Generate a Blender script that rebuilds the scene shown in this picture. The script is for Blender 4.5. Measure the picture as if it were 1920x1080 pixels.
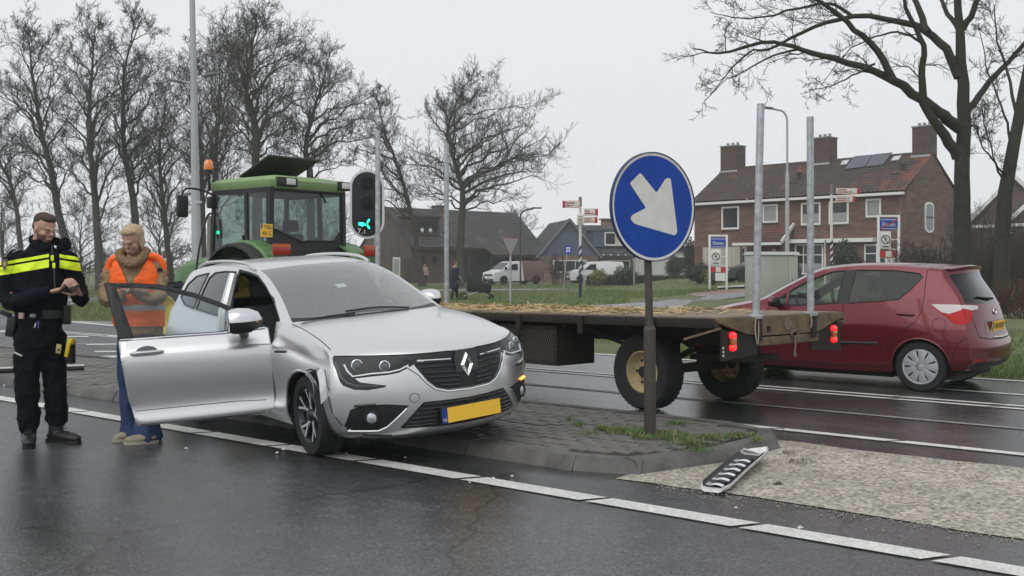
import bpy, bmesh, math, random
import numpy as np
from mathutils import Vector, Matrix
from mathutils.bvhtree import BVHTree

scene = bpy.context.scene
for _o in list(bpy.data.objects):
 bpy.data.objects.remove(_o)
COL = scene.collection
PI = math.pi

H = 1.46            # eye height (m)
F = 1900.0          # focal length in photo pixels (1920 wide)
HZ = 500.0          # horizon row in photo pixels
cam_d = bpy.data.cameras.new('camera')
cam_d.sensor_width = 36.0
cam_d.lens = F / 1920.0 * 36.0
cam_d.shift_y = -(540.0 - HZ) / 1920.0
cam_d.clip_start = 0.05
cam_d.clip_end = 3000.0
cam = bpy.data.objects.new('camera', cam_d)
cam.location = (0, 0, H)
cam.rotation_euler = (PI / 2, 0, 0)
COL.objects.link(cam)
scene.camera = cam

SUN_EL, SUN_AZ = math.radians(48), math.radians(215)
world = bpy.data.worlds.new('World')
scene.world = world
world.use_nodes = True
_nt = world.node_tree
_nt.nodes.clear()
_out = _nt.nodes.new('ShaderNodeOutputWorld')
_bg = _nt.nodes.new('ShaderNodeBackground')
_sky = _nt.nodes.new('ShaderNodeTexSky')
_sky.sky_type = 'NISHITA'
_sky.sun_disc = False
_sky.sun_elevation = SUN_EL
_sky.sun_rotation = SUN_AZ
_sky.dust_density = 6.0
_sky.air_density = 1.0
_hs = _nt.nodes.new('ShaderNodeHueSaturation')
_hs.inputs['Saturation'].default_value = 0.12
_mx = _nt.nodes.new('ShaderNodeMix')
_mx.data_type = 'RGBA'
_mx.inputs[0].default_value = 0.93
_mx.inputs[7].default_value = (7.05, 7.2, 7.42, 1)      # even cloud deck
_nt.links.new(_sky.outputs[0], _hs.inputs['Color'])
_nt.links.new(_hs.outputs[0], _mx.inputs[6])
_nt.links.new(_mx.outputs[2], _bg.inputs['Color'])
_nt.links.new(_bg.outputs[0], _out.inputs['Surface'])
_bg.inputs['Strength'].default_value = 0.1
sun_d = bpy.data.lights.new('sun', 'SUN')
sun_d.energy = 0.9
sun_d.angle = math.radians(60)
sun_d.color = (1.0, 0.97, 0.93)
sun = bpy.data.objects.new('sun', sun_d)
sun.rotation_euler = (PI / 2 - SUN_EL, 0, PI - SUN_AZ)
sun.location = (0, 0, 30)
COL.objects.link(sun)
vs = scene.view_settings
vs.view_transform = 'Standard'
vs.look = 'None'
vs.gamma = 1.0
vs.exposure = 0.3
vs.use_curve_mapping = False
scene.cycles.volume_bounces = 3
scene.cycles.transparent_max_bounces = 12

R = random.Random(7)
DX, DY = -0.785, 0.619      # direction along the road (away, to the left)
NX, NY = 0.619, 0.785       # across the road (away, to the right)

def AC(a, c, z=0.0):
 return Vector((a * DX + c * NX, a * DY + c * NY, z))

def At(px, py, Y):
 return Vector(((px - 960) / F * Y, Y, H - (py - HZ) / F * Y))

def G(px, py, z=0.0):
 Y = (H - z) * F / (py - HZ)
 return Vector(((px - 960) / F * Y, Y, z))

def sm(t):
 t = max(0.0, min(1.0, t))
 return t * t * (3 - 2 * t)

def terrain(x, y):
 return 0.62 * sm((y - 33 + 0.25 * x) / 17.0) * sm((x - 3.0 - 0.06 * y) / 6.0)

def tag(o, label=None, cat=None, group=None, kind=None):
 if label: o['label'] = label
 if cat: o['category'] = cat
 if group: o['group'] = group
 if kind: o['kind'] = kind
 return o

def empty(name, loc=(0, 0, 0), rz=0.0, label=None, cat=None, group=None):
 o = bpy.data.objects.new(name, None)
 o.location = loc
 o.rotation_euler = (0, 0, rz)
 o.empty_display_size = 0.2
 COL.objects.link(o)
 return tag(o, label, cat, group)

def link_mesh(name, me, parent=None):
 o = bpy.data.objects.new(name, me)
 COL.objects.link(o)
 if parent: o.parent = parent
 return o

def copy_tree(o, parent=None):
 c = o.copy()
 COL.objects.link(c)
 c.parent = parent
 for ch in list(o.children):
  copy_tree(ch, c)
 return c

def shade(me, smooth=True, angle=None):
 if smooth:
  me.polygons.foreach_set('use_smooth', [True] * len(me.polygons))
  if angle is not None:
   me.set_sharp_from_angle(angle=math.radians(angle))

class MB:
 """collects simple shapes and links them as one mesh object"""
 def __init__(s):
  s.v, s.f, s.mi, s.cur = [], [], [], 0
 def add(s, vs, fs):
  b = len(s.v)
  s.v += [tuple(p) for p in vs]
  s.f += [tuple(i + b for i in f) for f in fs]
  s.mi += [s.cur] * len(fs)
  return s
 def box(s, x0, x1, y0, y1, z0, z1, bev=0.0, M=None):
  if bev > 0:
   bm = bmesh.new()
   bmesh.ops.create_cube(bm, size=1.0)
   for v in bm.verts:
    v.co = Vector(((x0 + x1) / 2 + v.co.x * (x1 - x0), (y0 + y1) / 2 + v.co.y * (y1 - y0), (z0 + z1) / 2 + v.co.z * (z1 - z0)))
   bmesh.ops.bevel(bm, geom=bm.edges[:], offset=bev, segments=2, profile=0.5, affect='EDGES')
   bm.verts.index_update()
   P = [v.co.copy() for v in bm.verts]
   Fs = [[v.index for v in f.verts] for f in bm.faces]
   bm.free()
  else:
   P = [Vector(p) for p in ((x0, y0, z0), (x1, y0, z0), (x1, y1, z0), (x0, y1, z0), (x0, y0, z1), (x1, y0, z1), (x1, y1, z1), (x0, y1, z1))]
   Fs = [(0, 3, 2, 1), (4, 5, 6, 7), (0, 1, 5, 4), (1, 2, 6, 5), (2, 3, 7, 6), (3, 0, 4, 7)]
  if M is not None: P = [M @ p for p in P]
  return s.add(P, Fs)
 def bar(s, p, q, w, h, up=(0, 0, 1)):
  p, q = Vector(p), Vector(q)
  t = (q - p).normalized()
  u = Vector(up)
  sd = t.cross(u)
  if sd.length < 1e-4: sd = t.cross(Vector((1, 0, 0)))
  sd.normalize()
  u = sd.cross(t)
  P = []
  for c in (p, q):
   for a, b in ((-1, -1), (1, -1), (1, 1), (-1, 1)):
    P.append(c + sd * (a * w / 2) + u * (b * h / 2))
  return s.add(P, [(0, 1, 2, 3), (7, 6, 5, 4), (0, 4, 5, 1), (1, 5, 6, 2), (2, 6, 7, 3), (3, 7, 4, 0)])
 def tube(s, pts, rad, n=8, caps=True, flat=1.0):
  pts = [Vector(p) for p in pts]
  if not hasattr(rad, '__len__'): rad = [rad] * len(pts)
  V, Fs = [], []
  up = None
  for i, p in enumerate(pts):
   t = (pts[min(i + 1, len(pts) - 1)] - pts[max(i - 1, 0)])
   if t.length < 1e-9: t = Vector((0, 0, 1))
   t.normalize()
   if up is None:
    up = Vector((0, 0, 1)) if abs(t.z) < 0.9 else Vector((1, 0, 0))
   a = t.cross(up)
   if a.length < 1e-6: a = t.orthogonal()
   a.normalize()
   b = a.cross(t).normalized()
   up = b
   for k in range(n):
    w = 2 * PI * k / n
    V.append(p + a * (math.cos(w) * rad[i]) + b * (math.sin(w) * rad[i] * flat))
  for i in range(len(pts) - 1):
   for k in range(n):
    k2 = (k + 1) % n
    Fs.append((i * n + k, i * n + k2, (i + 1) * n + k2, (i + 1) * n + k))
  if caps:
   Fs.append(tuple(range(n - 1, -1, -1)))
   Fs.append(tuple((len(pts) - 1) * n + k for k in range(n)))
  return s.add(V, Fs)
 def lathe(s, prof, n=24, M=None, close=False, cap=True):
  """prof: (r, z) list, turned about z"""
  V, Fs = [], []
  for r, z in prof:
   for k in range(n):
    w = 2 * PI * k / n
    V.append(Vector((r * math.cos(w), r * math.sin(w), z)))
  m = len(prof)
  for i in range(m if close else m - 1):
   j = (i + 1) % m
   for k in range(n):
    k2 = (k + 1) % n
    Fs.append((i * n + k, i * n + k2, j * n + k2, j * n + k))
  if not close and cap:
   if prof[0][0] > 1e-5: Fs.append(tuple(range(n - 1, -1, -1)))
   if prof[-1][0] > 1e-5: Fs.append(tuple((m - 1) * n + k for k in range(n)))
  if M is not None: V = [M @ p for p in V]
  return s.add(V, Fs)
 def prism(s, poly, d, M=None):
  """poly in xy, extruded 0..d in z (poly may be concave)"""
  n = len(poly)
  V = [Vector((p[0], p[1], 0)) for p in poly] + [Vector((p[0], p[1], d)) for p in poly]
  if M is not None: V = [M @ p for p in V]
  Fs = [tuple(range(n - 1, -1, -1)), tuple(range(n, 2 * n))]
  Fs += [(i, (i + 1) % n, n + (i + 1) % n, n + i) for i in range(n)]
  return s.add(V, Fs)
 def grid(s, P, flip=False):
  """P[i][j] points"""
  m, n = len(P), len(P[0])
  V = [p for r in P for p in r]
  Fs = []
  for i in range(m - 1):
   for j in range(n - 1):
    q = (i * n + j, i * n + j + 1, (i + 1) * n + j + 1, (i + 1) * n + j)
    Fs.append(q[::-1] if flip else q)
  return s.add(V, Fs)
 def sphere(s, c, r, n=12, m=8, sc=(1, 1, 1), M=None):
  prof = [(max(1e-6, math.sin(PI * i / m)) * r, -math.cos(PI * i / m) * r) for i in range(m + 1)]
  T = Matrix.Translation(c) @ Matrix.Diagonal((sc[0], sc[1], sc[2], 1))
  if M is not None: T = M @ T
  return s.lathe(prof, n, T)
 def mesh(s, name, mats, smooth=True, angle=35):
  me = bpy.data.meshes.new(name)
  me.from_pydata(s.v, [], s.f)
  if not isinstance(mats, (list, tuple)): mats = [mats]
  for m in mats: me.materials.append(m)
  if len(mats) > 1: me.polygons.foreach_set('material_index', s.mi)
  me.update()
  if smooth: shade(me, True, angle)
  return me
 def build(s, name, mats, parent=None, smooth=True, angle=35):
  return link_mesh(name, s.mesh(name, mats, smooth, angle), parent)

def bm_build(name, bm, mats, parent=None, smooth=True, angle=35):
 me = bpy.data.meshes.new(name)
 bm.to_mesh(me)
 bm.free()
 if not isinstance(mats, (list, tuple)): mats = [mats]
 for m in mats: me.materials.append(m)
 if smooth: shade(me, True, angle)
 return link_mesh(name, me, parent)

def T(x=0, y=0, z=0): return Matrix.Translation((x, y, z))
def RX(d): return Matrix.Rotation(math.radians(d), 4, 'X')
def RY(d): return Matrix.Rotation(math.radians(d), 4, 'Y')
def RZ(d): return Matrix.Rotation(math.radians(d), 4, 'Z')

def spline(P, n):
 """centripetal-like Catmull-Rom through the points, n samples in all, evenly by index"""
 P = [Vector(p) for p in P]
 m = len(P)
 out = []
 for k in range(n):
  t = k / (n - 1) * (m - 1)
  i = min(int(t), m - 2)
  u = t - i
  p1, p2 = P[i], P[i + 1]
  p0 = P[i - 1] if i > 0 else p1 * 2 - p2
  p3 = P[i + 2] if i + 2 < m else p2 * 2 - p1
  out.append(0.5 * ((2 * p1) + (p2 - p0) * u + (2 * p0 - 5 * p1 + 4 * p2 - p3) * u * u + (3 * p1 - p0 - 3 * p2 + p3) * u ** 3))
 return out

def text_mesh(txt, size, name='lettering', align='CENTER'):
 cu = bpy.data.curves.new(name, 'FONT')
 cu.body = txt
 cu.size = size
 cu.align_x = align
 cu.align_y = 'CENTER'
 o = bpy.data.objects.new(name, cu)
 COL.objects.link(o)
 dg = bpy.context.evaluated_depsgraph_get()
 me = bpy.data.meshes.new_from_object(o.evaluated_get(dg))
 bpy.data.objects.remove(o)
 bpy.data.curves.remove(cu)
 return me

def lettering(txt, size, mtl, parent, M, align='CENTER', sx=1.0):
 me = text_mesh(txt, size, 'lettering', align)
 me.transform(M @ Matrix.Diagonal((sx, 1, 1, 1)))
 me.materials.clear()
 me.materials.append(mtl)
 return link_mesh('lettering', me, parent)

def rnd(poly, r, n=4):
 out = []
 m = len(poly)
 for i in range(m):
  p, a, c = Vector(poly[i]), Vector(poly[i - 1]), Vector(poly[(i + 1) % m])
  ra = min(r, (a - p).length * .45); rc = min(r, (c - p).length * .45)
  q0, q1 = p + (a - p).normalized() * ra, p + (c - p).normalized() * rc
  for k in range(n + 1):
   t = k / n
   v = q0 * (1 - t) ** 2 + p * 2 * t * (1 - t) + q1 * t * t
   out.append((v.x, v.y))
 return out

MATS = {}
def M_(name, col, rough=0.6, metal=0.0, var=None, bump=None, coat=0.0, emit=None, alpha=None, trans=0.0, spec=0.5, rvar=None, ior=1.45, col2=None, flake=False):
 """procedural Principled material; var=(scale, amount) mottles the colour, bump=(scale, strength, distance)"""
 if name in MATS: return MATS[name]
 m = bpy.data.materials.new(name)
 m.use_nodes = True
 nt = m.node_tree
 b = nt.nodes['Principled BSDF']
 col = tuple(col) + (1,)
 b.inputs['Base Color'].default_value = col
 b.inputs['Roughness'].default_value = rough
 b.inputs['Metallic'].default_value = metal
 b.inputs['Specular IOR Level'].default_value = spec
 b.inputs['IOR'].default_value = ior
 if coat:
  b.inputs['Coat Weight'].default_value = coat
  b.inputs['Coat Roughness'].default_value = 0.04
 if emit:
  b.inputs['Emission Color'].default_value = tuple(emit[:3]) + (1,)
  b.inputs['Emission Strength'].default_value = emit[3]
 if trans: b.inputs['Transmission Weight'].default_value = trans
 if alpha is not None: b.inputs['Alpha'].default_value = alpha
 tc = None
 if var or bump or rvar:
  tc = nt.nodes.new('ShaderNodeTexCoord')
 if var:
  n = nt.nodes.new('ShaderNodeTexNoise')
  n.inputs['Scale'].default_value = var[0]
  n.inputs['Detail'].default_value = 6
  n.inputs['Roughness'].default_value = 0.65
  nt.links.new(tc.outputs['Object'], n.inputs['Vector'])
  cr = nt.nodes.new('ShaderNodeValToRGB')
  a = var[1]
  c2 = col2 if col2 else tuple(min(1, c * (1 + a)) for c in col[:3])
  c1 = col[:3] if col2 else tuple(c * (1 - a) for c in col[:3])
  cr.color_ramp.elements[0].position = 0.32
  cr.color_ramp.elements[0].color = tuple(c1) + (1,)
  cr.color_ramp.elements[1].position = 0.68
  cr.color_ramp.elements[1].color = tuple(c2) + (1,)
  nt.links.new(n.outputs['Fac'], cr.inputs['Fac'])
  nt.links.new(cr.outputs['Color'], b.inputs['Base Color'])
 if rvar:
  n = nt.nodes.new('ShaderNodeTexNoise')
  n.inputs['Scale'].default_value = rvar[0]
  n.inputs['Detail'].default_value = 4
  nt.links.new(tc.outputs['Object'], n.inputs['Vector'])
  mr = nt.nodes.new('ShaderNodeMapRange')
  mr.inputs[1].default_value = 0.35
  mr.inputs[2].default_value = 0.65
  mr.inputs[3].default_value = rvar[1]
  mr.inputs[4].default_value = rvar[2]
  nt.links.new(n.outputs['Fac'], mr.inputs[0])
  nt.links.new(mr.outputs[0], b.inputs['Roughness'])
 if bump:
  n = nt.nodes.new('ShaderNodeTexNoise')
  n.inputs['Scale'].default_value = bump[0]
  n.inputs['Detail'].default_value = 5
  nt.links.new(tc.outputs['Object'], n.inputs['Vector'])
  bp = nt.nodes.new('ShaderNodeBump')
  bp.inputs['Strength'].default_value = bump[1]
  bp.inputs['Distance'].default_value = bump[2] if len(bump) > 2 else 0.01
  nt.links.new(n.outputs['Fac'], bp.inputs['Height'])
  nt.links.new(bp.outputs['Normal'], b.inputs['Normal'])
 MATS[name] = m
 return m

def glass_mat(name, tint, rough=0.02, base=0.05, haze=0.0, k=1.0):
 """thin tinted pane: see-through, mirror-like at grazing angles, optionally misted"""
 if name in MATS: return MATS[name]
 m = bpy.data.materials.new(name)
 m.use_nodes = True
 nt = m.node_tree
 nt.nodes.clear()
 out = nt.nodes.new('ShaderNodeOutputMaterial')
 tr = nt.nodes.new('ShaderNodeBsdfTransparent')
 tr.inputs['Color'].default_value = tuple(tint) + (1,)
 gl = nt.nodes.new('ShaderNodeBsdfGlossy')
 gl.inputs['Color'].default_value = (0.92, 0.94, 0.95, 1)
 gl.inputs['Roughness'].default_value = rough
 df = nt.nodes.new('ShaderNodeBsdfDiffuse')
 df.inputs['Color'].default_value = (0.5, 0.52, 0.53, 1)
 fr = nt.nodes.new('ShaderNodeLayerWeight')
 fr.inputs['Blend'].default_value = 0.5
 pw = nt.nodes.new('ShaderNodeMath'); pw.operation = 'POWER'; pw.inputs[1].default_value = 4.0
 mr = nt.nodes.new('ShaderNodeMapRange')
 mr.inputs[3].default_value = base
 mr.inputs[4].default_value = k
 mh = nt.nodes.new('ShaderNodeMixShader')
 mh.inputs[0].default_value = haze
 mix = nt.nodes.new('ShaderNodeMixShader')
 L = nt.links
 L.new(fr.outputs['Facing'], pw.inputs[0]); L.new(pw.outputs[0], mr.inputs[0])
 L.new(tr.outputs[0], mh.inputs[1]); L.new(df.outputs[0], mh.inputs[2])
 L.new(mr.outputs[0], mix.inputs[0])
 L.new(mh.outputs[0], mix.inputs[1])
 L.new(gl.outputs[0], mix.inputs[2])
 L.new(mix.outputs[0], out.inputs['Surface'])
 MATS[name] = m
 return m

BLACKP = M_('black plastic', (0.012, 0.012, 0.013), 0.45)
RUBBER = M_('tyre rubber', (0.014, 0.014, 0.015), 0.75, bump=(60, 0.3, 0.004), var=(8, 0.35))
DARKGAP = M_('panel gap', (0.006, 0.006, 0.007), 0.8)
CHROME = M_('chrome', (0.75, 0.76, 0.78), 0.12, 1.0)
GALV = M_('galvanised steel', (0.42, 0.44, 0.46), 0.45, 0.75, var=(14, 0.3), bump=(40, 0.15, 0.002))
WHITEP = M_('white paint', (0.74, 0.74, 0.72), 0.45, var=(3, 0.06))
BLUES = M_('sign blue', (0.005, 0.055, 0.34), 0.42, spec=0.3, var=(5, 0.12), rvar=(7, 0.35, 0.55))
SIGNW = M_('sign white', (0.68, 0.68, 0.645), 0.45, var=(9, 0.07))
REDP = M_('sign red', (0.42, 0.03, 0.025), 0.45)
PLATEY = M_('plate yellow', (0.93, 0.56, 0.05), 0.5)
PLATEB = M_('plate blue', (0.01, 0.04, 0.28), 0.45)
INKB = M_('black ink', (0.012, 0.012, 0.012), 0.6)
# ================================================================== ground, road, island
def Gt(px, py):
 """ground point under a photo pixel, on the terrain"""
 lo, hi = 2.0, 400.0
 for _ in range(40):
  Y = (lo + hi) / 2
  x = (px - 960) / F * Y
  z = H - (py - HZ) / F * Y
  if z > terrain(x, Y): lo = Y
  else: hi = Y
 return Vector((x, Y, terrain(x, Y)))

def sheet(name, poly, eps, mtl, step=2.0, parent=None, thick=0.0):
 """flat sheet draped on the terrain"""
 bm = bmesh.new()
 vs_ = [bm.verts.new((p[0], p[1], 0)) for p in poly]
 bm.faces.new(vs_)
 bmesh.ops.triangulate(bm, faces=bm.faces[:])
 xs = [p[0] for p in poly]; ys = [p[1] for p in poly]
 if step:
  for ax, lo, hi in ((0, min(xs), max(xs)), (1, min(ys), max(ys))):
   k = math.floor(lo / step) * step + step
   while k < hi:
    co = Vector((k, 0, 0)) if ax == 0 else Vector((0, k, 0))
    no = Vector((1, 0, 0)) if ax == 0 else Vector((0, 1, 0))
    bmesh.ops.bisect_plane(bm, geom=bm.verts[:] + bm.edges[:] + bm.faces[:], plane_co=co, plane_no=no)
    k += step
 for v in bm.verts: v.co.z = terrain(v.co.x, v.co.y) + eps
 bmesh.ops.recalc_face_normals(bm, faces=bm.faces[:])
 for f in bm.faces:
  if f.normal.z < 0: f.normal_flip()
 return bm_build(name, bm, mtl, parent, True, None)

def node_asphalt(name, base, rough_lo, rough_hi, grain=260.0, strength=0.5, wet_scale=0.35, patch=0.25, streak=0.0, cracks=0.0, chips=None, gc=(0.45, 1.7)):
 """road surface: aggregate speckle, worn patches, streaks along the traffic, hair cracks, uneven wet film"""
 m = bpy.data.materials.new(name); m.use_nodes = True
 nt = m.node_tree; L = nt.links; N = nt.nodes
 b = N['Principled BSDF']
 tc = N.new('ShaderNodeTexCoord')
 def noise(sc, det=4, rg=0.6, vec=None):
  n = N.new('ShaderNodeTexNoise')
  n.inputs['Scale'].default_value = sc; n.inputs['Detail'].default_value = det; n.inputs['Roughness'].default_value = rg
  L.new(vec or tc.outputs['Object'], n.inputs['Vector'])
  return n
 def ramp(src, p0, c0, p1, c1):
  r = N.new('ShaderNodeValToRGB')
  r.color_ramp.elements[0].position = p0; r.color_ramp.elements[0].color = tuple(c0) + (1,)
  r.color_ramp.elements[1].position = p1; r.color_ramp.elements[1].color = tuple(c1) + (1,)
  L.new(src, r.inputs['Fac']); return r.outputs['Color']
 def mul(x, y):
  q = N.new('ShaderNodeMix'); q.data_type = 'RGBA'; q.blend_type = 'MULTIPLY'; q.inputs[0].default_value = 1.0
  L.new(x, q.inputs[6]); L.new(y, q.inputs[7]); return q.outputs[2]
 vo = N.new('ShaderNodeTexVoronoi'); vo.inputs['Scale'].default_value = grain * 0.45
 L.new(tc.outputs['Object'], vo.inputs['Vector'])
 big, fine, mid = noise(wet_scale, 5), noise(grain, 3, 0.7), noise(4.0, 6, 0.7)
 col = ramp(vo.outputs['Color'], 0.15, [c * gc[0] for c in base], 0.85, [c * gc[1] for c in base])
 col = mul(col, ramp(mid.outputs['Fac'], 0.3, (1 - patch,) * 3, 0.7, (1 + patch,) * 3))
 mr = N.new('ShaderNodeMapRange'); mr.inputs[1].default_value = 0.35; mr.inputs[2].default_value = 0.68
 mr.inputs[3].default_value = rough_lo; mr.inputs[4].default_value = rough_hi
 wet = big.outputs['Fac']
 if streak:
  mp = N.new('ShaderNodeMapping'); mp.inputs['Rotation'].default_value = (0, 0, -ANG); mp.inputs['Scale'].default_value = (0.05, 0.9, 1)
  mp.vector_type = 'TEXTURE'
  mp.inputs['Rotation'].default_value = (0, 0, ANG); mp.inputs['Scale'].default_value = (18.0, 1.1, 1)
  L.new(tc.outputs['Object'], mp.inputs[0])
  st = noise(1.0, 4, 0.55, mp.outputs[0])
  col = mul(col, ramp(st.outputs['Fac'], 0.35, (1 - streak,) * 3, 0.65, (1 + streak,) * 3))
  ad0 = N.new('ShaderNodeMath'); ad0.operation = 'MULTIPLY_ADD'; ad0.inputs[1].default_value = 0.5
  L.new(st.outputs['Fac'], ad0.inputs[0])
  hv = N.new('ShaderNodeMath'); hv.operation = 'MULTIPLY'; hv.inputs[1].default_value = 0.5
  L.new(big.outputs['Fac'], hv.inputs[0]); L.new(hv.outputs[0], ad0.inputs[2])
  wet = ad0.outputs[0]
 if cracks:
  wv = noise(1.3, 4)
  vm = N.new('ShaderNodeVectorMath'); vm.operation = 'MULTIPLY_ADD'; vm.inputs[1].default_value = (.5, .5, .5)
  L.new(wv.outputs['Color'], vm.inputs[0]); L.new(tc.outputs['Object'], vm.inputs[2])
  vc = N.new('ShaderNodeTexVoronoi'); vc.feature = 'DISTANCE_TO_EDGE'; vc.inputs['Scale'].default_value = 0.42
  L.new(vm.outputs[0], vc.inputs['Vector'])
  col = mul(col, ramp(vc.outputs['Distance'], 0.0, (1 - cracks,) * 3, 0.008, (1, 1, 1)))
 if chips:
  cn = noise(34, 5, 0.75)
  q = N.new('ShaderNodeMix'); q.data_type = 'RGBA'
  fac = ramp(cn.outputs['Fac'], 0.27, (1, 1, 1), 0.33, (0, 0, 0))
  L.new(fac, q.inputs[0]); L.new(col, q.inputs[6]); q.inputs[7].default_value = tuple(chips) + (1,)
  col = q.outputs[2]
 L.new(col, b.inputs['Base Color'])
 L.new(wet, mr.inputs[0]); L.new(mr.outputs[0], b.inputs['Roughness'])
 ad = N.new('ShaderNodeMath'); ad.operation = 'ADD'
 L.new(vo.outputs['Distance'], ad.inputs[0]); L.new(fine.outputs['Fac'], ad.inputs[1])
 bp = N.new('ShaderNodeBump'); bp.inputs['Distance'].default_value = 0.004; bp.inputs['Strength'].default_value = strength
 L.new(ad.outputs[0], bp.inputs['Height']); L.new(bp.outputs['Normal'], b.inputs['Normal'])
 return m
ANG = math.atan2(DY, DX)

ASPH = node_asphalt('wet asphalt', (0.048, 0.0485, 0.050), 0.06, 0.38, 190, 0.24, 0.35, 0.25, 0.25, 0.75)
ASPH2 = node_asphalt('damp asphalt', (0.085, 0.086, 0.089), 0.42, 0.65, 150, 0.5)
PATHM = node_asphalt('cycle path asphalt', (0.15, 0.155, 0.165), 0.4, 0.6, 60, 0.3)
PATHR = node_asphalt('red cycle path', (0.20, 0.10, 0.085), 0.45, 0.65, 60, 0.3)
AGG = node_asphalt('yellow aggregate', (0.335, 0.315, 0.26), 0.45, 0.72, 95, 1.0, 0.8, 0.2, 0.12, 0, None, (0.5, 1.5))
LINE = node_asphalt('road line paint', (0.60, 0.60, 0.575), 0.35, 0.6, 150, 0.5, 0.8, 0.16, 0, 0, (0.15, 0.15, 0.145), (0.82, 1.15))
LINEF = node_asphalt('worn line paint', (0.22, 0.22, 0.22), 0.3, 0.6, 150, 0.5, 0.8, 0.4, 0, 0, (0.05, 0.05, 0.05), (0.7, 1.3))
KERB = M_('kerb concrete', (0.095, 0.094, 0.09), 0.62, var=(5, 0.4), bump=(90, 0.5, 0.004))
PAVER = M_('paving brick', (0.115, 0.112, 0.106), 0.6, var=(2.2, 0.4), bump=(70, 0.5, 0.004))
JOINT = M_('joint sand', (0.035, 0.034, 0.03), 0.9, var=(9, 0.5), bump=(120, 0.6, 0.004))
SOIL = M_('verge soil and turf', (0.085, 0.088, 0.045), 0.9, var=(0.7, 0.5), bump=(14, 0.8, 0.03), col2=(0.125, 0.16, 0.055))

_b = [-1400, -500, -220, -130] + list(range(-90, 92, 3)) + [130, 220, 500, 1400]
_c = [-300, -90, -40] + list(range(-16, 150, 3)) + [180, 260, 500, 1000, 1900]
_mb = MB()
_mb.grid([[Vector((x, y, terrain(x, y) - 0.02)) for x in _b] for y in _c])
ground = _mb.build('ground', SOIL, None, True, None)
tag(ground, 'grassy ground around the junction', None, None, 'structure')

road = sheet('road', [AC(-90, -14)[:2], AC(-90, 14.35)[:2], AC(60, 14.35)[:2], AC(60, -14)[:2]], 0.0, ASPH, 0)
tag(road, 'wet dark asphalt main road', None, None, 'structure')
side_road = sheet('side_road', [G(-260, 690)[:2], G(-260, 566)[:2], G(60, 559)[:2], G(330, 555)[:2], G(640, 572)[:2], G(640, 650)[:2]], 0.004, ASPH2, 0)
tag(side_road, 'paler asphalt of the joining side road', None, None, 'structure')

def marking(pts, mtl=LINE, parent=road, eps=0.008, name='lane_marking'):
 mb = MB()
 mb.add([(p[0], p[1], terrain(p[0], p[1]) + eps) for p in pts], [tuple(range(len(pts)))])
 o = mb.build(name, mtl, parent, False)
 if o.data.polygons[0].normal.z < 0: o.data.flip_normals()
 return o

def dashes(c, w, a0, a1, per, off, mtl=LINE, skew=0.05, gap=0.05):
 k = math.ceil((a0 - off) / per)
 while off + k * per < a1:
  s0 = off + k * per + gap / 2; s1 = off + (k + 1) * per - gap / 2
  marking([AC(s0 + skew, c - w / 2), AC(s1 + skew, c - w / 2), AC(s1 - skew, c + w / 2), AC(s0 - skew, c + w / 2)], mtl)
  k += 1
dashes(5.30, 0.17, -1.6, 17.5, 1.03, 4.54)
dashes(8.62, 0.12, -1.3, 13.5, 1.06, 3.78)
dashes(11.36, 0.10, -4.0, 22.0, 1.03, 3.62)
dashes(11.60, 0.10, -4.0, 22.0, 1.03, 3.62)
for c_, w_, m_, a0_, a1_ in ((9.98, 0.09, LINEF, -6, 20), (12.62, 0.10, LINE, -8, 5.6), (14.12, 0.11, LINE, -12, 30)):
 marking([AC(a0_, c_ - w_ / 2), AC(a1_, c_ - w_ / 2), AC(a1_, c_ + w_ / 2), AC(a0_, c_ + w_ / 2)], m_)
for (x0, y0, x1, y1, w_) in ((-40, 579, 25, 575, 2.2), (128, 563, 162, 562, 1.8), (131, 570, 143, 570, 1.8), (148, 572, 166, 572, 1.8), (174, 574, 200, 574, 1.8),
        (130, 603.5, 330, 622, 2.6), (126, 632, 166, 632, 2), (200, 631, 240, 631, 2), (162, 647, 230, 646, 2.2), (178, 660.5, 260, 660, 2.6),
        (138, 671.5, 330, 667, 3.4), (215, 677, 360, 682, 3.2), (-60, 622, 20, 622, 3), (-60, 654, 8, 654, 3)):
 marking([G(x0, y0 + w_ / 2), G(x1, y1 + w_ / 2), G(x1, y1 - w_ / 2), G(x0, y0 - w_ / 2)], LINE, side_road, 0.012)

_sp = [AC(-14 + 17.75 * k / 70, 5.95 + R.uniform(-.022, .022) + .02 * math.sin(k * .7))[:2] for k in range(71)] + [AC(3.9 - 17.9 * k / 70, 8.04 + R.uniform(-.022, .022) + .02 * math.sin(k * .9))[:2] for k in range(71)]
strip = sheet('aggregate_strip', _sp, 0.005, AGG, 0)
tag(strip, 'strip of pale yellow exposed aggregate in the asphalt', None, None, 'structure')

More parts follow.
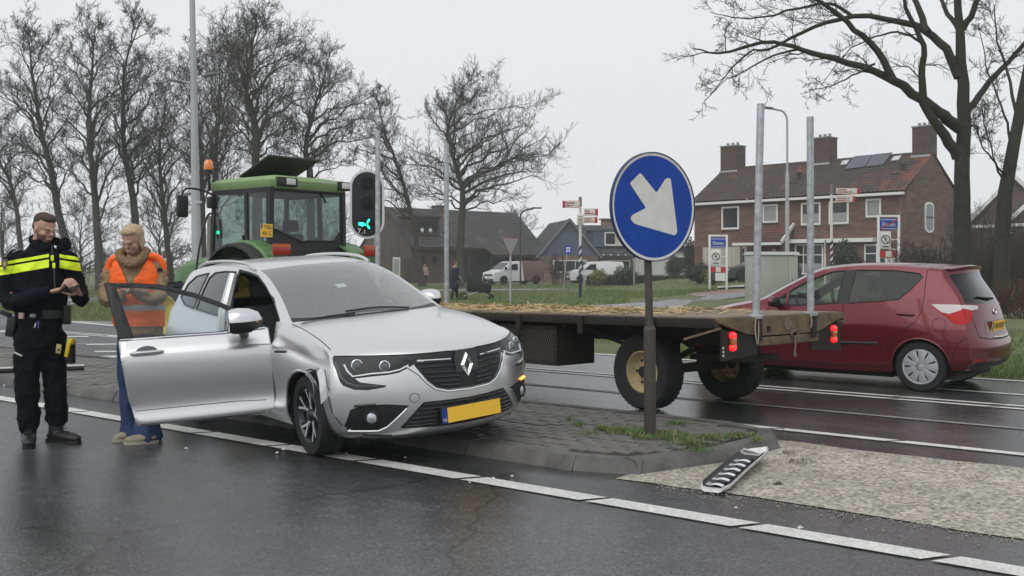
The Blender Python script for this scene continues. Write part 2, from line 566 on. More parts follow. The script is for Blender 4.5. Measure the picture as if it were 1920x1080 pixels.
path = sheet('cycle_path', [p[:2] for p in (Gt(1085, 579), Gt(1113, 573), Gt(1300, 554), Gt(1400, 548), Gt(1560, 545), Gt(1560, 549), Gt(1398, 556), Gt(1300, 568), Gt(1262, 579))], 0.012, PATHM, 1.5)
tag(path, 'grey asphalt cycle path crossing the grass', None, None, 'structure')
pathr = sheet('red_path', [p[:2] for p in (Gt(1235, 560.5), Gt(1300, 550), Gt(1398, 543), Gt(1620, 541), Gt(1620, 545), Gt(1400, 548), Gt(1300, 554))], 0.016, PATHR, 1.5)
tag(pathr, 'red cycle path behind the grey path', None, None, 'structure')
fp = sheet('pavement', [p[:2] for p in (Gt(640, 547), Gt(640, 544.5), Gt(1150, 540), Gt(1150, 542.5), Gt(880, 545.5))], 0.012, PATHM, 3)
tag(fp, 'thin pale pavement strip beyond the grass', None, None, 'structure')
kb = sheet('pavement', [p[:2] for p in (Gt(1340, 540.5), Gt(1348, 537), Gt(1480, 537), Gt(1480, 540.5))], 0.014, M_('pale concrete', (0.42, 0.42, 0.4), 0.6), 1)
tag(kb, 'pale concrete edging by the red cycle path', None, None, 'structure')

ZI = 0.10
isl_out = [(30.0, 5.95), (4.15, 5.95), (3.68, 6.12), (3.40, 6.95), (3.33, 7.72), (3.52, 8.08), (4.0, 8.28), (30.0, 8.36)]
_isl = MB()
_n = len(isl_out)
_in = []
for i, (a_, c_) in enumerate(isl_out):
 ca, cc = 9.0, 7.15
 if i == 0 or i == _n - 1: _in.append((a_, c_ + (0.1 if c_ < 7 else -0.1)))
 else:
  d = Vector((max(4.6, min(a_, 29)) - a_, cc - c_))
  d.normalize()
  _in.append((a_ + d.x * 0.10, c_ + d.y * 0.10))
V_ = [AC(a_, c_, 0.0) for a_, c_ in _in] + [AC(a_, c_, ZI - 0.022) for a_, c_ in _in]
_isl.add(V_, [tuple(range(_n, 2 * _n))] + [(i, (i + 1) % _n, _n + (i + 1) % _n, _n + i) for i in range(_n)])
island = _isl.build('traffic_island', JOINT, None, False)
tag(island, 'raised paved traffic island with weathered kerb', None, None, 'structure')
island['kind'] = 'structure'

def kerb_stone(p, q, drop0=0.0, drop1=0.0, tilt=0.0):
 """one kerb stone along the outer line p -> q (a, c); sloping face outside"""
 P, Q = AC(*p), AC(*q)
 t = (Q - P).normalized()
 nrm = Vector((-t.y, t.x, 0))
 mid = (P + Q) / 2
 if (AC(9, 7.15) - mid).dot(nrm) < 0 and abs(mid.dot(Vector((DX, DY, 0))) - 9) < 8 or (AC(max(4.6, mid.x * DX + mid.y * DY), 7.15) - mid).dot(nrm) < 0:
  nrm = -nrm
 g = 0.006
 P = P + t * g; Q = Q - t * g
 sec = [(0.0, -0.02), (0.012, 0.018), (0.055, 0.088), (0.068, ZI), (0.175, ZI + 0.002), (0.178, -0.02)]
 V = []
 for e, dz in ((P, drop0), (Q, drop1)):
  for o_, z in sec:
   V.append(e + nrm * (o_ + (tilt if e is P else 0)) + Vector((0, 0, z - (dz if z > 0.01 else 0))))
 m = len(sec)
 Fs = [tuple(range(m)), tuple(range(2 * m - 1, m - 1, -1))] + [(i, m + i, m + (i + 1) % m, (i + 1) % m) for i in range(m)]
 mb = MB(); mb.add(V, Fs)
 o = mb.build('kerb_stone', KERB, island, True, 25)
 bm = bmesh.new(); bm.from_mesh(o.data); bmesh.ops.recalc_face_normals(bm, faces=bm.faces[:]); bm.to_mesh(o.data); bm.free()

def kerb_run(p, q, n, jit=0.006):
 for i in range(n):
  u0, u1 = i / n, (i + 1) / n
  kerb_stone((p[0] + (q[0] - p[0]) * u0, p[1] + (q[1] - p[1]) * u0), (p[0] + (q[0] - p[0]) * u1, p[1] + (q[1] - p[1]) * u1), R.uniform(0, jit), R.uniform(0, jit), R.uniform(-jit, jit))
kerb_run((29.5, 5.95), (4.15, 5.95), 25)
for i in range(1, 6):
 kerb_run(isl_out[i], isl_out[i + 1], 1, 0.012)
kerb_run((4.0, 8.28), (29.5, 8.36), 25)

def in_poly(x, y, poly):
 c = False
 j = len(poly) - 1
 for i in range(len(poly)):
  xi, yi = poly[i][0], poly[i][1]; xj, yj = poly[j][0], poly[j][1]
  if (yi > y) != (yj > y) and x < (xj - xi) * (y - yi) / (yj - yi) + xi: c = not c
  j = i
 return c

_inner = []
for i, (a_, c_) in enumerate(isl_out):
 d = Vector((max(4.7, min(a_, 29)) - a_, 7.15 - c_)); d.normalize()
 _inner.append((a_ + d.x * 0.2, c_ + d.y * 0.2) if 0 < i < _n - 1 else (a_, c_ + (0.19 if c_ < 7 else -0.19)))
def paver_mesh(L, W, b=0.005):
 mb = MB(); mb.box(-L / 2, L / 2, -W / 2, W / 2, -0.03, 0.0, 0)
 mb2 = MB()
 top = [(-L / 2 + b, -W / 2 + b, 0), (L / 2 - b, -W / 2 + b, 0), (L / 2 - b, W / 2 - b, 0), (-L / 2 + b, W / 2 - b, 0)]
 sd = [(-L / 2, -W / 2, -b), (L / 2, -W / 2, -b), (L / 2, W / 2, -b), (-L / 2, W / 2, -b)]
 bt = [(x, y, -0.03) for x, y, z in sd]
 mb2.add(top + sd + bt, [(0, 1, 2, 3)] + [(4 + i, 4 + (i + 1) % 4, (i + 1) % 4, i) for i in range(4)] + [(8 + i, 8 + (i + 1) % 4, 4 + (i + 1) % 4, 4 + i) for i in range(4)])
 return mb2
PL, PW = 0.21, 0.105
cand = []
ang_r = math.atan2(DY, DX)
i = 0
a_ = 3.4
row = 0
c_ = 6.1
while c_ < 8.3:
 a_ = 3.3 + (row % 2) * PL / 2
 while a_ < 27:
  if all(in_poly(a_ + da, c_ + dc, _inner) for da in (-PL / 2 + .01, PL / 2 - .01) for dc in (-PW / 2, PW / 2)):
   cand.append((AC(a_, c_).length, a_, c_))
  a_ += PL
 c_ += PW
 row += 1
cand.sort()
pv_me = [paver_mesh(PL - 0.008 - 0.003 * k, PW - 0.008 - 0.002 * k).mesh('brick', PAVER, False) for k in range(3)]
rest = MB()
_pm = paver_mesh(PL - 0.009, PW - 0.009)
for k, (dist, a_, c_) in enumerate(cand):
 sink = 0.006 * math.sin(a_ * 2.3 + c_) + R.uniform(-0.005, 0.004)
 Mx = Matrix.Translation(AC(a_, c_, ZI - 0.004 + sink)) @ Matrix.Rotation(ang_r + R.gauss(0, 0.02), 4, 'Z') @ Matrix.Rotation(R.gauss(0, 0.02), 4, 'X') @ Matrix.Rotation(R.gauss(0, 0.014), 4, 'Y')
 if k < 300:
  o = link_mesh('brick', pv_me[k % 3], island)
  o.matrix_world = Mx
 else:
  rest.add([Mx @ Vector(p) for p in _pm.v], _pm.f)
o = rest.build('brick_paving', PAVER, island, False)
o['kind'] = 'stuff'

def grass_mat(name, c1, c2, c3):
 m = bpy.data.materials.new(name); m.use_nodes = True
 nt = m.node_tree; b = nt.nodes['Principled BSDF']
 b.inputs['Roughness'].default_value = 0.6
 at = nt.nodes.new('ShaderNodeAttribute'); at.attribute_name = 'tone'
 cr = nt.nodes.new('ShaderNodeValToRGB')
 cr.color_ramp.elements[0].color = tuple(c1) + (1,)
 cr.color_ramp.elements[1].color = tuple(c3) + (1,)
 e = cr.color_ramp.elements.new(0.6); e.color = tuple(c2) + (1,)
 nt.links.new(at.outputs['Fac'], cr.inputs['Fac'])
 nt.links.new(cr.outputs['Color'], b.inputs['Base Color'])
 return m
GRASS = grass_mat('grass blades', (0.060, 0.105, 0.025), (0.13, 0.20, 0.05), (0.30, 0.28, 0.12))
STRAW = grass_mat('straw', (0.30, 0.20, 0.08), (0.52, 0.38, 0.17), (0.66, 0.53, 0.28))

def blades(name, pts, hgt, wid, mtl, lean=0.6, seed=1, parent=None, flat=False):
 """pts: (n,3) array of roots -> one mesh of triangular blades with a 'tone' attribute"""
 rg = np.random.default_rng(seed)
 n = len(pts)
 pts = np.asarray(pts, dtype=float)
 h_ = hgt * rg.uniform(0.5, 1.3, n)
 az = rg.uniform(0, 2 * PI, n)
 wd = wid * rg.uniform(0.6, 1.3, n)
 side = np.stack([np.cos(az), np.sin(az), np.zeros(n)], 1) * wd[:, None] / 2
 la = rg.uniform(0, 2 * PI, n)
 ln = h_ * lean * rg.uniform(0.1, 1.0, n)
 tip = pts + np.stack([np.cos(la) * ln, np.sin(la) * ln, h_], 1)
 if flat:
  tip = pts + np.stack([np.cos(la) * h_, np.sin(la) * h_, rg.normal(0, 0.12, n) * h_], 1)
  side = np.stack([-np.sin(la), np.cos(la), rg.uniform(-.6, .6, n)], 1) * wd[:, None] / 2
  V = np.stack([pts - side, pts + side, tip + side, tip - side], 1).reshape(-1, 3)
  k = 4
 else:
  V = np.stack([pts - side, pts + side, tip], 1).reshape(-1, 3)
  k = 3
 me = bpy.data.meshes.new(name)
 me.vertices.add(n * k); me.vertices.foreach_set('co', V.ravel())
 me.loops.add(n * k); me.loops.foreach_set('vertex_index', np.arange(n * k))
 me.polygons.add(n); me.polygons.foreach_set('loop_start', np.arange(n) * k); me.polygons.foreach_set('loop_total', np.full(n, k))
 at = me.attributes.new('tone', 'FLOAT', 'POINT')
 at.data.foreach_set('value', np.repeat(rg.beta(1.8, 2.2, n), k))
 me.materials.append(mtl)
 me.update()
 o = link_mesh(name, me, parent)
 o['kind'] = 'stuff'
 return o

_rg = np.random.default_rng(3)
def scatter_ac(n, a0, a1, c0, c1, z=0.0):
 a = _rg.uniform(a0, a1, n); c = _rg.uniform(c0, c1, n)
 return np.stack([a * DX + c * NX, a * DY + c * NY, np.full(n, z)], 1)
vp = np.concatenate([scatter_ac(26000, -2, 9, 14.35, 17.5), scatter_ac(26000, -4, 16, 16, 25)])
o = blades('verge_grass', vp, 0.11, 0.016, GRASS, 0.8, 2)
tag(o, 'short green grass of the roadside verge', 'grass')
def scatter_px(n, x0, x1, y0, y1, zmax=None):
 """grass tufts over a far patch, evenly over its ground area"""
 P0 = []
 corners = [Gt(x0, y1), Gt(x1, y1), Gt(x1, y0), Gt(x0, y0)]
 for _ in range(n):
  u, v = _rg.uniform(), _rg.uniform()
  p = corners[0].lerp(corners[1], u).lerp(corners[3].lerp(corners[2], u), v)
  P0.append((p.x, p.y, terrain(p.x, p.y)))
 return np.array(P0)
fpts = np.concatenate([scatter_px(16000, 700, 1180, 547, 583), scatter_px(14000, 1100, 1345, 541, 554), scatter_px(6000, 1000, 1420, 522, 540), scatter_px(5000, 700, 1180, 534, 543)])
def clear_of(pts, polys):
 keep = []
 for p in pts:
  keep.append(not any(in_poly(p[0], p[1], q) for q in polys))
 return pts[np.array(keep)]
_pp = [[tuple(v.co[:2]) for v in ob.data.vertices] for ob in ()]
PATHPOLY = [[p[:2] for p in (Gt(1085, 579), Gt(1113, 573), Gt(1300, 554), Gt(1400, 548), Gt(1560, 545), Gt(1560, 549), Gt(1398, 556), Gt(1300, 568), Gt(1262, 579))],
   [p[:2] for p in (Gt(1235, 560.5), Gt(1300, 550), Gt(1398, 543), Gt(1620, 541), Gt(1620, 545), Gt(1400, 548), Gt(1300, 554))]]
o = blades('meadow_grass', clear_of(fpts, PATHPOLY), 0.10, 0.04, GRASS, 0.7, 5)
tag(o, 'green grass field around the cycle path', 'grass')
mound = MB()
_mc, _mr = (G(178, 592) + G(245, 592)) / 2, 2.1
rings = []
for i in range(9):
 u = i / 8
 rings.append([_mc + Vector((math.cos(w) * _mr * u * 1.1, math.sin(w) * _mr * u * 1.5, 0.34 * (1 - u ** 2.2) - 0.01)) for w in [2 * PI * k / 24 for k in range(25)]])
mound.grid(rings)
mo = mound.build('grass_mound', SOIL, None)
tag(mo, 'small grassy mound on the refuge behind the orange vest', 'mound')
mp_ = []
for _ in range(5200):
 u = math.sqrt(R.random()); w = R.uniform(0, 2 * PI)
 mp_.append((_mc.x + math.cos(w) * _mr * u * 1.1, _mc.y + math.sin(w) * _mr * u * 1.5, 0.34 * (1 - u ** 2.2) - 0.01))
o = blades('mound_grass', np.array(mp_), 0.16, 0.02, GRASS, 0.6, 8, mo)
lp = np.concatenate([scatter_px(7000, -30, 330, 545, 557), scatter_px(2500, -60, 36, 562, 590)])
o = blades('bank_grass', lp, 0.12, 0.04, GRASS, 0.6, 9)
tag(o, 'grass bank in front of the bare trees', 'grass')
wp = []
def clump(px, py, rx, ry, n):
 for _ in range(n):
  w = R.uniform(0, 2 * PI); u = math.sqrt(R.random()) * (0.6 + 0.4 * math.sin(3 * w + px))
  p = G(px + math.cos(w) * u * rx, py + math.sin(w) * u * ry, ZI)
  wp.append(p)
for (px, py, rx, ry, n) in ((1215, 815, 70, 9, 800), (1165, 808, 60, 8, 480), (1255, 822, 70, 8, 560), (1130, 806, 26, 5, 160), (1085, 797, 12, 4, 110), (1066, 788, 6, 3, 40),
       (1325, 822, 60, 5, 320), (1385, 818, 45, 5, 240), (1300, 833, 70, 4, 300), (1270, 795, 40, 3, 160), (1420, 826, 18, 4, 100), (1310, 845, 40, 3, 120), (1100, 815, 30, 3, 60), (40, 686, 40, 3, 90)):
 clump(px, py, rx, ry, n)
wp = [p for p in wp if in_poly(p.x * DX + p.y * DY, p.x * NX + p.y * NY, isl_out)]
o = blades('island_weeds', np.array(wp), 0.042, 0.007, GRASS, 1.3, 12)
tag(o, 'low green weeds growing between the island bricks', 'weeds')
gp = []
for (px, py, rx, ry, n) in ((1458, 908, 9, 2, 60), (1500, 866, 26, 6, 120), (1480, 850, 14, 4, 60)):
 for _ in range(n):
  w = R.uniform(0, 2 * PI); u = math.sqrt(R.random())
  gp.append(G(px + math.cos(w) * u * rx, py + math.sin(w) * u * ry, 0.005))
o = blades('dead_weeds', np.array(gp), 0.022, 0.005, grass_mat('dull weeds', (.03, .03, .012), (.06, .06, .025), (.12, .10, .05)), 1.5, 13)
tag(o, 'withered weeds on the pale aggregate strip', 'weeds')
# ================================================================== bare winter trees
BARK = M_('bark', (0.060, 0.056, 0.051), 0.9, var=(4, 0.4), bump=(18, 0.8, 0.03))
BARKM = M_('mossy bark', (0.028, 0.027, 0.021), 0.95, var=(3, 0.45), bump=(16, 0.9, 0.03), col2=(0.052, 0.053, 0.040), spec=0.2)

def bez(p0, p1, p2, n):
 return [p0 * ((1 - t) ** 2) + p1 * (2 * t * (1 - t)) + p2 * (t * t) for t in [i / (n - 1) for i in range(n)]]

def wiggle(pts, amp, rg):
 out = [pts[0]]
 for p in pts[1:]:
  out.append(p + Vector((rg.gauss(0, amp), rg.gauss(0, amp), rg.gauss(0, amp))))
 return out

def rand_unit(rg):
 while True:
  v = Vector((rg.uniform(-1, 1), rg.uniform(-1, 1), rg.uniform(-1, 1)))
  if 0.1 < v.length < 1: return v.normalized()

def twigs(mb, pts, r, L, rg, level, up=0.25, dens=1.0, rmin=0.006, droop=0.0):
 """side shoots along a path, three orders; the finest ones are collected and built in one go"""
 n = {1: 10, 2: 9, 3: 9}[level]
 n = max(2, int(n * dens + rg.random()))
 if not hasattr(mb, 'fine'): mb.fine = []
 m = len(pts)
 for k in range(n):
  t = (0.16 + 0.84 * (k + rg.random()) / n) * (m - 1)
  i = min(int(t), m - 2)
  p = pts[i].lerp(pts[i + 1], t - i)
  tg = (pts[i + 1] - pts[i]).normalized()
  d = (tg * rg.uniform(0.35, 0.95) + rand_unit(rg) * 0.75 + Vector((0, 0, up - droop))).normalized()
  l = L * rg.uniform(0.6, 1.2) * (1.2 - 0.55 * t / (m - 1))
  e = p + d * l + Vector((0, 0, up * l * 0.25))
  c = p + (tg * 0.35 + d * 0.65) * (l * 0.5)
  r0 = max(rmin, r * (1.0 - 0.5 * t / (m - 1)) * 0.5)
  if level >= 3:
   mb.fine.append((p, c.lerp((p + e) / 2, 0.4), e, min(r0, rmin * 1.3), rmin * 0.75))
   continue
  ns = 6 if level == 1 else 4
  q = wiggle(bez(p, c, e, ns), l * 0.03, rg)
  mb.tube(q, [max(rmin, r0 * (1 - 0.75 * j / (ns - 1))) for j in range(ns)], 5 if level == 1 else 3, False)
  twigs(mb, q, r0, l * 0.46, rg, level + 1, up, dens, rmin, droop)

def flush(mb):
 """build the collected fine twigs as slim three-sided shoots"""
 if not getattr(mb, 'fine', None): return
 A = np.array([[list(f[0]), list(f[2])] for f in mb.fine])
 r = np.array([[f[3], f[4]] for f in mb.fine])
 t = A[:, 1] - A[:, 0]
 t /= np.linalg.norm(t, axis=1)[:, None] + 1e-9
 ref = np.where(np.abs(t[:, 2:3]) < 0.9, np.array([[0, 0, 1.0]]), np.array([[1.0, 0, 0]]))
 u = np.cross(t, ref); u /= np.linalg.norm(u, axis=1)[:, None] + 1e-9
 w = np.cross(u, t)
 ring = [A + (u * math.cos(2 * PI * k / 3) + w * math.sin(2 * PI * k / 3))[:, None, :] * r[:, :, None] for k in range(3)]
 V = np.stack(ring, 2).reshape(-1, 3)            # twig, station, side
 base = np.arange(len(A)) * 6 + len(mb.v)
 Fq = np.concatenate([np.stack([base + k, base + (k + 1) % 3, base + 3 + (k + 1) % 3, base + 3 + k], 1) for k in range(3)]).tolist()
 mb.v += V.tolist(); mb.f += Fq; mb.mi += [0] * len(Fq)
 mb.fine = []

def tree(name, label, trunk_pts, r0, crown, n_limbs, seed, group, start=0.35, mtl=BARK, dens=1.0, rmin=0.009, up=0.25, limb_k=1.0):
 """trunk_pts: world points; crown=(centre, rx, ry, rz): limbs fill that ellipsoid"""
 rg = random.Random(seed)
 base = trunk_pts[0].copy()
 root = empty(name, base, 0, label, 'tree', group)
 loc = [p - base for p in trunk_pts]
 tr = spline(loc, 16)
 top = tr[-1].z
 ct, rx, ry, rz = crown
 ct = ct - base
 mb = MB()
 rad = [r0 * (1 - 0.9 * (j / 15) ** 0.95) for j in range(16)]
 rad[0] *= 1.35; rad[1] *= 1.08
 mb.tube(wiggle(tr, r0 * 0.08, rg), rad, 10)
 mb.build('trunk', mtl, root)
 cb = MB()
 for k in range(n_limbs):
  u = (k + rg.random()) / n_limbs
  j = (start + (1 - start) * u ** 1.2) * 15
  i = min(int(j), 14)
  p = tr[i].lerp(tr[i + 1], j - i)
  az = k * 2.399 + rg.uniform(-0.5, 0.5)
  el = math.radians(-48 + 128 * u ** 1.05 + rg.uniform(-12, 12))
  s = rg.uniform(0.6, 0.98)
  tgt = ct + Vector((math.cos(az) * math.cos(el) * rx * s, math.sin(az) * math.cos(el) * ry * s, math.sin(el) * rz * s))
  if tgt.z < p.z - 0.3 * rz: tgt.z = p.z - rg.uniform(0.1, 0.3) * rz
  dv = tgt - p
  c = p + Vector((dv.x * 0.35, dv.y * 0.35, max(dv.z * 0.65, dv.length * 0.28)))
  q = wiggle(bez(p, c, tgt, 9), dv.length * 0.022, rg)
  r1 = min(rad[i] * 0.62, 0.022 + dv.length * 0.0155 * limb_k)
  cb.tube(q, [max(rmin, r1 * (1 - 0.88 * jj / 8)) for jj in range(9)], 7, False)
  twigs(cb, q, r1 * 0.8, dv.length * 0.42 + 0.5, rg, 1, up, dens, rmin)
 flush(cb)
 cb.build('crown', mtl, root, True, None)
 return root

def row_tree(label, px_pts, Y, r0, crown_px, rdepth, n_limbs, seed, start=0.4, dens=1.0, group='bare trees behind the junction', rmin=0.012):
 """px_pts: trunk pixels at depth Y; crown_px=(x0, x1, ytop, ybottom)"""
 tp = [At(x, y, Y) for x, y in px_pts]
 r0 *= 0.62
 start *= 0.72
 dens *= 0.80
 n_limbs = int(n_limbs * 1.25)
 rmin *= 0.62
 tp[0].z = terrain(tp[0].x, Y) - 0.05
 x0, x1, y0, y1 = crown_px
 a, b = At((x0 + x1) / 2, (y0 + y1) / 2, Y), 0
 crown = (a, (x1 - x0) / 2 / F * Y * 1.14, rdepth * 1.1, (y1 - y0) / 2 / F * Y)
 return tree('bare_tree', label, tp, r0, crown, n_limbs, seed, group, start, BARK, dens, rmin)

GT_ = 'bare trees behind the junction'
row_tree('short leaning bare tree at the end of the row beside the police officer', [(44, 548), (36, 440), (22, 350), (-2, 300), (-12, 240)], 58, 0.30, (-110, 60, 190, 400), 3.0, 12, 11, 0.45)
row_tree('tall bare tree with leaning trunk above the police officer', [(150, 550), (120, 440), (92, 310), (75, 240), (62, 150), (52, 60)], 62, 0.46, (-20, 150, 12, 390), 3.4, 22, 12, 0.38)
row_tree('tall bare tree with a straight pale trunk beside the leaning one', [(190, 550), (185, 470), (176, 340), (166, 250), (172, 140), (178, 50)], 60, 0.47, (85, 262, 14, 400), 3.4, 22, 13, 0.36)
row_tree('tall bare tree rising behind the person in the orange vest', [(262, 550), (254, 410), (240, 320), (230, 245), (234, 130), (262, 40)], 62, 0.44, (185, 345, 4, 390), 3.4, 22, 14, 0.36)
row_tree('slender bare tree between the orange vest and the tall mast', [(322, 550), (316, 470), (303, 355), (300, 270), (312, 190)], 70, 0.42, (235, 375, 110, 430), 3.5, 16, 15, 0.34)
row_tree('bare tree directly behind the tall grey mast', [(382, 550), (380, 420), (378, 300), (366, 220), (356, 120)], 66, 0.40, (315, 425, 60, 400), 3.2, 18, 16, 0.35)
row_tree('bare tree behind the amber beacon of the tractor', [(408, 550), (405, 420), (403, 310), (410, 220), (412, 110)], 72, 0.46, (350, 480, 30, 400), 3.4, 20, 17, 0.35)
row_tree('tallest spreading bare tree above the open tractor roof hatch', [(484, 550), (483, 400), (481, 300), (479, 245), (462, 155), (482, 40)], 60, 0.62, (382, 600, -18, 350), 4.2, 28, 18, 0.5, 1.08)
row_tree('lower spreading bare tree right of the open tractor roof hatch', [(585, 550), (583, 420), (580, 320), (572, 275), (592, 200), (612, 130)], 62, 0.5, (505, 708, 88, 372), 3.8, 22, 19, 0.5)
row_tree('thin bare tree rising behind the oval traffic light', [(792, 545), (775, 420), (745, 310), (722, 250), (706, 180)], 74, 0.36, (655, 762, 158, 420), 3.4, 18, 20, 0.3)
row_tree('broad dome shaped bare tree in front of the brown tiled house', [(862, 540), (864, 440), (868, 370), (858, 320), (838, 250), (868, 165)], 72, 0.55, (742, 1050, 128, 425), 4.6, 30, 21, 0.42, 1.1)
row_tree('small distant bare tree behind the gap between two houses', [(958, 520), (957, 470), (956, 430), (958, 400)], 130, 0.3, (925, 1000, 385, 470), 3.0, 14, 22, 0.2, 0.8, GT_, 0.02)
row_tree('faint low tree at the far left edge of the row', [(8, 550), (6, 480), (2, 430), (4, 380)], 80, 0.3, (-60, 60, 350, 500), 3.2, 12, 23, 0.25)
row_tree('low bushy bare tree low between the tall trunks', [(150, 550), (152, 500), (150, 450), (156, 400)], 78, 0.25, (70, 245, 360, 530), 3.2, 16, 24, 0.15)
row_tree('low bushy bare tree low behind the tractor mirror', [(300, 550), (302, 500), (298, 460), (306, 400)], 82, 0.25, (215, 400, 340, 530), 3.2, 16, 25, 0.15)
row_tree('low bare tree behind the tractor cab', [(560, 545), (560, 500), (560, 460), (556, 400)], 84, 0.25, (440, 690, 330, 510), 3.2, 16, 26, 0.15)

def px_limb(mb, pts, Y, base, r0, r1, rg, dY=0.0, sub=1.0, L=None, rmin=0.006, lev=1, dens=1.0):
 P = [At(x, y, Y + dY * i / (len(pts) - 1)) - base for i, (x, y) in enumerate(pts)]
 n = len(pts) * 3
 q = wiggle(spline(P, n), 0.02, rg)
 q[0] = P[0]
 mb.tube(q, [r0 + (r1 - r0) * (j / (n - 1)) ** 0.85 for j in range(n)], 8, False)
 if sub:
  if L is None: L = (P[-1] - P[0]).length * 0.26
  twigs(mb, q[n // 4:], (r0 + r1) * 0.3, L * sub * 1.1, rg, lev, 0.10, dens * 0.74, rmin)
 return q

Yb = 34.0
bb = Gt(1808, 552); bb = At(1808, 552, Yb); bb.z = terrain(bb.x, Yb) - 0.1
big = empty('street_tree', bb, 0, 'big dark tree with long low limb reaching over the house roof', 'tree')
rg_ = random.Random(41)
mb = MB()
tk = spline([Vector((0, 0, -0.3)), At(1806, 450, Yb) - bb, At(1803, 330, Yb) - bb, At(1808, 230, Yb) - bb, At(1804, 120, Yb) - bb, At(1796, 20, Yb) - bb, At(1790, -120, Yb) - bb, At(1800, -260, Yb) - bb], 22)
mb.tube(wiggle(tk, 0.015, rg_), [0.78 * q_ for q_ in [0.45, 0.40, 0.375, 0.36, 0.345, 0.33, 0.315, 0.305, 0.29, 0.28, 0.26, 0.24, 0.22, 0.2, 0.18, 0.16, 0.14, 0.12, 0.1, 0.08, 0.06, 0.05]], 12)
mb.build('trunk', BARKM, big)
cb = MB()
px_limb(cb, [(1800, 240), (1775, 222), (1740, 195), (1680, 155), (1640, 135), (1560, 110), (1500, 92), (1440, 80), (1350, 100), (1300, 90)], Yb, bb, 0.23, 0.02, rg_, -2.0, 1.0, 1.5, dens=1.25)
px_limb(cb, [(1796, 295), (1770, 250), (1735, 200), (1728, 140), (1732, 80), (1700, 20), (1690, -60)], Yb, bb, 0.20, 0.04, rg_, -1.5, 1.0, 1.5)
px_limb(cb, [(1798, 145), (1770, 90), (1730, 55), (1690, 40), (1600, 32), (1520, 52), (1450, 90), (1400, 100), (1330, 180)], Yb, bb, 0.17, 0.015, rg_, 1.5, 1.0, 1.5, dens=1.2)
px_limb(cb, [(1675, 150), (1640, 90), (1590, 45), (1550, 10), (1510, -10), (1460, -40)], Yb - 1, bb, 0.13, 0.03, rg_, -1, 1.0, 1.5, dens=1.2)
px_limb(cb, [(1600, 32), (1560, 8), (1500, 14), (1430, 32), (1380, 34), (1330, 22)], Yb + 1, bb, 0.07, 0.012, rg_, 1, 1.0, 1.3, dens=1.2)
px_limb(cb, [(1740, 60), (1720, 10), (1700, -40), (1690, -120)], Yb, bb, 0.13, 0.04, rg_, 1, 1.0, 1.6)
px_limb(cb, [(1500, 92), (1440, 108), (1400, 132), (1360, 150), (1322, 190)], Yb - 1.2, bb, 0.04, 0.008, rg_, -0.6, 1.0, 1.0)
px_limb(cb, [(1640, 120), (1600, 140), (1560, 160), (1520, 170)], Yb - 1, bb, 0.04, 0.01, rg_, -0.5, 1.0, 0.9)
px_limb(cb, [(1815, 205), (1850, 160), (1890, 115), (1940, 60), (1980, 10)], Yb, bb, 0.13, 0.05, rg_, 1, 1.0, 1.3)
px_limb(cb, [(1805, 55), (1830, 10), (1850, -40), (1870, -100)], Yb, bb, 0.12, 0.05, rg_, -1, 1.0, 1.4)
px_limb(cb, [(1728, 80), (1690, 60), (1640, 70), (1590, 95), (1540, 160)], Yb, bb, 0.05, 0.01, rg_, -1, 1.0, 1.1)
px_limb(cb, [(1800, 60), (1770, 10), (1750, -60)], Yb, bb, 0.1, 0.04, rg_, 1.5, 1.0, 1.5)
flush(cb)
cb.build('crown', BARKM, big, True, None)

Y2 = 31.0
b2 = At(1876, 560, Y2); b2.z = terrain(b2.x, Y2) - 0.1
t2 = empty('street_tree', b2, 0, 'dark leaning tree standing between the big tree and the hedge', 'tree')
rg_ = random.Random(43)
mb = MB()
tk = spline([Vector((0, 0, -0.3)), At(1878, 470, Y2) - b2, At(1886, 360, Y2) - b2, At(1905, 250, Y2) - b2, At(1930, 120, Y2) - b2, At(1950, 0, Y2) - b2, At(1960, -140, Y2) - b2], 16)
mb.tube(wiggle(tk, 0.015, rg_), [0.27 - 0.013 * j for j in range(16)], 10)
mb.build('trunk', BARKM, t2)
cb = MB()
px_limb(cb, [(1897, 300), (1890, 240), (1870, 180), (1850, 130), (1840, 60)], Y2, b2, 0.05, 0.012, rg_, 1, 1.0, 0.9, dens=1.2)
px_limb(cb, [(1888, 350), (1860, 300), (1840, 270), (1830, 220)], Y2, b2, 0.04, 0.01, rg_, -1, 1.0, 0.9, dens=1.2)
px_limb(cb, [(1886, 330), (1870, 310), (1850, 250), (1845, 200)], Y2, b2, 0.035, 0.01, rg_, -1, 1.0, 0.8, dens=1.2)
px_limb(cb, [(1910, 230), (1890, 140), (1870, 70), (1865, 10)], Y2, b2, 0.06, 0.015, rg_, 1, 1.0, 1.0, dens=1.2)
px_limb(cb, [(1920, 160), (1960, 90), (1990, 20)], Y2, b2, 0.08, 0.02, rg_, 1, 1.0, 1.0)
flush(cb)
cb.build('crown', BARKM, t2, True, None)
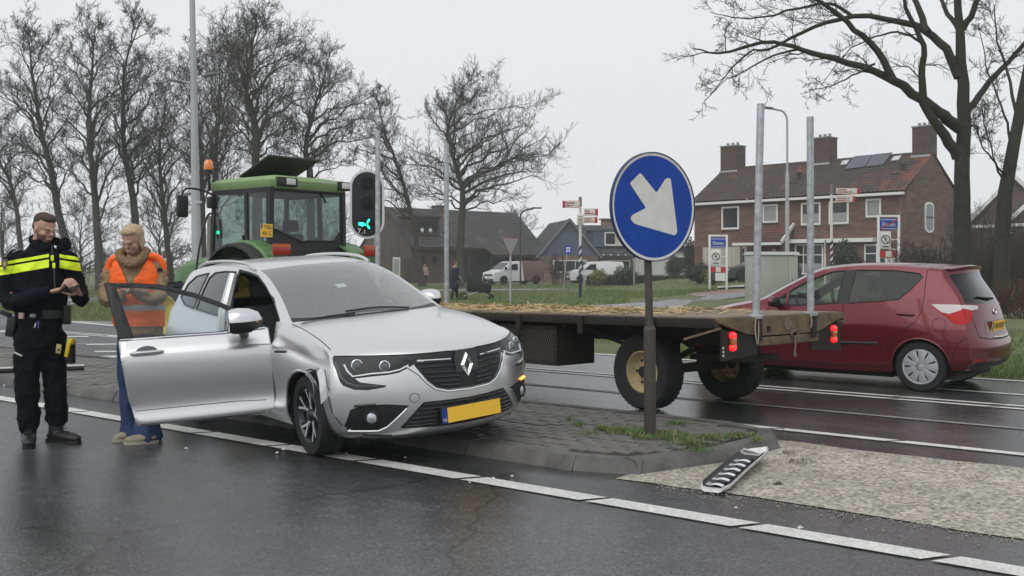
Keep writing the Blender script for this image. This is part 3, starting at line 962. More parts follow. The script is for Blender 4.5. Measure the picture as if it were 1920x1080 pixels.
# ================================================================== houses
def brick_mat(name, c1, c2, mortar, sc=1.0, rough=0.85, dirt=0.35):
 m = bpy.data.materials.new(name); m.use_nodes = True
 nt = m.node_tree; L = nt.links; b = nt.nodes['Principled BSDF']
 b.inputs['Roughness'].default_value = rough
 tc = nt.nodes.new('ShaderNodeTexCoord')
 sp = nt.nodes.new('ShaderNodeSeparateXYZ'); L.new(tc.outputs['Object'], sp.inputs[0])
 ad = nt.nodes.new('ShaderNodeMath'); ad.operation = 'ADD'
 L.new(sp.outputs[0], ad.inputs[0]); L.new(sp.outputs[1], ad.inputs[1])
 cb = nt.nodes.new('ShaderNodeCombineXYZ'); L.new(ad.outputs[0], cb.inputs[0]); L.new(sp.outputs[2], cb.inputs[1])
 br = nt.nodes.new('ShaderNodeTexBrick')
 br.inputs['Color1'].default_value = tuple(c1) + (1,)
 br.inputs['Color2'].default_value = tuple(c2) + (1,)
 br.inputs['Mortar'].default_value = tuple(mortar) + (1,)
 br.inputs['Scale'].default_value = 1.0
 br.inputs['Brick Width'].default_value = 0.22 * sc
 br.inputs['Row Height'].default_value = 0.065 * sc
 br.inputs['Mortar Size'].default_value = 0.006
 br.inputs['Bias'].default_value = -0.1
 L.new(cb.outputs[0], br.inputs['Vector'])
 n = nt.nodes.new('ShaderNodeTexNoise'); n.inputs['Scale'].default_value = 0.9; n.inputs['Detail'].default_value = 8
 mp = nt.nodes.new('ShaderNodeMapping'); mp.inputs['Scale'].default_value = (1, 1, 4)
 L.new(tc.outputs['Object'], mp.inputs[0]); L.new(mp.outputs[0], n.inputs['Vector'])
 cr = nt.nodes.new('ShaderNodeValToRGB')
 cr.color_ramp.elements[0].position = 0.3; cr.color_ramp.elements[0].color = (1 - dirt,) * 3 + (1,)
 cr.color_ramp.elements[1].position = 0.7; cr.color_ramp.elements[1].color = (1 + dirt,) * 3 + (1,)
 L.new(n.outputs['Fac'], cr.inputs['Fac'])
 mx = nt.nodes.new('ShaderNodeMix'); mx.data_type = 'RGBA'; mx.blend_type = 'MULTIPLY'; mx.inputs[0].default_value = 1
 L.new(br.outputs['Color'], mx.inputs[6]); L.new(cr.outputs['Color'], mx.inputs[7])
 L.new(mx.outputs[2], b.inputs['Base Color'])
 return m

def tile_mat(name, c1, c2, c3, edge=None, L_=0, rough=0.7):
 """roof tiles: each tile its own tone, moss and lichen streaks; redder near the verges where tiles were renewed"""
 m = bpy.data.materials.new(name); m.use_nodes = True
 nt = m.node_tree; L = nt.links; b = nt.nodes['Principled BSDF']
 b.inputs['Roughness'].default_value = rough
 tc = nt.nodes.new('ShaderNodeTexCoord')
 vo = nt.nodes.new('ShaderNodeTexVoronoi'); vo.inputs['Scale'].default_value = 3.6
 L.new(tc.outputs['Object'], vo.inputs['Vector'])
 n = nt.nodes.new('ShaderNodeTexNoise'); n.inputs['Scale'].default_value = 0.55; n.inputs['Detail'].default_value = 7
 L.new(tc.outputs['Object'], n.inputs['Vector'])
 ad = nt.nodes.new('ShaderNodeMath'); ad.operation = 'MULTIPLY_ADD'; ad.inputs[1].default_value = 0.35
 L.new(vo.outputs['Color'], ad.inputs[0]); L.new(n.outputs['Fac'], ad.inputs[2])
 last = ad
 if edge:
  sp = nt.nodes.new('ShaderNodeSeparateXYZ'); L.new(tc.outputs['Object'], sp.inputs[0])
  mr = nt.nodes.new('ShaderNodeMapRange'); mr.inputs[1].default_value = L_ - 2.2; mr.inputs[2].default_value = L_; mr.inputs[3].default_value = 0; mr.inputs[4].default_value = edge
  L.new(sp.outputs[0], mr.inputs[0])
  a2 = nt.nodes.new('ShaderNodeMath'); a2.operation = 'ADD'
  L.new(ad.outputs[0], a2.inputs[0]); L.new(mr.outputs[0], a2.inputs[1])
  last = a2
 cr = nt.nodes.new('ShaderNodeValToRGB')
 cr.color_ramp.elements[0].position = 0.55; cr.color_ramp.elements[0].color = tuple(c1) + (1,)
 cr.color_ramp.elements[1].position = 1.0; cr.color_ramp.elements[1].color = tuple(c3) + (1,)
 e = cr.color_ramp.elements.new(0.82); e.color = tuple(c2) + (1,)
 L.new(last.outputs[0], cr.inputs['Fac'])
 L.new(cr.outputs['Color'], b.inputs['Base Color'])
 return m

WPANE = M_('window pane', (0.02, 0.024, 0.028), 0.08, spec=0.6)
NET = M_('pale blind', (0.30, 0.31, 0.31), 0.6)
FRAMEW = M_('white window frame', (0.72, 0.72, 0.70), 0.45)
LEAD = M_('lead flashing', (0.26, 0.26, 0.27), 0.6)
WOODD = M_('dark stained wood', (0.03, 0.026, 0.025), 0.6, var=(6, 0.3))

def tile_roof(parent, x0, x1, y0, z0, y1, z1, mtl, tw=0.24, th=0.33, amp=0.035, name='roof', skew0=0.0, skew1=0.0, both=True):
 """roof plane from eave (y0,z0) to ridge (y1,z1) with courses of pantiles as relief"""
 rl = math.hypot(y1 - y0, z1 - z0)
 dy, dz = (y1 - y0) / rl, (z1 - z0) / rl
 ny, nz = -dz, dy
 if nz < 0: ny, nz = -ny, -nz
 rows = max(2, int(round(rl / th))); th = rl / rows
 nc = int(round((x1 - x0) / tw)); tw = (x1 - x0) / nc
 P = []
 for r in range(rows):
  for e, lift in ((0.0, 0.03), (0.985, 0.0)):
   s_ = (r + e) * th
   line = []
   for k in range(nc * 4 + 1):
    ph = (k % 4) / 4
    h = amp * (0.0, 0.75, 1.0, 0.35)[k % 4] + lift
    xx = x0 + k * tw / 4
    if skew0 or skew1:
     f = s_ / rl
     lo, hi = x0 + skew0 * f, x1 + skew1 * f
     xx = lo + (hi - lo) * k / (nc * 4)
    line.append(Vector((xx, y0 + dy * s_ + ny * h, z0 + dz * s_ + nz * h)))
   P.append(line)
 mb = MB(); mb.grid(P)
 o = mb.build(name, mtl, parent, False)
 return o

def window(parent, x, z, w, h, y=0.0, blind=0.0, pane=WPANE, fr=FRAMEW, t=0.09, mull=(), trans=(), out=0.03):
 """window in a facade lying in the plane y; frame proud, pane set back"""
 mb = MB()
 mb.box(x, x + t, y - out, y + 0.05, z, z + h); mb.box(x + w - t, x + w, y - out, y + 0.05, z, z + h)
 mb.box(x + t, x + w - t, y - out + .002, y + 0.05, z, z + t); mb.box(x + t, x + w - t, y - out + .002, y + 0.05, z + h - t, z + h)
 for q in mull: mb.box(x + q - 0.03, x + q + 0.03, y - out + .006, y + 0.04, z + t, z + h - t)
 for q in trans: mb.box(x + t, x + w - t, y - out + .008, y + 0.04, z + q - 0.03, z + q + 0.03)
 f = mb.build('window', fr, parent, False)
 mb = MB(); mb.box(x + t * .5, x + w - t * .5, y - 0.006, y + 0.02, z + t * .5, z + h - t * .5)
 mb.build('pane', pane, f, False)
 if blind:
  mb = MB(); mb.box(x + t + .03, x + w - t - .03, y - 0.012, y - 0.008, z + t + 0.02, z + t + (h - 2 * t) * blind)
  mb.build('blind', NET, f, False)
 mb = MB(); mb.box(x - 0.05, x + w + 0.05, y - out - 0.05, y + 0.02, z - 0.07, z - 0.002)
 mb.build('sill', M_('dark sill', (0.12, 0.11, 0.1), 0.6), f, False)
 return f

class HouseFrame:
 def __init__(s, origin, xdir, zg):
  s.o = Vector((origin[0], origin[1], 0)); s.x = Vector((xdir[0], xdir[1], 0)).normalized()
  s.y = Vector((-s.x.y, s.x.x, 0)); s.zg = zg
  s.rz = math.atan2(s.x.y, s.x.x)
 def on(s, px, py, yl=0.0):
  """photo pixel -> (x, z) on the house plane at local depth yl"""
  d = Vector(((px - 960) / F, 1.0, -(py - HZ) / F))
  p0 = s.o + s.y * yl
  t = p0.dot(s.y) / d.dot(s.y)
  p = d * t
  return (p - s.o).dot(s.x), H + p.z - s.zg
 def on_gable(s, px, py, xl):
  d = Vector(((px - 960) / F, 1.0, -(py - HZ) / F))
  t = (s.o + s.x * xl).dot(s.x) / d.dot(s.x)
  p = d * t
  return (p - s.o).dot(s.y), H + p.z - s.zg

ZG = 0.62
pR = At(1698, 358, 4.54 * F / 142); pL = At(1302, 380, 4.54 * F / 120)
ha = HouseFrame(pL, (pR - pL)[:2], ZG)
LA = (pR - pL).xy.length
EA = 5.38
DA, RA = 7.4, 7.95
house = empty('brick_house', (ha.o.x, ha.o.y, ZG), ha.rz, 'red brown brick terrace house with pantile roof, solar panels and three chimneys', 'house')
BRICKA = brick_mat('red brown brick', (0.165, 0.082, 0.060), (0.115, 0.060, 0.047), (0.15, 0.13, 0.115))
BRICKG = brick_mat('grey brown gable brick', (0.125, 0.085, 0.068), (0.098, 0.070, 0.058), (0.14, 0.12, 0.11))
TILEA = tile_mat('weathered red pantiles', (0.050, 0.041, 0.038), (0.068, 0.049, 0.043), (0.19, 0.068, 0.042), 0.27, LA)
mb = MB()
mb.box(0, LA, 0, DA, -0.6, EA)
mb.build('wall', BRICKA, house, False)
gb = MB()
gb.add([(LA + .004, 0, -0.6), (LA + .004, DA, -0.6), (LA + .004, DA, EA), (LA + .004, DA / 2, RA - 0.05), (LA + .004, 0, EA)], [(0, 1, 2, 3, 4)])
gb.build('gable_wall', BRICKG, house, False)
gb = MB(); gb.add([(0, 0, EA), (0, DA, EA), (0, DA / 2, RA - .05)], [(0, 2, 1)])
gb.build('gable_wall', BRICKG, house, False)
rf = tile_roof(house, -0.12, LA + 0.10, -0.38, EA - 0.02, DA / 2, RA, TILEA, 0.30, 0.36, 0.085)
tile_roof(house, -0.12, LA + 0.10, DA + 0.38, EA - 0.02, DA / 2, RA, TILEA, name='roof')
mb = MB(); mb.tube([(-0.12, DA / 2, RA + 0.03), (LA + .1, DA / 2, RA + 0.03)], 0.11, 8)
mb.build('ridge', TILEA, house)
mb = MB(); mb.box(-0.1, LA + 0.02, -0.44, -0.16, EA - 0.22, EA - 0.06); mb.build('gutter', FRAMEW, house, False)
slope = math.atan2(RA - EA, DA / 2 + 0.38)
def on_roof(px, py):
 """photo pixel -> local point on the front roof slope"""
 d = Vector(((px - 960) / F, 1.0, -(py - HZ) / F))
 o_ = Vector((0, 0, H))
 nl = Vector((0, -math.sin(slope), math.cos(slope)))
 nw = ha.y * nl.y + Vector((0, 0, nl.z))
 p0 = ha.o + ha.y * (-0.38) + Vector((0, 0, ZG + EA - 0.02))
 t = (p0 - o_).dot(nw) / d.dot(nw)
 p = o_ + d * t
 q = p - ha.o
 return Vector((q.dot(ha.x), q.dot(ha.y), p.z - ZG))
def roof_panel(pxs, lift, thick, mtl, name, parent):
 nl = Vector((0, -math.sin(slope), math.cos(slope)))
 q = [on_roof(*p) for p in pxs]
 mb = MB()
 mb.add([p + nl * lift for p in q] + [p + nl * (lift + thick) for p in q], [(0, 1, 2, 3), (7, 6, 5, 4)] + [(i, (i + 1) % 4, 4 + (i + 1) % 4, 4 + i) for i in range(4)])
 o = mb.build(name, mtl, parent, False)
 bm = bmesh.new(); bm.from_mesh(o.data); bmesh.ops.recalc_face_normals(bm, faces=bm.faces[:]); bm.to_mesh(o.data); bm.free()
 return o
SOLAR = M_('solar glass', (0.05, 0.055, 0.075), 0.18, var=(0.8, 0.1))
def zz(x, y): return (1280 + x / 3, 200 + y / 3)
roof_panel([zz(912, 362), zz(1026, 348), zz(1072, 280), zz(968, 290)], 0.10, 0.05, SOLAR, 'solar_panel', rf)
roof_panel([zz(1031, 348), zz(1130, 336), zz(1182, 268), zz(1077, 279)], 0.10, 0.05, SOLAR, 'solar_panel', rf)
for q in ([(880, 342), (928, 336), (948, 304), (900, 311)], [(1166, 318), (1222, 311), (1242, 280), (1188, 288)]):
 sk = roof_panel([zz(*p) for p in q], 0.06, 0.07, M_('rooflight frame', (0.1, 0.09, 0.09), 0.5), 'rooflight', rf)
 cx = sum(p[0] for p in q) / 4; cy = sum(p[1] for p in q) / 4
 roof_panel([zz(cx + (p[0] - cx) * .74, cy + (p[1] - cy) * .74) for p in q], 0.131, 0.012, M_('rooflight pane', (0.5, 0.53, 0.56), 0.15), 'pane', sk)
for q in ((650, 415), (1240, 365)):
 c0 = on_roof(*zz(*q)); mb = MB(); mb.box(c0.x - .1, c0.x + .1, c0.y - .1, c0.y + .1, c0.z - .1, c0.z + .42); mb.box(c0.x - .17, c0.x + .17, c0.y - .17, c0.y + .17, c0.z + .42, c0.z + .5)
 mb.box(c0.x - .5, c0.x + .1, c0.y - .45, c0.y - .12, c0.z - .2, c0.z - .12)
 mb.build('roof_vent', M_('roof vent', (0.05, 0.045, 0.045), 0.7), rf, False)
BRICKC = brick_mat('dark chimney brick', (0.085, 0.058, 0.048), (0.06, 0.044, 0.038), (0.10, 0.09, 0.08))
for (x0, x1, yt, yb_) in ((237, 353, 232, 372), (755, 870, 185, 312), (1338, 1460, 120, 292)):
 yl = DA / 2 + 0.1
 xa, za = ha.on(*zz(x0, yt), yl); xb, zb = ha.on(*zz(x1, yt), yl)
 wch = (xb - xa) * 0.80
 if xb > LA: xa, xb = LA - wch, LA
 mb = MB(); mb.box(xa, xa + wch, yl - 0.55, yl + 0.55, RA - 1.0, za)
 ch = mb.build('chimney', BRICKC, rf, False)
 mb = MB(); mb.box(xa - 0.05, xa + wch + 0.05, yl - 0.6, yl + 0.6, za, za + 0.08)
 for k in range(3): mb.lathe([(0.1, za + .08), (0.11, za + .3), (0.07, za + .32)], 8, T(xa + wch * (k + .7) / 3.4, yl, 0))
 mb.build('chimney_cap', LEAD, ch)
 mb = MB(); zf = EA - 0.02 + (yl - 0.55 + 0.38) * math.tan(slope)
 mb.add([(xa - .06, yl - .66, zf + .04), (xa + wch + .06, yl - .66, zf + .04), (xa + wch + .06, yl - .545, zf + .2), (xa - .06, yl - .545, zf + .2)], [(0, 1, 2, 3)])
 mb.build('flashing', LEAD, ch, False)
for (x0, x1, y0, y1, bl) in ((220, 318, 560, 690, 0.0), (452, 536, 548, 652, 0.98), (667, 777, 537, 666, 0.5), (823, 935, 527, 660, 0.48), (1031, 1117, 516, 622, 0.96)):
 xa, zt = ha.on(*zz(x0, (y0 * 1.0))); xb, zt2 = ha.on(*zz(x1, y0)); _, zb = ha.on(*zz((x0 + x1) / 2, y1))
 window(house, xa, zb, xb - xa, (zt + zt2) / 2 - zb - 0.02, 0.0, bl, t=0.12, out=0.05)
xa, zt = ha.on(*zz(605, 757)); xb, _ = ha.on(*zz(1090, 745))
mb = MB(); mb.box(xa, xb, -0.5, 0.02, zt - 0.14, zt + 0.1); mb.build('canopy', FRAMEW, house, False)
for (x0, x1, mull, trans) in ((632, 792, (0.62, 1.3, 1.95), (1.25,)), (1022, 1098, (1.0,), (1.3,))):
 xa, zt = ha.on(*zz(x0, 770)); xb, _ = ha.on(*zz(x1, 770))
 window(house, xa, 0.35, xb - xa, zt - 0.4, 0.0, 0.34, mull=mull, trans=trans, t=0.1)
xa, zt = ha.on(*zz(115, 792)); xb, _ = ha.on(*zz(325, 790))
mb = MB(); mb.box(xa, xb, -0.04, 0.02, -0.3, zt)
gd = mb.build('garage_door', M_('cream garage door', (0.46, 0.43, 0.38), 0.6, var=(0.5, .08)), house, False)
mb = MB()
for k in range(1, 9): mb.box(xa + (xb - xa) * k / 9 - .012, xa + (xb - xa) * k / 9 + .012, -0.043, -0.038, -0.3, zt - .05)
mb.build('door_groove', M_('groove', (0.2, 0.18, 0.16), 0.7), gd, False)
xb2, _ = ha.on(*zz(362, 790))
mb = MB(); mb.box(xb + 0.15, xb2, -0.03, 0.02, -0.3, zt); mb.build('front_door', M_('pale door', (0.42, 0.40, 0.37), 0.5), house, False)
mb = MB(); mb.box(xb + 0.17, xb + .32, -0.036, -0.03, 0.1, zt - .1); mb.build('pane', WPANE, house, False)
xa, za = ha.on(*zz(300, 664)); xb, zb = ha.on(*zz(580, 660))
x2, z2 = ha.on(*zz(287, 765), -1.5); x3, _ = ha.on(*zz(520, 760), -1.5)
TILER = tile_mat('red porch tiles', (0.075, 0.040, 0.034), (0.13, 0.048, 0.036), (0.2, 0.075, 0.05))
pr = tile_roof(house, x2, x2 + (xb - xa) * 0.93, -1.5, z2, 0.0, zb, TILER, name='porch_roof')
xe = x2 + (xb - xa) * 0.93
mb = MB(); mb.box(x2 - .05, xe + .03, -1.62, -1.44, z2 - 0.2, z2 - 0.02); mb.bar((xe + .05, -1.5, z2 - .02), (xe + .05, 0, zb - .02), 0.1, 0.22); mb.build('fascia', FRAMEW, pr, False)
mb = MB(); mb.add([(xe - .1, -1.35, -.5), (xe - .1, 0, -.5), (xe - .1, 0, zb - .1), (xe - .1, -1.35, z2)], [(0, 1, 2, 3)]); mb.build('porch_wall', BRICKA, pr, False)
mb = MB(); mb.tube([(xe - 1.2, -.1, z2 - .65), (xe - 1.2, -.3, z2 - .5)], .03, 6); mb.sphere((xe - 1.2, -.35, z2 - .52), .13)
mb.build('wall_lamp', FRAMEW, pr)
v0, zt = ha.on_gable(*zz(1360, 533), LA); v1, zb = ha.on_gable(*zz(1409, 711), LA)
rr = (v1 - v0) / 2; cv = (v0 + v1) / 2
def stadium(r, z0, z1, n=8, q=0.45):
 return [(math.cos(PI * k / n) * r, z1 - r * q + math.sin(PI * k / n) * r * q) for k in range(n + 1)] + [(-math.cos(PI * k / n) * r, z0 + r * q - math.sin(PI * k / n) * r * q) for k in range(n + 1)]
MG = Matrix(((0, 0, 1, LA + 0.003), (1, 0, 0, cv), (0, 1, 0, 0), (0, 0, 0, 1)))
mb = MB(); mb.prism(stadium(rr, zb, zt), 0.06, MG); gw = mb.build('window', FRAMEW, house, False)
mb = MB(); mb.prism(stadium(rr - 0.14, zb + .14, zt - .14), 0.01, MG @ T(0, 0, 0.062)); mb.build('pane', M_('pale pane', (0.2, 0.22, 0.23), 0.2), gw, False)
mb = MB(); mb.box(-rr + .1, rr - .1, (zb + zt) / 2 - .04, (zb + zt) / 2 + .04, 0.064, 0.085, 0, MG); mb.build('transom', WOODD, gw, False)
mb = MB(); xp, zp = LA - 0.25, 0
mb.tube([(xp, -0.08, EA - .2), (xp, -0.08, -.5)], .05, 6); mb.build('drainpipe', M_('grey pipe', (0.15, .15, .16), .6), house)

hb = HouseFrame((-8.9, 90), (0.75, 0.66), 0.0)
LB, DB, EB, RB = 15.9, 8.2, 3.2, 6.95
hbo = empty('tiled_house', (hb.o.x, hb.o.y, 0), hb.rz, 'low house with big dark ribbed roof and brown dormer behind the dome shaped tree', 'house')
STUC = M_('taupe wall', (0.085, 0.070, 0.064), 0.85, var=(1.2, 0.2))
BRICKB = brick_mat('brown brick', (0.095, 0.068, 0.056), (0.075, 0.055, 0.046), (0.11, 0.10, 0.09))
TILEB = tile_mat('dark concrete tiles', (0.036, 0.034, 0.035), (0.052, 0.05, 0.051), (0.13, 0.13, 0.132))
mb = MB(); mb.box(0, LB, 0.4, DB, -0.3, EB); mb.build('wall', BRICKB, hbo, False)
mb = MB(); mb.add([(-.005, 0, -.3), (-.005, DB, -.3), (-.005, DB, EB), (-.005, DB / 2, RB - .1), (-.005, 0, EB)], [(4, 3, 2, 1, 0)])
mb.build('gable_wall', STUC, hbo, False)
mb = MB(); mb.add([(LB + .005, 0, -.3), (LB + .005, DB, -.3), (LB + .005, DB, EB), (LB + .005, DB / 2, RB - .1), (LB + .005, 0, EB)], [(0, 1, 2, 3, 4)])
mb.build('gable_wall', STUC, hbo, False)
rb = tile_roof(hbo, -0.15, LB + .15, -0.2, EB, DB / 2, RB, TILEB, 0.3, 0.36, 0.03)
tile_roof(hbo, -0.15, LB + .15, DB + .2, EB, DB / 2, RB, TILEB, 0.3, 0.4, 0.03)
tile_roof(hbo, LB * 0.52, LB + .15, -1.3, EB - 0.62, -0.2, EB + .005, TILEB, 0.3, 0.4, 0.03, 'lower_roof')
mb = MB(); mb.box(-.15, LB * .52, -.3, -.18, EB - .2, EB - .02); mb.box(LB * .52, LB + .15, -1.4, -1.28, EB - .86, EB - .64); mb.build('gutter', WOODD, hbo, False)
mb = MB(); mb.bar((-.17, -.2, EB + .03), (-.17, DB / 2, RB + .05), .08, .22); mb.build('bargeboard', WOODD, hbo, False)
def zb2(x, y): return (700 + x / 3, 340 + y / 3)
xa, za = hb.on(*zb2(228, 308), 0.9); xb, zt = hb.on(*zb2(372, 206), 0.9)
mb = MB(); mb.box(xa, xb, 0.9, 3.5, za - .1, zt); mb.box(xa - .15, xb + .15, .75, 3.6, zt, zt + .14)
dm = mb.build('dormer', M_('brown dormer boards', (0.060, 0.036, 0.032), 0.7), hbo, False)
window(dm, xa + .25, za + .25, (xb - xa) - .5, zt - za - .4, 0.9, 0, fr=M_('brown frame', (0.05, 0.03, 0.028), .6), mull=((xb - xa) * .4,), t=.08, out=.04)
for k in (.3, .62):
 mb = MB(); mb.sphere((xa + (xb - xa) * k, .82, za + .55), .2, 8, 6, (1, .3, 1)); mb.build('window_ornament', FRAMEW, dm)
xa, za = hb.on(*zb2(345, 135), DB / 2); xb, _ = hb.on(*zb2(402, 135), DB / 2)
mb = MB(); mb.box(xa, xb, DB / 2 - .5, DB / 2 + .5, RB - .6, za); mb.build('chimney', BRICKB, hbo, False)
for (x0, x1, y0, y1, bl) in ((112, 152, 425, 492, .9), (262, 292, 420, 470, 0), (330, 360, 420, 465, 0)):
 xa, zt = hb.on(*zb2(x0, y0), .4); xb, _ = hb.on(*zb2(x1, y0), .4); _, z0_ = hb.on(*zb2(x1, y1), .4)
 if xa > 0: window(hbo, xa, z0_, xb - xa, zt - z0_, .4, bl, t=.08, fr=WOODD)
v0, _ = hb.on_gable(*zb2(112, 460), 0); v1, _ = hb.on_gable(*zb2(152, 460), 0)
MGB = Matrix(((0, 0, -1, -0.006), (1, 0, 0, 0), (0, 1, 0, 0), (0, 0, 0, 1)))
mb = MB(); mb.box(min(v0, v1), max(v0, v1), 0.6, 2.3, 0.0, 0.05, 0, MGB); wg = mb.build('window', FRAMEW, hbo, False)
mb = MB(); mb.box(min(v0, v1) + .12, max(v0, v1) - .12, 0.75, 2.15, 0.052, 0.06, 0, MGB); mb.build('pane', NET, wg, False)
v0, _ = hb.on_gable(*zb2(175, 460), 0); v1, _ = hb.on_gable(*zb2(210, 460), 0)
mb = MB(); mb.box(min(v0, v1), max(v0, v1), -0.1, 2.15, 0.0, 0.05, 0, MGB); mb.build('door', WOODD, hbo, False)
xa, _ = hb.on(*zb2(480, 450), 0.4); xb, _ = hb.on(*zb2(890, 450), .4)
mb = MB(); mb.box(xa, xb, 0.36, .40, -.2, 2.4); mb.build('carport_shade_panel', M_('carport shade', (0.02, 0.02, 0.022), .8), hbo, False)  # flat dark panel, its colour stands for the shade inside the carport
for k in (.0, .3, .62, 1.0):
 mb = MB(); xx = xa + (xb - xa) * k; mb.box(xx - .1, xx + .1, -1.2, -1.0, -.2, EB - .7); mb.build('post', WOODD, hbo, False)

hc = HouseFrame(At(1010, 470, 97)[:2], (0.985, 0.17), 0.0)
WC = 5.9; EC, RC = 2.75, 5.95; DC = 9.0; LC = 14.5
hco = empty('boarded_house', (hc.o.x, hc.o.y, 0), hc.rz, 'house with blue grey boarded gable and wide dormer behind the white van', 'house')
BLUEB = M_('blue grey boards', (0.085, 0.105, 0.15), 0.65, var=(0.6, 0.15))
TILEC = tile_mat('slate grey tiles', (0.036, 0.037, 0.040), (0.055, 0.055, 0.058), (0.105, 0.105, 0.11))
BRICKP = brick_mat('pale brown brick', (0.20, 0.14, 0.11), (0.155, 0.112, 0.09), (0.17, 0.155, 0.14))
mb = MB(); mb.box(0, WC, 0, DC, -.3, 2.5); mb.box(WC + .01, LC, 2.2, DC, -.3, 2.9); mb.build('wall', BRICKP, hco, False)
nb = 12
for k in range(nb):
 z0 = 2.5 + (RC - 2.5) * k / nb; z1 = 2.5 + (RC - 2.5) * (k + 1) / nb
 h0 = (WC / 2 + .1) * (1 - (z0 - 2.5) / (RC - 2.5)); h1 = (WC / 2 + .1) * (1 - (z1 - 2.5) / (RC - 2.5))
 mb = MB(); mb.add([(WC / 2 - h0, -.05, z0), (WC / 2 + h0, -.05, z0), (WC / 2 + h1, -.02, z1), (WC / 2 - h1, -.02, z1), (WC / 2 - h0, 0.1, z0), (WC / 2 + h0, .1, z0)], [(0, 1, 2, 3), (4, 5, 1, 0)])
 mb.build('board', BLUEB, hco, False)
def slope_x(x0, z0, x1, z1, ya, yb_, name):
 Mx = Matrix(((0, 1, 0, 0), (-1, 0, 0, 0), (0, 0, 1, 0), (0, 0, 0, 1)))
 o_ = tile_roof(hco, -yb_, -ya, x0, z0, x1, z1, TILEC, 0.3, 0.38, 0.03, name)
 o_.data.transform(Mx)
slope_x(-.25, 2.3, WC / 2, RC + .05, -.3, DC, 'roof')
slope_x(WC + .25, 2.3, WC / 2, RC + .05, -.3, DC, 'roof')
mb = MB(); mb.bar((-.25, -.32, 2.32), (WC / 2, -.32, RC + .1), .06, .2); mb.bar((WC + .25, -.32, 2.32), (WC / 2, -.32, RC + .1), .06, .2)
mb.build('bargeboard', M_('grey bargeboard', (.16, .17, .19), .6), hco, False)
rc = tile_roof(hco, WC - 1.2, LC, 1.7, 2.75, 5.6, 5.7, TILEC, 0.3, 0.38, 0.03)
mb = MB(); mb.box(WC - .9, LC + .1, 1.55, 1.7, 2.5, 2.72); mb.build('gutter', BLUEB, hco, False)
mb = MB(); mb.box(6.0, 12.4, 2.3, 5.5, 3.4, 5.05); mb.box(5.8, 12.6, 2.1, 5.6, 5.05, 5.25); dm = mb.build('dormer', BLUEB, hco, False)
window(dm, 7.1, 3.55, 2.9, 1.35, 2.3, 0, mull=(1.12, 1.75), t=.14, out=.05)
mb = MB(); mb.box(8.3, 8.75, 2.24, 2.3, 3.65, 4.8); mb.build('cream_panel', M_('cream panel', (.6, .55, .4), .6), dm, False)
mb = MB(); mb.box(7.4, 10.2, 3.8, 4.8, 5.25, 6.2); mb.box(7.2, 10.4, 3.6, 5, 6.2, 6.32); mb.build('chimney', BRICKP, hco, False)
for k in range(5):
 mb = MB(); mb.sphere((WC + .9 + k * 0.75, 1.52, 2.62), .09, 8, 6); mb.build('eave_lamp', FRAMEW, hco)
window(hco, 1.4, 0.9, 3.3, 1.2, 0.0, 0, mull=(1.1, 2.2), t=.1)
window(hco, WC + .8, 0.6, 3.0, 1.5, 2.2, .4, mull=(1.0, 2.0), t=.1)
an = HouseFrame(At(1228, 500, 92)[:2], (0.97, 0.24), 0.3)
ano = empty('white_annex', (an.o.x, an.o.y, 0.3), an.rz, 'small white walled building with low dark roof behind the clipped bushes', 'building')
mb = MB(); mb.box(0, 5.0, 0, 5, -.4, 2.6); mb.build('wall', M_('white render', (.55, .55, .54), .8, var=(1, .08)), ano, False)
mb = MB(); mb.box(-.3, 5.3, -.3, 5.3, 2.6, 3.0); mb.build('roof', WOODD, ano, False)
window(ano, 1.6, .8, 1.6, 1.3, 0, 0)
window(ano, 3.6, .3, .9, 1.9, 0, 0)
def gable_house(px, py, Y, w, d, e, r, rot, label, zg=0.6):
 p = At(px, py, Y)
 g = empty('gabled_house', (p.x, p.y, zg), rot, label, 'house', 'dark roofed houses behind the right hand trees')
 mb = MB(); mb.box(0, w, 0, d, -.6, e); mb.build('wall', BRICKG, g, False)
 mb = MB(); mb.add([(0, -.004, e), (w, -.004, e), (w / 2, -.004, r - .1)], [(0, 1, 2)]); mb.build('gable_wall', BRICKG, g, False)
 Mx = Matrix(((0, 1, 0, 0), (-1, 0, 0, 0), (0, 0, 1, 0), (0, 0, 0, 1)))
 for x0 in (-.4, w + .4):
  o_ = tile_roof(g, -d, .45, x0, e - .4, w / 2, r, TILEC, 0.35, 0.42, 0.03); o_.data.transform(Mx)
 for x0 in (-.4, w + .4):
  mb = MB(); mb.bar((x0, -.47, e - .38), (w / 2, -.47, r + .06), .08, .28); mb.build('bargeboard', FRAMEW, g, False)
 window(g, w * .28, e * .52, w * .44, 1.2, 0, .4, mull=(w * .22,))
 mb = MB(); mb.box(-.4, w + .4, -.5, -.42, e - .62, e - .4); mb.build('fascia', FRAMEW, g, False)
 return g
gable_house(1822, 500, 82, 6.2, 9, 4.6, 8.0, -0.55, 'dark slate roofed house just right of the big tree trunk')
gable_house(1898, 500, 74, 6.5, 9, 4.4, 7.6, -0.5, 'dark slate roofed house behind the leaning tree')
# ================================================================== street furniture, bushes, far traffic and people
def pole(mb, p, h, r0, r1=None, n=12, z0=-0.1):
 mb.tube([(p[0], p[1], p[2] + z0), (p[0], p[1], p[2] + h)], [r0, r1 or r0], n)

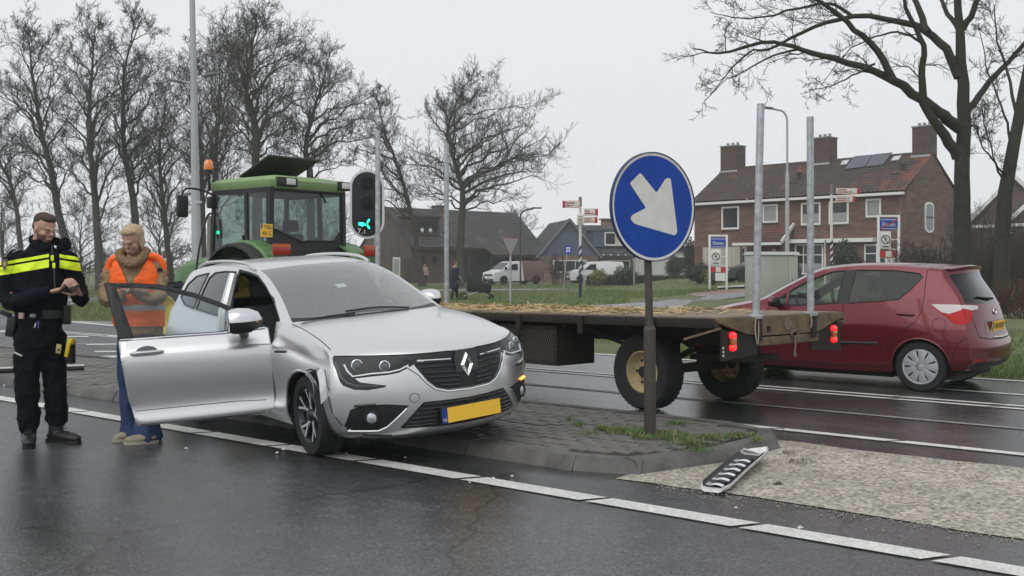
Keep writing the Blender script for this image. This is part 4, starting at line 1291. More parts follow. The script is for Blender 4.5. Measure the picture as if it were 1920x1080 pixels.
Ym = 28.0
b = At(371, 552, Ym); b.z = 0
mast = empty('lamp_mast', b, 0, 'tall pale grey mast with two short lamp arms behind the tractor', 'lamp post')
mb = MB(); mb.tube([(0, 0, -.1), (-.06, 0, 3.2), (-.12, 0, 6.8), (-.22, 0, 12.5)], [.145, .12, .085, .06], 14)
mb.tube([(-.01, 0, 3.2), (-.02, 0, 3.26)], [.135, .12], 14)
POLEG = M_('pale grey pole', (0.40, 0.41, 0.42), 0.55, 0.2, var=(1.5, 0.12))
mb.build('pole', POLEG, mast)
for s_, dz in ((-1, -.04), (1, .1)):
 mb = MB(); z = 6.55
 mb.tube([(-.12, 0, z - .1), (-.12 + s_ * .12, 0, z + .0), (-.12 + s_ * .36, -.05, z + .06 + dz)], .03, 8)
 mb.build('arm', POLEG, mast)
 mb = MB(); mb.box(-.19, .19, -.1, .1, -.035, .035, .02, T(-.12 + s_ * .48, -.06, z + .08 + dz * 1.2) @ RY(-s_ * 12))
 mb.build('lamp_head', M_('lamp housing', (.16, .165, .17), .5), mast)

Yl = 52.0
b = At(1476, 540, Yl); b.z = terrain(b.x, Yl)
lp = empty('lamp_post', b, 0, 'slim pale lamp post with curved arm in front of the brick house', 'lamp post')
ztop = At(0, 210, Yl).z - b.z
def hook(px_list, Y, r):
 return [At(x, y, Y) - b for x, y in px_list]
mb = MB(); mb.tube([(0, 0, -.1), At(1476, 330, Yl) - b], [.12, .10], 12); mb.tube([At(1476, 330, Yl) - b, At(1476, 322, Yl) - b], [.1, .06], 12)
mb.tube(spline([At(1476, 322, Yl) - b, At(1476, 240, Yl) - b, At(1475, 220, Yl) - b, At(1468, 209, Yl) - b, At(1458, 206, Yl) - b, At(1446, 203, Yl) - b], 20), .055, 10)
mb.build('pole', POLEG, lp)
mb = MB(); hd = At(1437, 202, Yl) - b
mb.box(-.32, .32, -.16, .16, -.05, .05, .03, Matrix.Translation(hd) @ RY(6)); mb.build('lamp_head', M_('lamp housing', (.16, .165, .17), .5), lp)
Yf = 78.0; b = At(976, 535, Yf); b.z = 0
lf = empty('lamp_post', b, 0, 'thin dark lamp post with curved arm behind the give way sign', 'lamp post')
DKM = M_('dark grey metal', (.07, .075, .08), .5, .3)
mb = MB(); mb.tube(spline([Vector((0, 0, -.1)), At(976, 470, Yf) - b, At(976, 410, Yf) - b, At(978, 400, Yf) - b, At(986, 394, Yf) - b, At(1000, 391, Yf) - b], 24), .07, 8); mb.build('pole', DKM, lf)
mb = MB(); mb.box(-.4, .4, -.16, .16, -.05, .05, .02, Matrix.Translation(At(1006, 390, Yf) - b)); mb.build('lamp_head', DKM, lf)

Yt = 20.5; b = At(694, 0, Yt); b.z = 0
tl = empty('green_light', b, 0, 'traffic light with oval black backboard showing a green arrow', 'traffic light')
zc = At(0, 383, Yt).z
mb = MB(); pole(mb, (0.12, .14, 0), zc + .3, .065); mb.build('pole', GALV, tl)
MT = Matrix.Translation((-.06, 0, zc)) @ RX(90)
wq, hq = 32.5 / F * Yt, 65 / F * Yt
def obl(w, h, n=14):
 return [(math.cos(PI * k / n) * w, h - w + math.sin(PI * k / n) * w) for k in range(n + 1)] + [(-math.cos(PI * k / n) * w, -h + w - math.sin(PI * k / n) * w) for k in range(n + 1)]
mb = MB(); mb.prism(obl(wq, hq), .03, MT); mb.build('backboard_rim', M_('pale rim', (.62, .63, .64), .5), tl, False)
mb = MB(); mb.prism(obl(wq - .05, hq - .05), .012, MT @ T(0, 0, .0305)); mb.build('backboard', M_('black board', (.010, .010, .012), .55), tl, False)
GREENL = M_('green signal light', (.02, .5, .35), .4, emit=(.02, 1.0, .50, 3.0))
for k, zz_ in enumerate((.42, .02, -.38)):
 zz_ = zz_ * hq / .7
 mb = MB()
 mb.lathe([(.135, 0), (.14, .012), (.14, .02), (.13, .02), (.125, .01)], 20, MT @ T(0, zz_, .043)); hh = mb.build('lamp_hood', BLACKP, tl)
 mb = MB(); mb.lathe([(0.0001, .02), (.09, .018), (.126, .012)], 20, MT @ T(0, zz_, .043)); mb.build('lens', M_('dark lens', (.008, .009, .009), .5, spec=.2), hh)
ar = MB()
ga = 24 / F * Yt
z3 = -.38 * hq / .7 - .02
for a_ in (200, 60, 300):
 w = math.radians(a_)
 d = Vector((math.cos(w), math.sin(w))); e = Vector((-d.y, d.x))
 c0 = Vector((.0, z3))
 q = [c0 + d * .02 + e * .014, c0 + d * .10 + e * .017, c0 + d * .115, c0 + d * .10 - e * .017, c0 + d * .02 - e * .014]
 ar.prism([(v.x, v.y) for v in q], .006, MT @ T(0, 0, .066))
ar.prism([(-.16, z3 - .03), (-.06, z3 - .03), (-.06, z3 + .03), (-.16, z3 + .03)], .006, MT @ T(0, 0, .068))
ar.build('green_arrow', GREENL, tl, False)
lettering('7.1', .15, M_('pale lettering', (.75, .75, .75), .6), tl, MT @ T(-.10, -hq + .15, .0455))
Y3 = 24.0; b = At(410, 0, Y3); b.z = 0  # added post and glowing lens imitate a green reflection in the cab window
t2_ = empty('green_light', b, 0, 'added slim post with a glowing green lens imitating a green reflection in the cab window', 'traffic light')
mb = MB(); pole(mb, (0, .1, 0), At(0, 405, Y3).z, .05); mb.build('pole', GALV, t2_)
zc3 = At(0, 436, Y3).z
mb = MB(); mb.box(-.08, .08, -.06, .1, zc3 - .14, zc3 + .32, .03); mb.build('housing', BLACKP, t2_)
mb = MB(); mb.lathe([(.0001, 0), (.045, -.01), (.05, -.03)], 16, T(-.0, -.07, zc3) @ RX(90)); mb.build('lens', GREENL, t2_)

p0 = G(1219, 818, ZI)
sg = empty('keep_right_sign', p0, 0, 'round blue sign with white diagonal arrow on a brown post on the island', 'traffic sign')
POSTB = M_('brown grey post', (0.060, 0.052, 0.046), 0.6, 0.1, var=(7, 0.25), bump=(60, .2, .002))
lean = Vector((-.012, 0, 1))
zs = At(0, 388, p0.y).z - p0.z
mb = MB(); mb.tube([(0, 0, -.15), (-.004, 0, 0.855)], .048, 16); mb.tube([(-.004, 0, .855), (-.005, 0, .875), (-.005, 0, .885)], [.048, .043, .034], 16); mb.build('post_base', POSTB, sg)
mb = MB(); mb.tube([(-.005, 0, .885), (-.03, 0.045, zs + .25)], .031, 14); mb.build('post', POSTB, sg)
Rs = 102.5 / F * p0.y
MS = Matrix.Translation((At(1225, 388, p0.y).x - p0.x, -.02, zs)) @ RZ(33) @ RX(90)
mb = MB(); mb.lathe([(.0001, -.02), (Rs - .012, -.022), (Rs, -.018), (Rs, .012), (Rs - .006, .014), (Rs - .006, .002), (.0001, .002)], 64, MS); mb.build('rim', M_('dark blue rim', (.008, .028, .10), .45), sg, True, 30)
mb = MB(); mb.lathe([(Rs - .008, .004), (Rs - .008, .0055), (Rs - .030, .0055), (Rs - .030, .004)], 64, MS, True); mb.build('white_ring', SIGNW, sg, True, 30)
mb = MB(); mb.lathe([(Rs - .028, .003), (Rs - .028, .0045), (.0001, .0045)], 64, MS); mb.build('disc', BLUES, sg, True, 30)
def ap(x, y): return ((x - 1225) / 73.0 * Rs, -(y - 388) / 102.5 * Rs)
pts = [(1183, 347), (1201, 326), (1229, 362), (1246, 333), (1254, 333), (1266, 434), (1262, 441), (1191, 421), (1184, 412), (1187, 405), (1211, 391)]
mb = MB(); mb.prism(rnd([ap(*q) for q in pts], .018), .0025, MS @ T(0, 0, .005)); mb.build('arrow', SIGNW, sg, False)
mb = MB(); mb.box(-.05, .05, .02, .08, zs - .2, zs - .14, 0); mb.box(-.05, .05, .02, .08, zs + .14, zs + .2, 0); mb.build('clamp', GALV, sg, False)

Yg = 41.0; b = At(957, 568, Yg); b.z = terrain(b.x, Yg)
gw_ = empty('give_way_sign', b, 0, 'back of a triangular give way sign on a grey post in the grass', 'traffic sign')
mb = MB(); pole(mb, (0, 0, 0), 2.55, .045); mb.build('post', GALV, gw_)
zt_ = At(0, 447, Yg).z
tri = rnd([(-.40, 0), (.40, 0), (0, -.70)], .05)
MG2 = Matrix.Translation((0, -.05, zt_)) @ RZ(35) @ RX(90)
mb = MB(); mb.prism(tri, .02, MG2); mb.build('plate', M_('dull aluminium', (.33, .34, .35), .5, .5), gw_, False)
mb = MB(); mb.prism(rnd([(-.43, .02), (.43, .02), (0, -.745)], .05), .012, MG2 @ T(0, 0, -.014)); mb.build('red_border', REDP, gw_, False)
Yc = 70.0; b = At(1056, 535, Yc); b.z = 0
cs = empty('cycle_path_sign', b, 0, 'small round blue cycle and pedestrian sign on a leaning thin post', 'traffic sign')
tip = At(1065, 458, Yc) - b
mb = MB(); mb.tube([(0, 0, -.1), (tip.x, 0, tip.z)], .035, 8); mb.build('post', GALV, cs)
MC = Matrix.Translation((tip.x, -.05, At(0, 468, Yc).z)) @ RX(90)
mb = MB(); mb.lathe([(.34, 0), (.34, .02), (.0001, .02)], 28, MC @ Matrix.Diagonal((.8, 1, 1, 1))); mb.build('disc', BLUES, cs, True, 30)
for (x, y) in ((-.06, .1), (.09, .12), (-.08, -.1), (.08, -.08)):
 mb = MB(); mb.lathe([(.075, .0), (.075, .004), (.0001, .004)], 12, MC @ T(x, y, .021)); mb.box(x - .015, x + .015, y - .13, y + .02, .021, .026, 0, MC); mb.build('pictogram', SIGNW, cs, False)
for px, py, ytop, lb_ in ((1095, 530, 515, 'short dark reflector post beside the striped fingerpost in the grass'), (1189, 528, 484, 'thin grey post with square plate by the leafy bush and low hedge')):
 Yq = 72.0; b = At(px, py + 2, Yq); b.z = terrain(b.x, Yq)
 rp = empty('marker_post', b, 0, lb_, 'post')
 mb = MB(); pole(mb, (0, 0, 0), At(0, ytop, Yq).z - b.z, .05); mb.build('post', GALV, rp)
 mb = MB(); mb.box(-.12, .12, -.06, .0, At(0, ytop, Yq).z - b.z - .2, At(0, ytop, Yq).z - b.z); mb.build('reflector', M_('grey plate', (.3, .3, .31), .6), rp, False)

FPW = M_('fingerpost white', (.62, .61, .57), .5)
STRIPEB = M_('fingerpost blue', (.010, .020, .055), .5)
def fingerpost(px, py, Y, label, fingers, top_py, stripes, panel=None):
 b = At(px, py, Y); b.z = terrain(b.x, Y)
 g = empty('fingerpost', b, 0, label, 'signpost')
 top = At(0, top_py, Y).z - b.z
 mb = MB(); pole(mb, (0, 0, 0), top, .062); mb.build('pole', FPW, g)
 if stripes:
  y0, y1, n = stripes
  z1, z0 = At(0, y0, Y).z - b.z, At(0, y1, Y).z - b.z
  for k in range(n):
   za = z0 + (z1 - z0) * k / n
   hh = (z1 - z0) / n
   V = []
   for i_ in range(13):
    w = 2 * PI * i_ / 12
    off = hh * .5 * (math.cos(w) * .5 + .5)
    V += [Vector((math.cos(w) * .066, math.sin(w) * .066, za + off)), Vector((math.cos(w) * .066, math.sin(w) * .066, za + off + hh * .52))]
   mb = MB(); mb.add(V, [(2 * i_, 2 * i_ + 2, 2 * i_ + 3, 2 * i_ + 1) for i_ in range(12)]); mb.build('blue_stripe', STRIPEB, g)
  mb = MB(); mb.tube([(0, 0, 0), (0, 0, z0 + .05)], .068, 12); mb.build('pole_foot', STRIPEB, g)
 mb = MB(); mb.tube([(0, 0, top - .34), (0, 0, top + .02)], .075, 12); mb.sphere((0, 0, top + .04), .07, 10, 6); mb.build('pole_cap', M_('grey cap', (.2, .17, .16), .6), g)
 for (x0, x1, y0, y1, dirn, lines) in fingers:
  xa, xb = At(x0, 0, Y).x - b.x, At(x1, 0, Y).x - b.x
  zt, zb = At(0, y0, Y).z - b.z, At(0, y1, Y).z - b.z
  f = MB(); f.box(xa, xb, -.09, -.05, zb, zt, .01); fo = f.build('finger', FPW, g)
  w = (xb - xa)
  rd = MB(); e = xb if dirn > 0 else xa
  rd.box(min(e, e - dirn * .13), max(e, e - dirn * .13), -.094, -.046, zb - .004, zt + .004, .008); rd.box(xa - .01, xb + .01, -.092, -.048, zt - .004, zt + .010); rd.box(xa - .01, xb + .01, -.092, -.048, zb - .010, zb + .004)
  rd.build('red_end', REDP, fo)
  hgt = (zt - zb) / (len(lines) + .6)
  for k, t in enumerate(lines):
   mb = MB(); x_ = xa + .05 + (.1 if dirn < 0 else 0); zl = zt - hgt * (k + .8)
   for w_ in t:
    mb.box(x_, x_ + w_ * w, -.0925, -.0905, zl - hgt * .26, zl + hgt * .26); x_ += w_ * w + .04
   mb.build('print_line', M_('faded red print', (.30, .07, .06), .6), fo, False)
 if panel:
  x0, x1, y0, y1 = panel
  xa, xb = At(x0, 0, Y).x - b.x, At(x1, 0, Y).x - b.x
  zt, zb = At(0, y0, Y).z - b.z, At(0, y1, Y).z - b.z
  mb = MB(); mb.box(xa, xb, -.12, -.07, zb, zt, .01); po = mb.build('route_panel', FPW, g)
  for k in range(2):
   mb = MB(); mb.lathe([(.09, 0), (.09, .004), (.065, .004), (.065, 0)], 14, T((xa + xb) / 2, -.121, zb + (zt - zb) * (.32 + .33 * k)) @ RX(90), True); mb.build('route_ring', INKB, po)
 return g
fingerpost(1088, 559, 46, 'white cycle fingerpost with blue spiral stripes standing in the grass', [(1054.5, 1087, 377, 389.5, -1, ((.5,), (.25, .1))), (1094, 1121, 392, 404, 1, ((.35,), (.4, .1))), (1094, 1120, 407, 418, 1, ((.5,), (.42, .1)))], 373, (458, 515, 4), (1081.5, 1094.5, 402, 422))
fingerpost(1559, 552, 46, 'white cycle fingerpost with blue spiral stripes in front of the brick house', [(1567, 1611, 353, 363.5, 1, ((.4,), (.45, .12))), (1566, 1603, 368.5, 379, 1, ((.5, .08), (.45, .1)))], 350, (449, 497, 4))

def town_sign(px0, px1, ytop, Y, label, struck, turn):
 b = At((px0 + px1) / 2, 0, Y); b.z = terrain(b.x, Y)
 g = empty('town_sign', b, 0, label, 'sign')
 w = (px1 - px0) / F * Y / 2
 top = At(0, ytop, Y).z - b.z
 mb = MB()
 for s_ in (-1, 1): mb.box(s_ * w - .045, s_ * w + .045, -.04, .04, -.1, top, .008)
 mb.box(-w + .046, w - .046, -.038, .038, top - .085, top - .002)
 for z in (top - 1.02, top - 1.42): mb.box(0.02, w - .046, -.02, .02, z - .02, z + .02)
 mb.build('frame', WHITEP, g)
 mb = MB(); mb.box(-w + .05, w - .05, -.03, .01, top - .62, top - .14, .01); bo = mb.build('name_board', BLUES, g)
 mb = MB()
 for z in (top - .2, top - .57): mb.box(-w + .07, w - .07, -.034, -.030, z - .012, z + .012)
 mb.build('board_line', SIGNW, bo, False)
 lettering('Rhenen', .27, SIGNW, bo, T(0, -.0335, top - .40) @ RX(90), sx=.92 * w * 2 / 1.15)
 if struck:
  mb = MB(); mb.bar((-w + .08, -.036, top - .58), (w - .08, -.036, top - .18), .004, .045, (0, -1, 0)); mb.add([(-w + .08, -.037, top - .60), (-w + .08, -.037, top - .54), (w - .08, -.037, top - .17), (w - .08, -.037, top - .23)], [(0, 3, 2, 1)])
  mb.build('red_bar', REDP, bo, False)
 mb = MB(); mb.box(-w + .06, -w + .50, -.05, -.015, top - 1.40, top - .68, .01); pb = mb.build('parking_plate', SIGNW, g)
 cx = -w + .28
 mb = MB(); mb.lathe([(.19, 0), (.19, .003), (.15, .003), (.15, 0)], 20, T(cx, -.051, top - 1.02) @ RX(90), True); mb.build('ring', INKB, pb)
 lettering('P', .27, INKB, pb, T(cx, -.0525, top - 1.02) @ RX(90))
 mb = MB(); mb.add([(cx - .1, -.055, top - .90), (cx - .075, -.055, top - .88), (cx + .1, -.055, top - 1.14), (cx + .075, -.055, top - 1.16)], [(0, 3, 2, 1)]); mb.build('slash', INKB, pb, False)
 mb = MB(); mb.box(cx - .13, cx + .13, -.0545, -.0525, top - 1.345, top - 1.295); mb.build('print_line', INKB, pb, False)
 zr = top - 1.62
 for k in range(3):
  mb = MB(); xa = -w + .05 + k * (2 * w - .1) / 3; mb.box(xa, xa + (2 * w - .1) / 3 - .002, -.03, .0, zr - .12, zr + .12); mb.build('barrier_stripe', REDP if k != 1 else FPW, g, False)
 mb = MB(); mb.box(-w + .07, -w + .25, -.03, 0, zr - .5, zr - .18); mb.build('small_plate', DKM, g, False)
 mb = MB(); mb.box(-w + .26, w - .06, -.03, 0, zr - .52, zr - .16); mb.build('info_board', SIGNW, g, False)
 return g
town_sign(1330.5, 1362.5, 440, 47, 'blue Rhenen town name board in white frame beside the grey cabinet', False, 0)
town_sign(1647, 1685, 403, 42, 'blue Rhenen town name board struck through with a red bar', True, 0)
Yg = 50.0; b = At(1547, 560, Yg); b.z = terrain(b.x, Yg)
g2 = empty('give_way_sign', b, 0, 'narrow edge on triangular sign beside the striped fingerpost', 'traffic sign')
mb = MB(); pole(mb, (0, 0, 0), At(0, 452, Yg).z - b.z, .045); mb.build('post', FPW, g2)
mb = MB(); mb.prism(tri, .02, Matrix.Translation((0, -.05, At(0, 450, Yg).z - b.z)) @ RZ(68) @ RX(90)); mb.build('plate', M_('dull aluminium', (.33, .34, .35), .5, .5), g2, False)

Yk = 36.0
b = At(1447, 500, Yk); b.z = terrain(b.x, Yk)
kx = 97 / F * Yk
cab_ = empty('control_cabinet', b, math.radians(14), 'pale grey green traffic control cabinet behind the red car', 'cabinet')
CABM = M_('cabinet grey green', (.36, .38, .34), .55, var=(.9, .07))
zt_ = At(0, 478, Yk).z - b.z
mb = MB(); mb.box(-kx * .48, kx * .26, -.32, .32, -.1, zt_, .012); mb.build('body', CABM, cab_)
mb = MB(); mb.box(kx * .265, kx * .46, -.32, .32, -.1, zt_ - .02, .012); mb.build('door', CABM, cab_)
mb = MB(); mb.add([(-kx * .5, -.38, zt_ + .0), (kx * .5, -.38, zt_ + .0), (kx * .5, .38, zt_), (-kx * .5, .38, zt_), (-kx * .48, -.3, zt_ + .11), (kx * .48, -.3, zt_ + .11), (kx * .48, .3, zt_ + .11), (-kx * .48, .3, zt_ + .11)], [(0, 3, 2, 1), (4, 5, 6, 7), (0, 1, 5, 4), (1, 2, 6, 5), (2, 3, 7, 6), (3, 0, 4, 7)]); mb.build('roof', M_('cabinet lid', (.45, .46, .43), .5), cab_, False)
mb = MB(); mb.box(kx * .33, kx * .345, -.335, -.32, .7, .95); mb.build('handle', DKM, cab_, False)
mb = MB(); mb.box(-kx * .475, -kx * .33, -.327, -.322, zt_ - .5, zt_ - .1); st = mb.build('warning_sticker', M_('orange yellow sticker', (.7, .38, .02), .5), cab_, False)
mb = MB()
for k in range(5): mb.box(-kx * .465, -kx * .345 - R.uniform(0, .06), -.33, -.328, zt_ - .16 - k * .075, zt_ - .135 - k * .075)
mb.box(-kx * .455, -kx * .42, -.33, -.326, zt_ - .62, zt_ - .52); mb.box(-kx * .41, -kx * .375, -.33, -.326, zt_ - .62, zt_ - .52); mb.build('sticker_print', INKB, st, False)

LEAFD = grass_mat('evergreen leaves', (.010, .020, .010), (.022, .042, .020), (.05, .075, .03))
LEAFY = grass_mat('yellow green leaves', (.06, .075, .02), (.17, .17, .05), (.34, .30, .10))
BUSHB = M_('hedge twigs', (.050, .042, .034), .9)
def leaf_cloud(name, parent, n, rx, ry, rz, leaf, mtl, seed, cone=0.0, zc=None):
 rg = np.random.default_rng(seed)
 d = rg.normal(size=(n, 3)); d /= np.linalg.norm(d, axis=1)[:, None]
 r_ = rg.uniform(.55, 1.05, n) * (1 + .14 * np.sin(d[:, 0] * 5 + seed) * np.cos(d[:, 2] * 6))
 p = d * r_[:, None] * np.array([rx, ry, rz])
 if cone:
  k = 1 - cone * (p[:, 2] / rz * .5 + .5)
  p[:, 0] *= k; p[:, 1] *= k
 p[:, 2] += rz if zc is None else zc
 p[:, 2] = np.maximum(p[:, 2], 0.02)
 u = rg.normal(size=(n, 3)); u /= np.linalg.norm(u, axis=1)[:, None]
 v = np.cross(u, d); v /= np.linalg.norm(v, axis=1)[:, None] + 1e-9
 L_ = leaf * rg.uniform(.6, 1.4, n)[:, None]
 V = np.stack([p, p + u * L_ * .5 + v * L_ * .3, p + u * L_, p + u * L_ * .5 - v * L_ * .3], 1).reshape(-1, 3)
 me = bpy.data.meshes.new(name)
 me.vertices.add(n * 4); me.vertices.foreach_set('co', V.ravel())
 me.loops.add(n * 4); me.loops.foreach_set('vertex_index', np.arange(n * 4))
 me.polygons.add(n); me.polygons.foreach_set('loop_start', np.arange(n) * 4); me.polygons.foreach_set('loop_total', np.full(n, 4))
 at = me.attributes.new('tone', 'FLOAT', 'POINT'); at.data.foreach_set('value', np.repeat(rg.beta(2, 2.4, n), 4))
 me.materials.append(mtl); me.update()
 return link_mesh(name, me, parent)
def bush(name, label, px, Y, w, h, n, leaf, mtl, seed, cone=0.0, group=None, d=None):
 b = At(px, 0, Y); b.z = terrain(b.x, Y)
 g = empty(name, b, 0, label, 'bush', group)
 mb = MB()
 for k in range(7):
  a_ = k * .9; mb.tube([(math.cos(a_) * .05, math.sin(a_) * .05, -.05), (math.cos(a_) * w * .25, math.sin(a_) * w * .2, h * .7)], [.03, .012], 5, False)
 mb.build('stem', BUSHB, g)
 leaf_cloud('foliage', g, n, w / 2, (d or w) / 2, h / 2, leaf, mtl, seed, cone)
 return g
bush('conical_bush', 'dark conical clipped evergreen by the white annex', 1264, 84, 1.7, 1.75, 2600, .13, LEAFD, 1, .35)
bush('round_bush', 'dark tall evergreen hedge clump next to the brick terrace', 1294, 76, 1.1, 3.0, 2600, .13, LEAFD, 2, .1)
bush('evergreen_bush', 'large dark evergreen in front of the ground floor windows of the terrace', 1588, 56, 1.9, 2.3, 3600, .13, LEAFD, 3, .35)
bush('leafy_bush', 'leafy green bush half hiding the parked van on the right', 1172, 76, 1.9, 1.5, 2200, .14, LEAFD, 4)
bush('yellow_bush', 'yellow green leafy shrub in front of the parked van windscreen', 1122, 76, 1.3, 1.3, 1300, .14, LEAFY, 5)
bush('garden_bush', 'dark bush left of the town name board', 1312, 58, 1.6, 1.2, 1800, .12, LEAFD, 6)
bush('garden_bush', 'light green bush in front of the grey parked car', 1338, 54, 1.0, .9, 1100, .1, LEAFY, 7)
hb0 = At(1100, 0, 78); hb0.z = .1
hd = empty('low_hedge', hb0, 0.02, 'low dark clipped hedge in front of the parked vans and gardens', 'hedge')
mb = MB(); mb.box(0, 10.2, -.3, .3, -.2, .62); mb.build('hedge_core', M_('hedge inside', (.022, .024, .016), .9), hd, False)
def hedge_leaves(parent, L_, dpt, h, n, leaf, mtl, seed, name='foliage'):
 rg = np.random.default_rng(seed)
 p = np.stack([rg.uniform(0, L_, n), rg.choice([-1, 1], n) * dpt * rg.uniform(.85, 1.05, n), rg.uniform(0, h, n)], 1)
 tp = rg.random(n) < .35
 p[tp, 1] = rg.uniform(-dpt, dpt, tp.sum()); p[tp, 2] = h * rg.uniform(.97, 1.08, tp.sum())
 u = rg.normal(size=(n, 3)); u /= np.linalg.norm(u, axis=1)[:, None]
 v = np.cross(u, rg.normal(size=(n, 3))); v /= np.linalg.norm(v, axis=1)[:, None]
 L2 = leaf * rg.uniform(.6, 1.4, n)[:, None]
 V = np.stack([p, p + u * L2 * .5 + v * L2 * .3, p + u * L2, p + u * L2 * .5 - v * L2 * .3], 1).reshape(-1, 3)
 me = bpy.data.meshes.new(name)
 me.vertices.add(n * 4); me.vertices.foreach_set('co', V.ravel())
 me.loops.add(n * 4); me.loops.foreach_set('vertex_index', np.arange(n * 4))
 me.polygons.add(n); me.polygons.foreach_set('loop_start', np.arange(n) * 4); me.polygons.foreach_set('loop_total', np.full(n, 4))
 at = me.attributes.new('tone', 'FLOAT', 'POINT'); at.data.foreach_set('value', np.repeat(rg.beta(2, 2.4, n), 4))
 me.materials.append(mtl); me.update()
 return link_mesh(name, me, parent)
hedge_leaves(hd, 10.2, .32, .66, 3500, .09, LEAFD, 31)
def thicket(px0, px1, Y, h, n, seed, label, tone=BUSHB, dpt=1.2, leaves=0):
 b = At(px0, 0, Y); b.z = terrain(b.x, Y) - .05
 W = (px1 - px0) / F * Y
 g = empty('bare_hedge', b, 0, label, 'hedge')
 rg = random.Random(seed)
 mb = MB()
 for k in range(n):
  p = Vector((rg.uniform(0, W), rg.uniform(-dpt, dpt), 0))
  e = p + Vector((rg.gauss(0, .35), rg.gauss(0, .3), h * rg.uniform(.55, 1.05)))
  q = wiggle(bez(p, p.lerp(e, .5) + Vector((rg.gauss(0, .15), 0, .1)), e, 5), .03, rg)
  mb.tube(q, [.018, .015, .012, .009, .006], 4, False)
  twigs(mb, q, .012, h * .26, rg, 2, .2, 1.0, .0045)
 flush(mb)
 mb.build('twigs', tone, g, True, None)
 if leaves:
  leaf_cloud('leaves', g, leaves, W / 2, dpt, h * .42, .09, LEAFY if seed % 2 else LEAFD, seed).location = (W / 2, 0, 0)
 return g
thicket(1690, 1812, 37.5, 2.1, 70, 51, 'brown tangled bare hedge below the gable wall', dpt=1.0)
thicket(1815, 1935, 36, 2.2, 80, 52, 'bare thicket with a few pale leaves between the two right hand trunks', dpt=1.2, leaves=900)
thicket(1880, 1960, 29, 1.1, 50, 53, 'low reddish brown bush at the foot of the leaning tree', M_('reddish twigs', (.085, .045, .035), .9), .5)
thicket(1780, 1960, 44, 3.4, 70, 54, 'taller bare thicket behind the two right hand trunks', dpt=1.6)
thicket(1035, 1060, 82, 2.4, 24, 55, 'bare shrub beside the white delivery van', dpt=.8)
thicket(-20, 330, 62, 2.6, 90, 56, 'thin undergrowth of bare shrubs along the foot of the tree row', dpt=2.0)

def far_vehicle(name, label, cat, p, rz, L_, W, prof, glass_side, wheels, paint, wheel_r, nose_glass, paint2=None, split=None, tum=.12, extra=None):
 """side profile (x along length, z) given from nose to tail, extruded across with tumblehome"""
 g = empty(name, p, rz, label, cat)
 zmax = max(z for x, z in prof); zb = min(z for x, z in prof)
 def half(z): return W / 2 * (1 - tum * max(0, (z - .95)) / (zmax - .95)) if z > .95 else W / 2 * (1 - .04 * (1 - (z - zb) / (.95 - zb)))
 mb = MB()
 n = len(prof)
 rows = []
 for f in (-1, -.97, -.86, -.5, 0, .5, .86, .97, 1):
  rows.append([Vector((x - math.copysign(1, x - L_ / 2) * (0.10 if abs(f) == 1 else .03 if abs(f) > .9 else 0) * 0, f * half(z), z - (.06 if abs(f) == 1 else .015 if abs(f) > .9 else 0) * (1 if z > 1.0 else 0))) for x, z in prof])
 for i in range(len(rows) - 1):
  mb.grid([rows[i], rows[i + 1]])
 for r_, fl in ((rows[0], False), (rows[-1], True)):
  m_ = len(r_); idx = tuple(range(m_))
  mb.add(r_, [idx if fl else idx[::-1]])
 if paint2:
  pass
 body = mb.build('body', [paint], g, True, 40)
 bm = bmesh.new(); bm.from_mesh(body.data); bmesh.ops.remove_doubles(bm, verts=bm.verts[:], dist=.001); bmesh.ops.recalc_face_normals(bm, faces=bm.faces[:])
 if split is not None:
  bmesh.ops.bisect_plane(bm, geom=bm.verts[:] + bm.edges[:] + bm.faces[:], plane_co=(split, 0, 0), plane_no=(1, 0, .12))
  for f in bm.faces:
   if f.calc_center_median().x + .12 * f.calc_center_median().z > split + .0: f.material_index = 1
 bm.to_mesh(body.data); bm.free(); shade(body.data, True, 40)
 if split is not None: body.data.materials.append(paint2)
 gm = M_('far vehicle glass', (.02, .024, .028), .1)
 for poly in glass_side:
  for s_ in (-1, 1):
   V = [Vector((x, s_ * (half(z) * 1.0 + .006 - (.015 if z > 1.5 else 0)), z)) for x, z in poly]
   mb = MB(); mb.add(V, [tuple(range(len(V)))]); mb.build('side_window', gm, g, False)
 (xa, za), (xb, zb_) = nose_glass
 dx, dz = xb - xa, zb_ - za; l_ = math.hypot(dx, dz); nx, nz = -dz / l_ * .012, dx / l_ * .012
 mb = MB(); mb.add([(xa + nx, -half(za) * .9, za + nz), (xa + nx, half(za) * .9, za + nz), (xb + nx, half(zb_) * .88, zb_ + nz), (xb + nx, -half(zb_) * .88, zb_ + nz)], [(0, 3, 2, 1)]); mb.build('windscreen', gm, g, False)
 for wx in wheels:
  for s_ in (-1, 1):
   mb = MB(); mb.lathe([(wheel_r * .6, 0), (wheel_r, .02), (wheel_r, .2), (wheel_r * .6, .22)], 20, T(wx, s_ * (W / 2 + .012), wheel_r) @ RX(90 if s_ < 0 else -90) @ T(0, 0, -.2)); wo = mb.build('wheel', RUBBER, g)
   mb = MB(); mb.lathe([(wheel_r * .62, 0), (wheel_r * .5, .012), (.0001, .02)], 16, T(wx, s_ * (W / 2 + .012), wheel_r) @ RX(90 if s_ < 0 else -90)); mb.build('rim', M_('far rim', (.25, .25, .26), .5), wo)
   mb = MB(); mb.prism([(math.cos(PI * k / 10) * wheel_r * 1.22, math.sin(PI * k / 10) * wheel_r * 1.22) for k in range(11)], .02, T(wx, s_ * (W / 2 - .002), wheel_r) @ RX(90 if s_ < 0 else -90) @ T(0, 0, -.012)); mb.build('wheel_arch', DARKGAP, wo, False)
 if extra: extra(g, half)
 return g
VANW = M_('van white', (.70, .71, .72), .3, coat=.5)
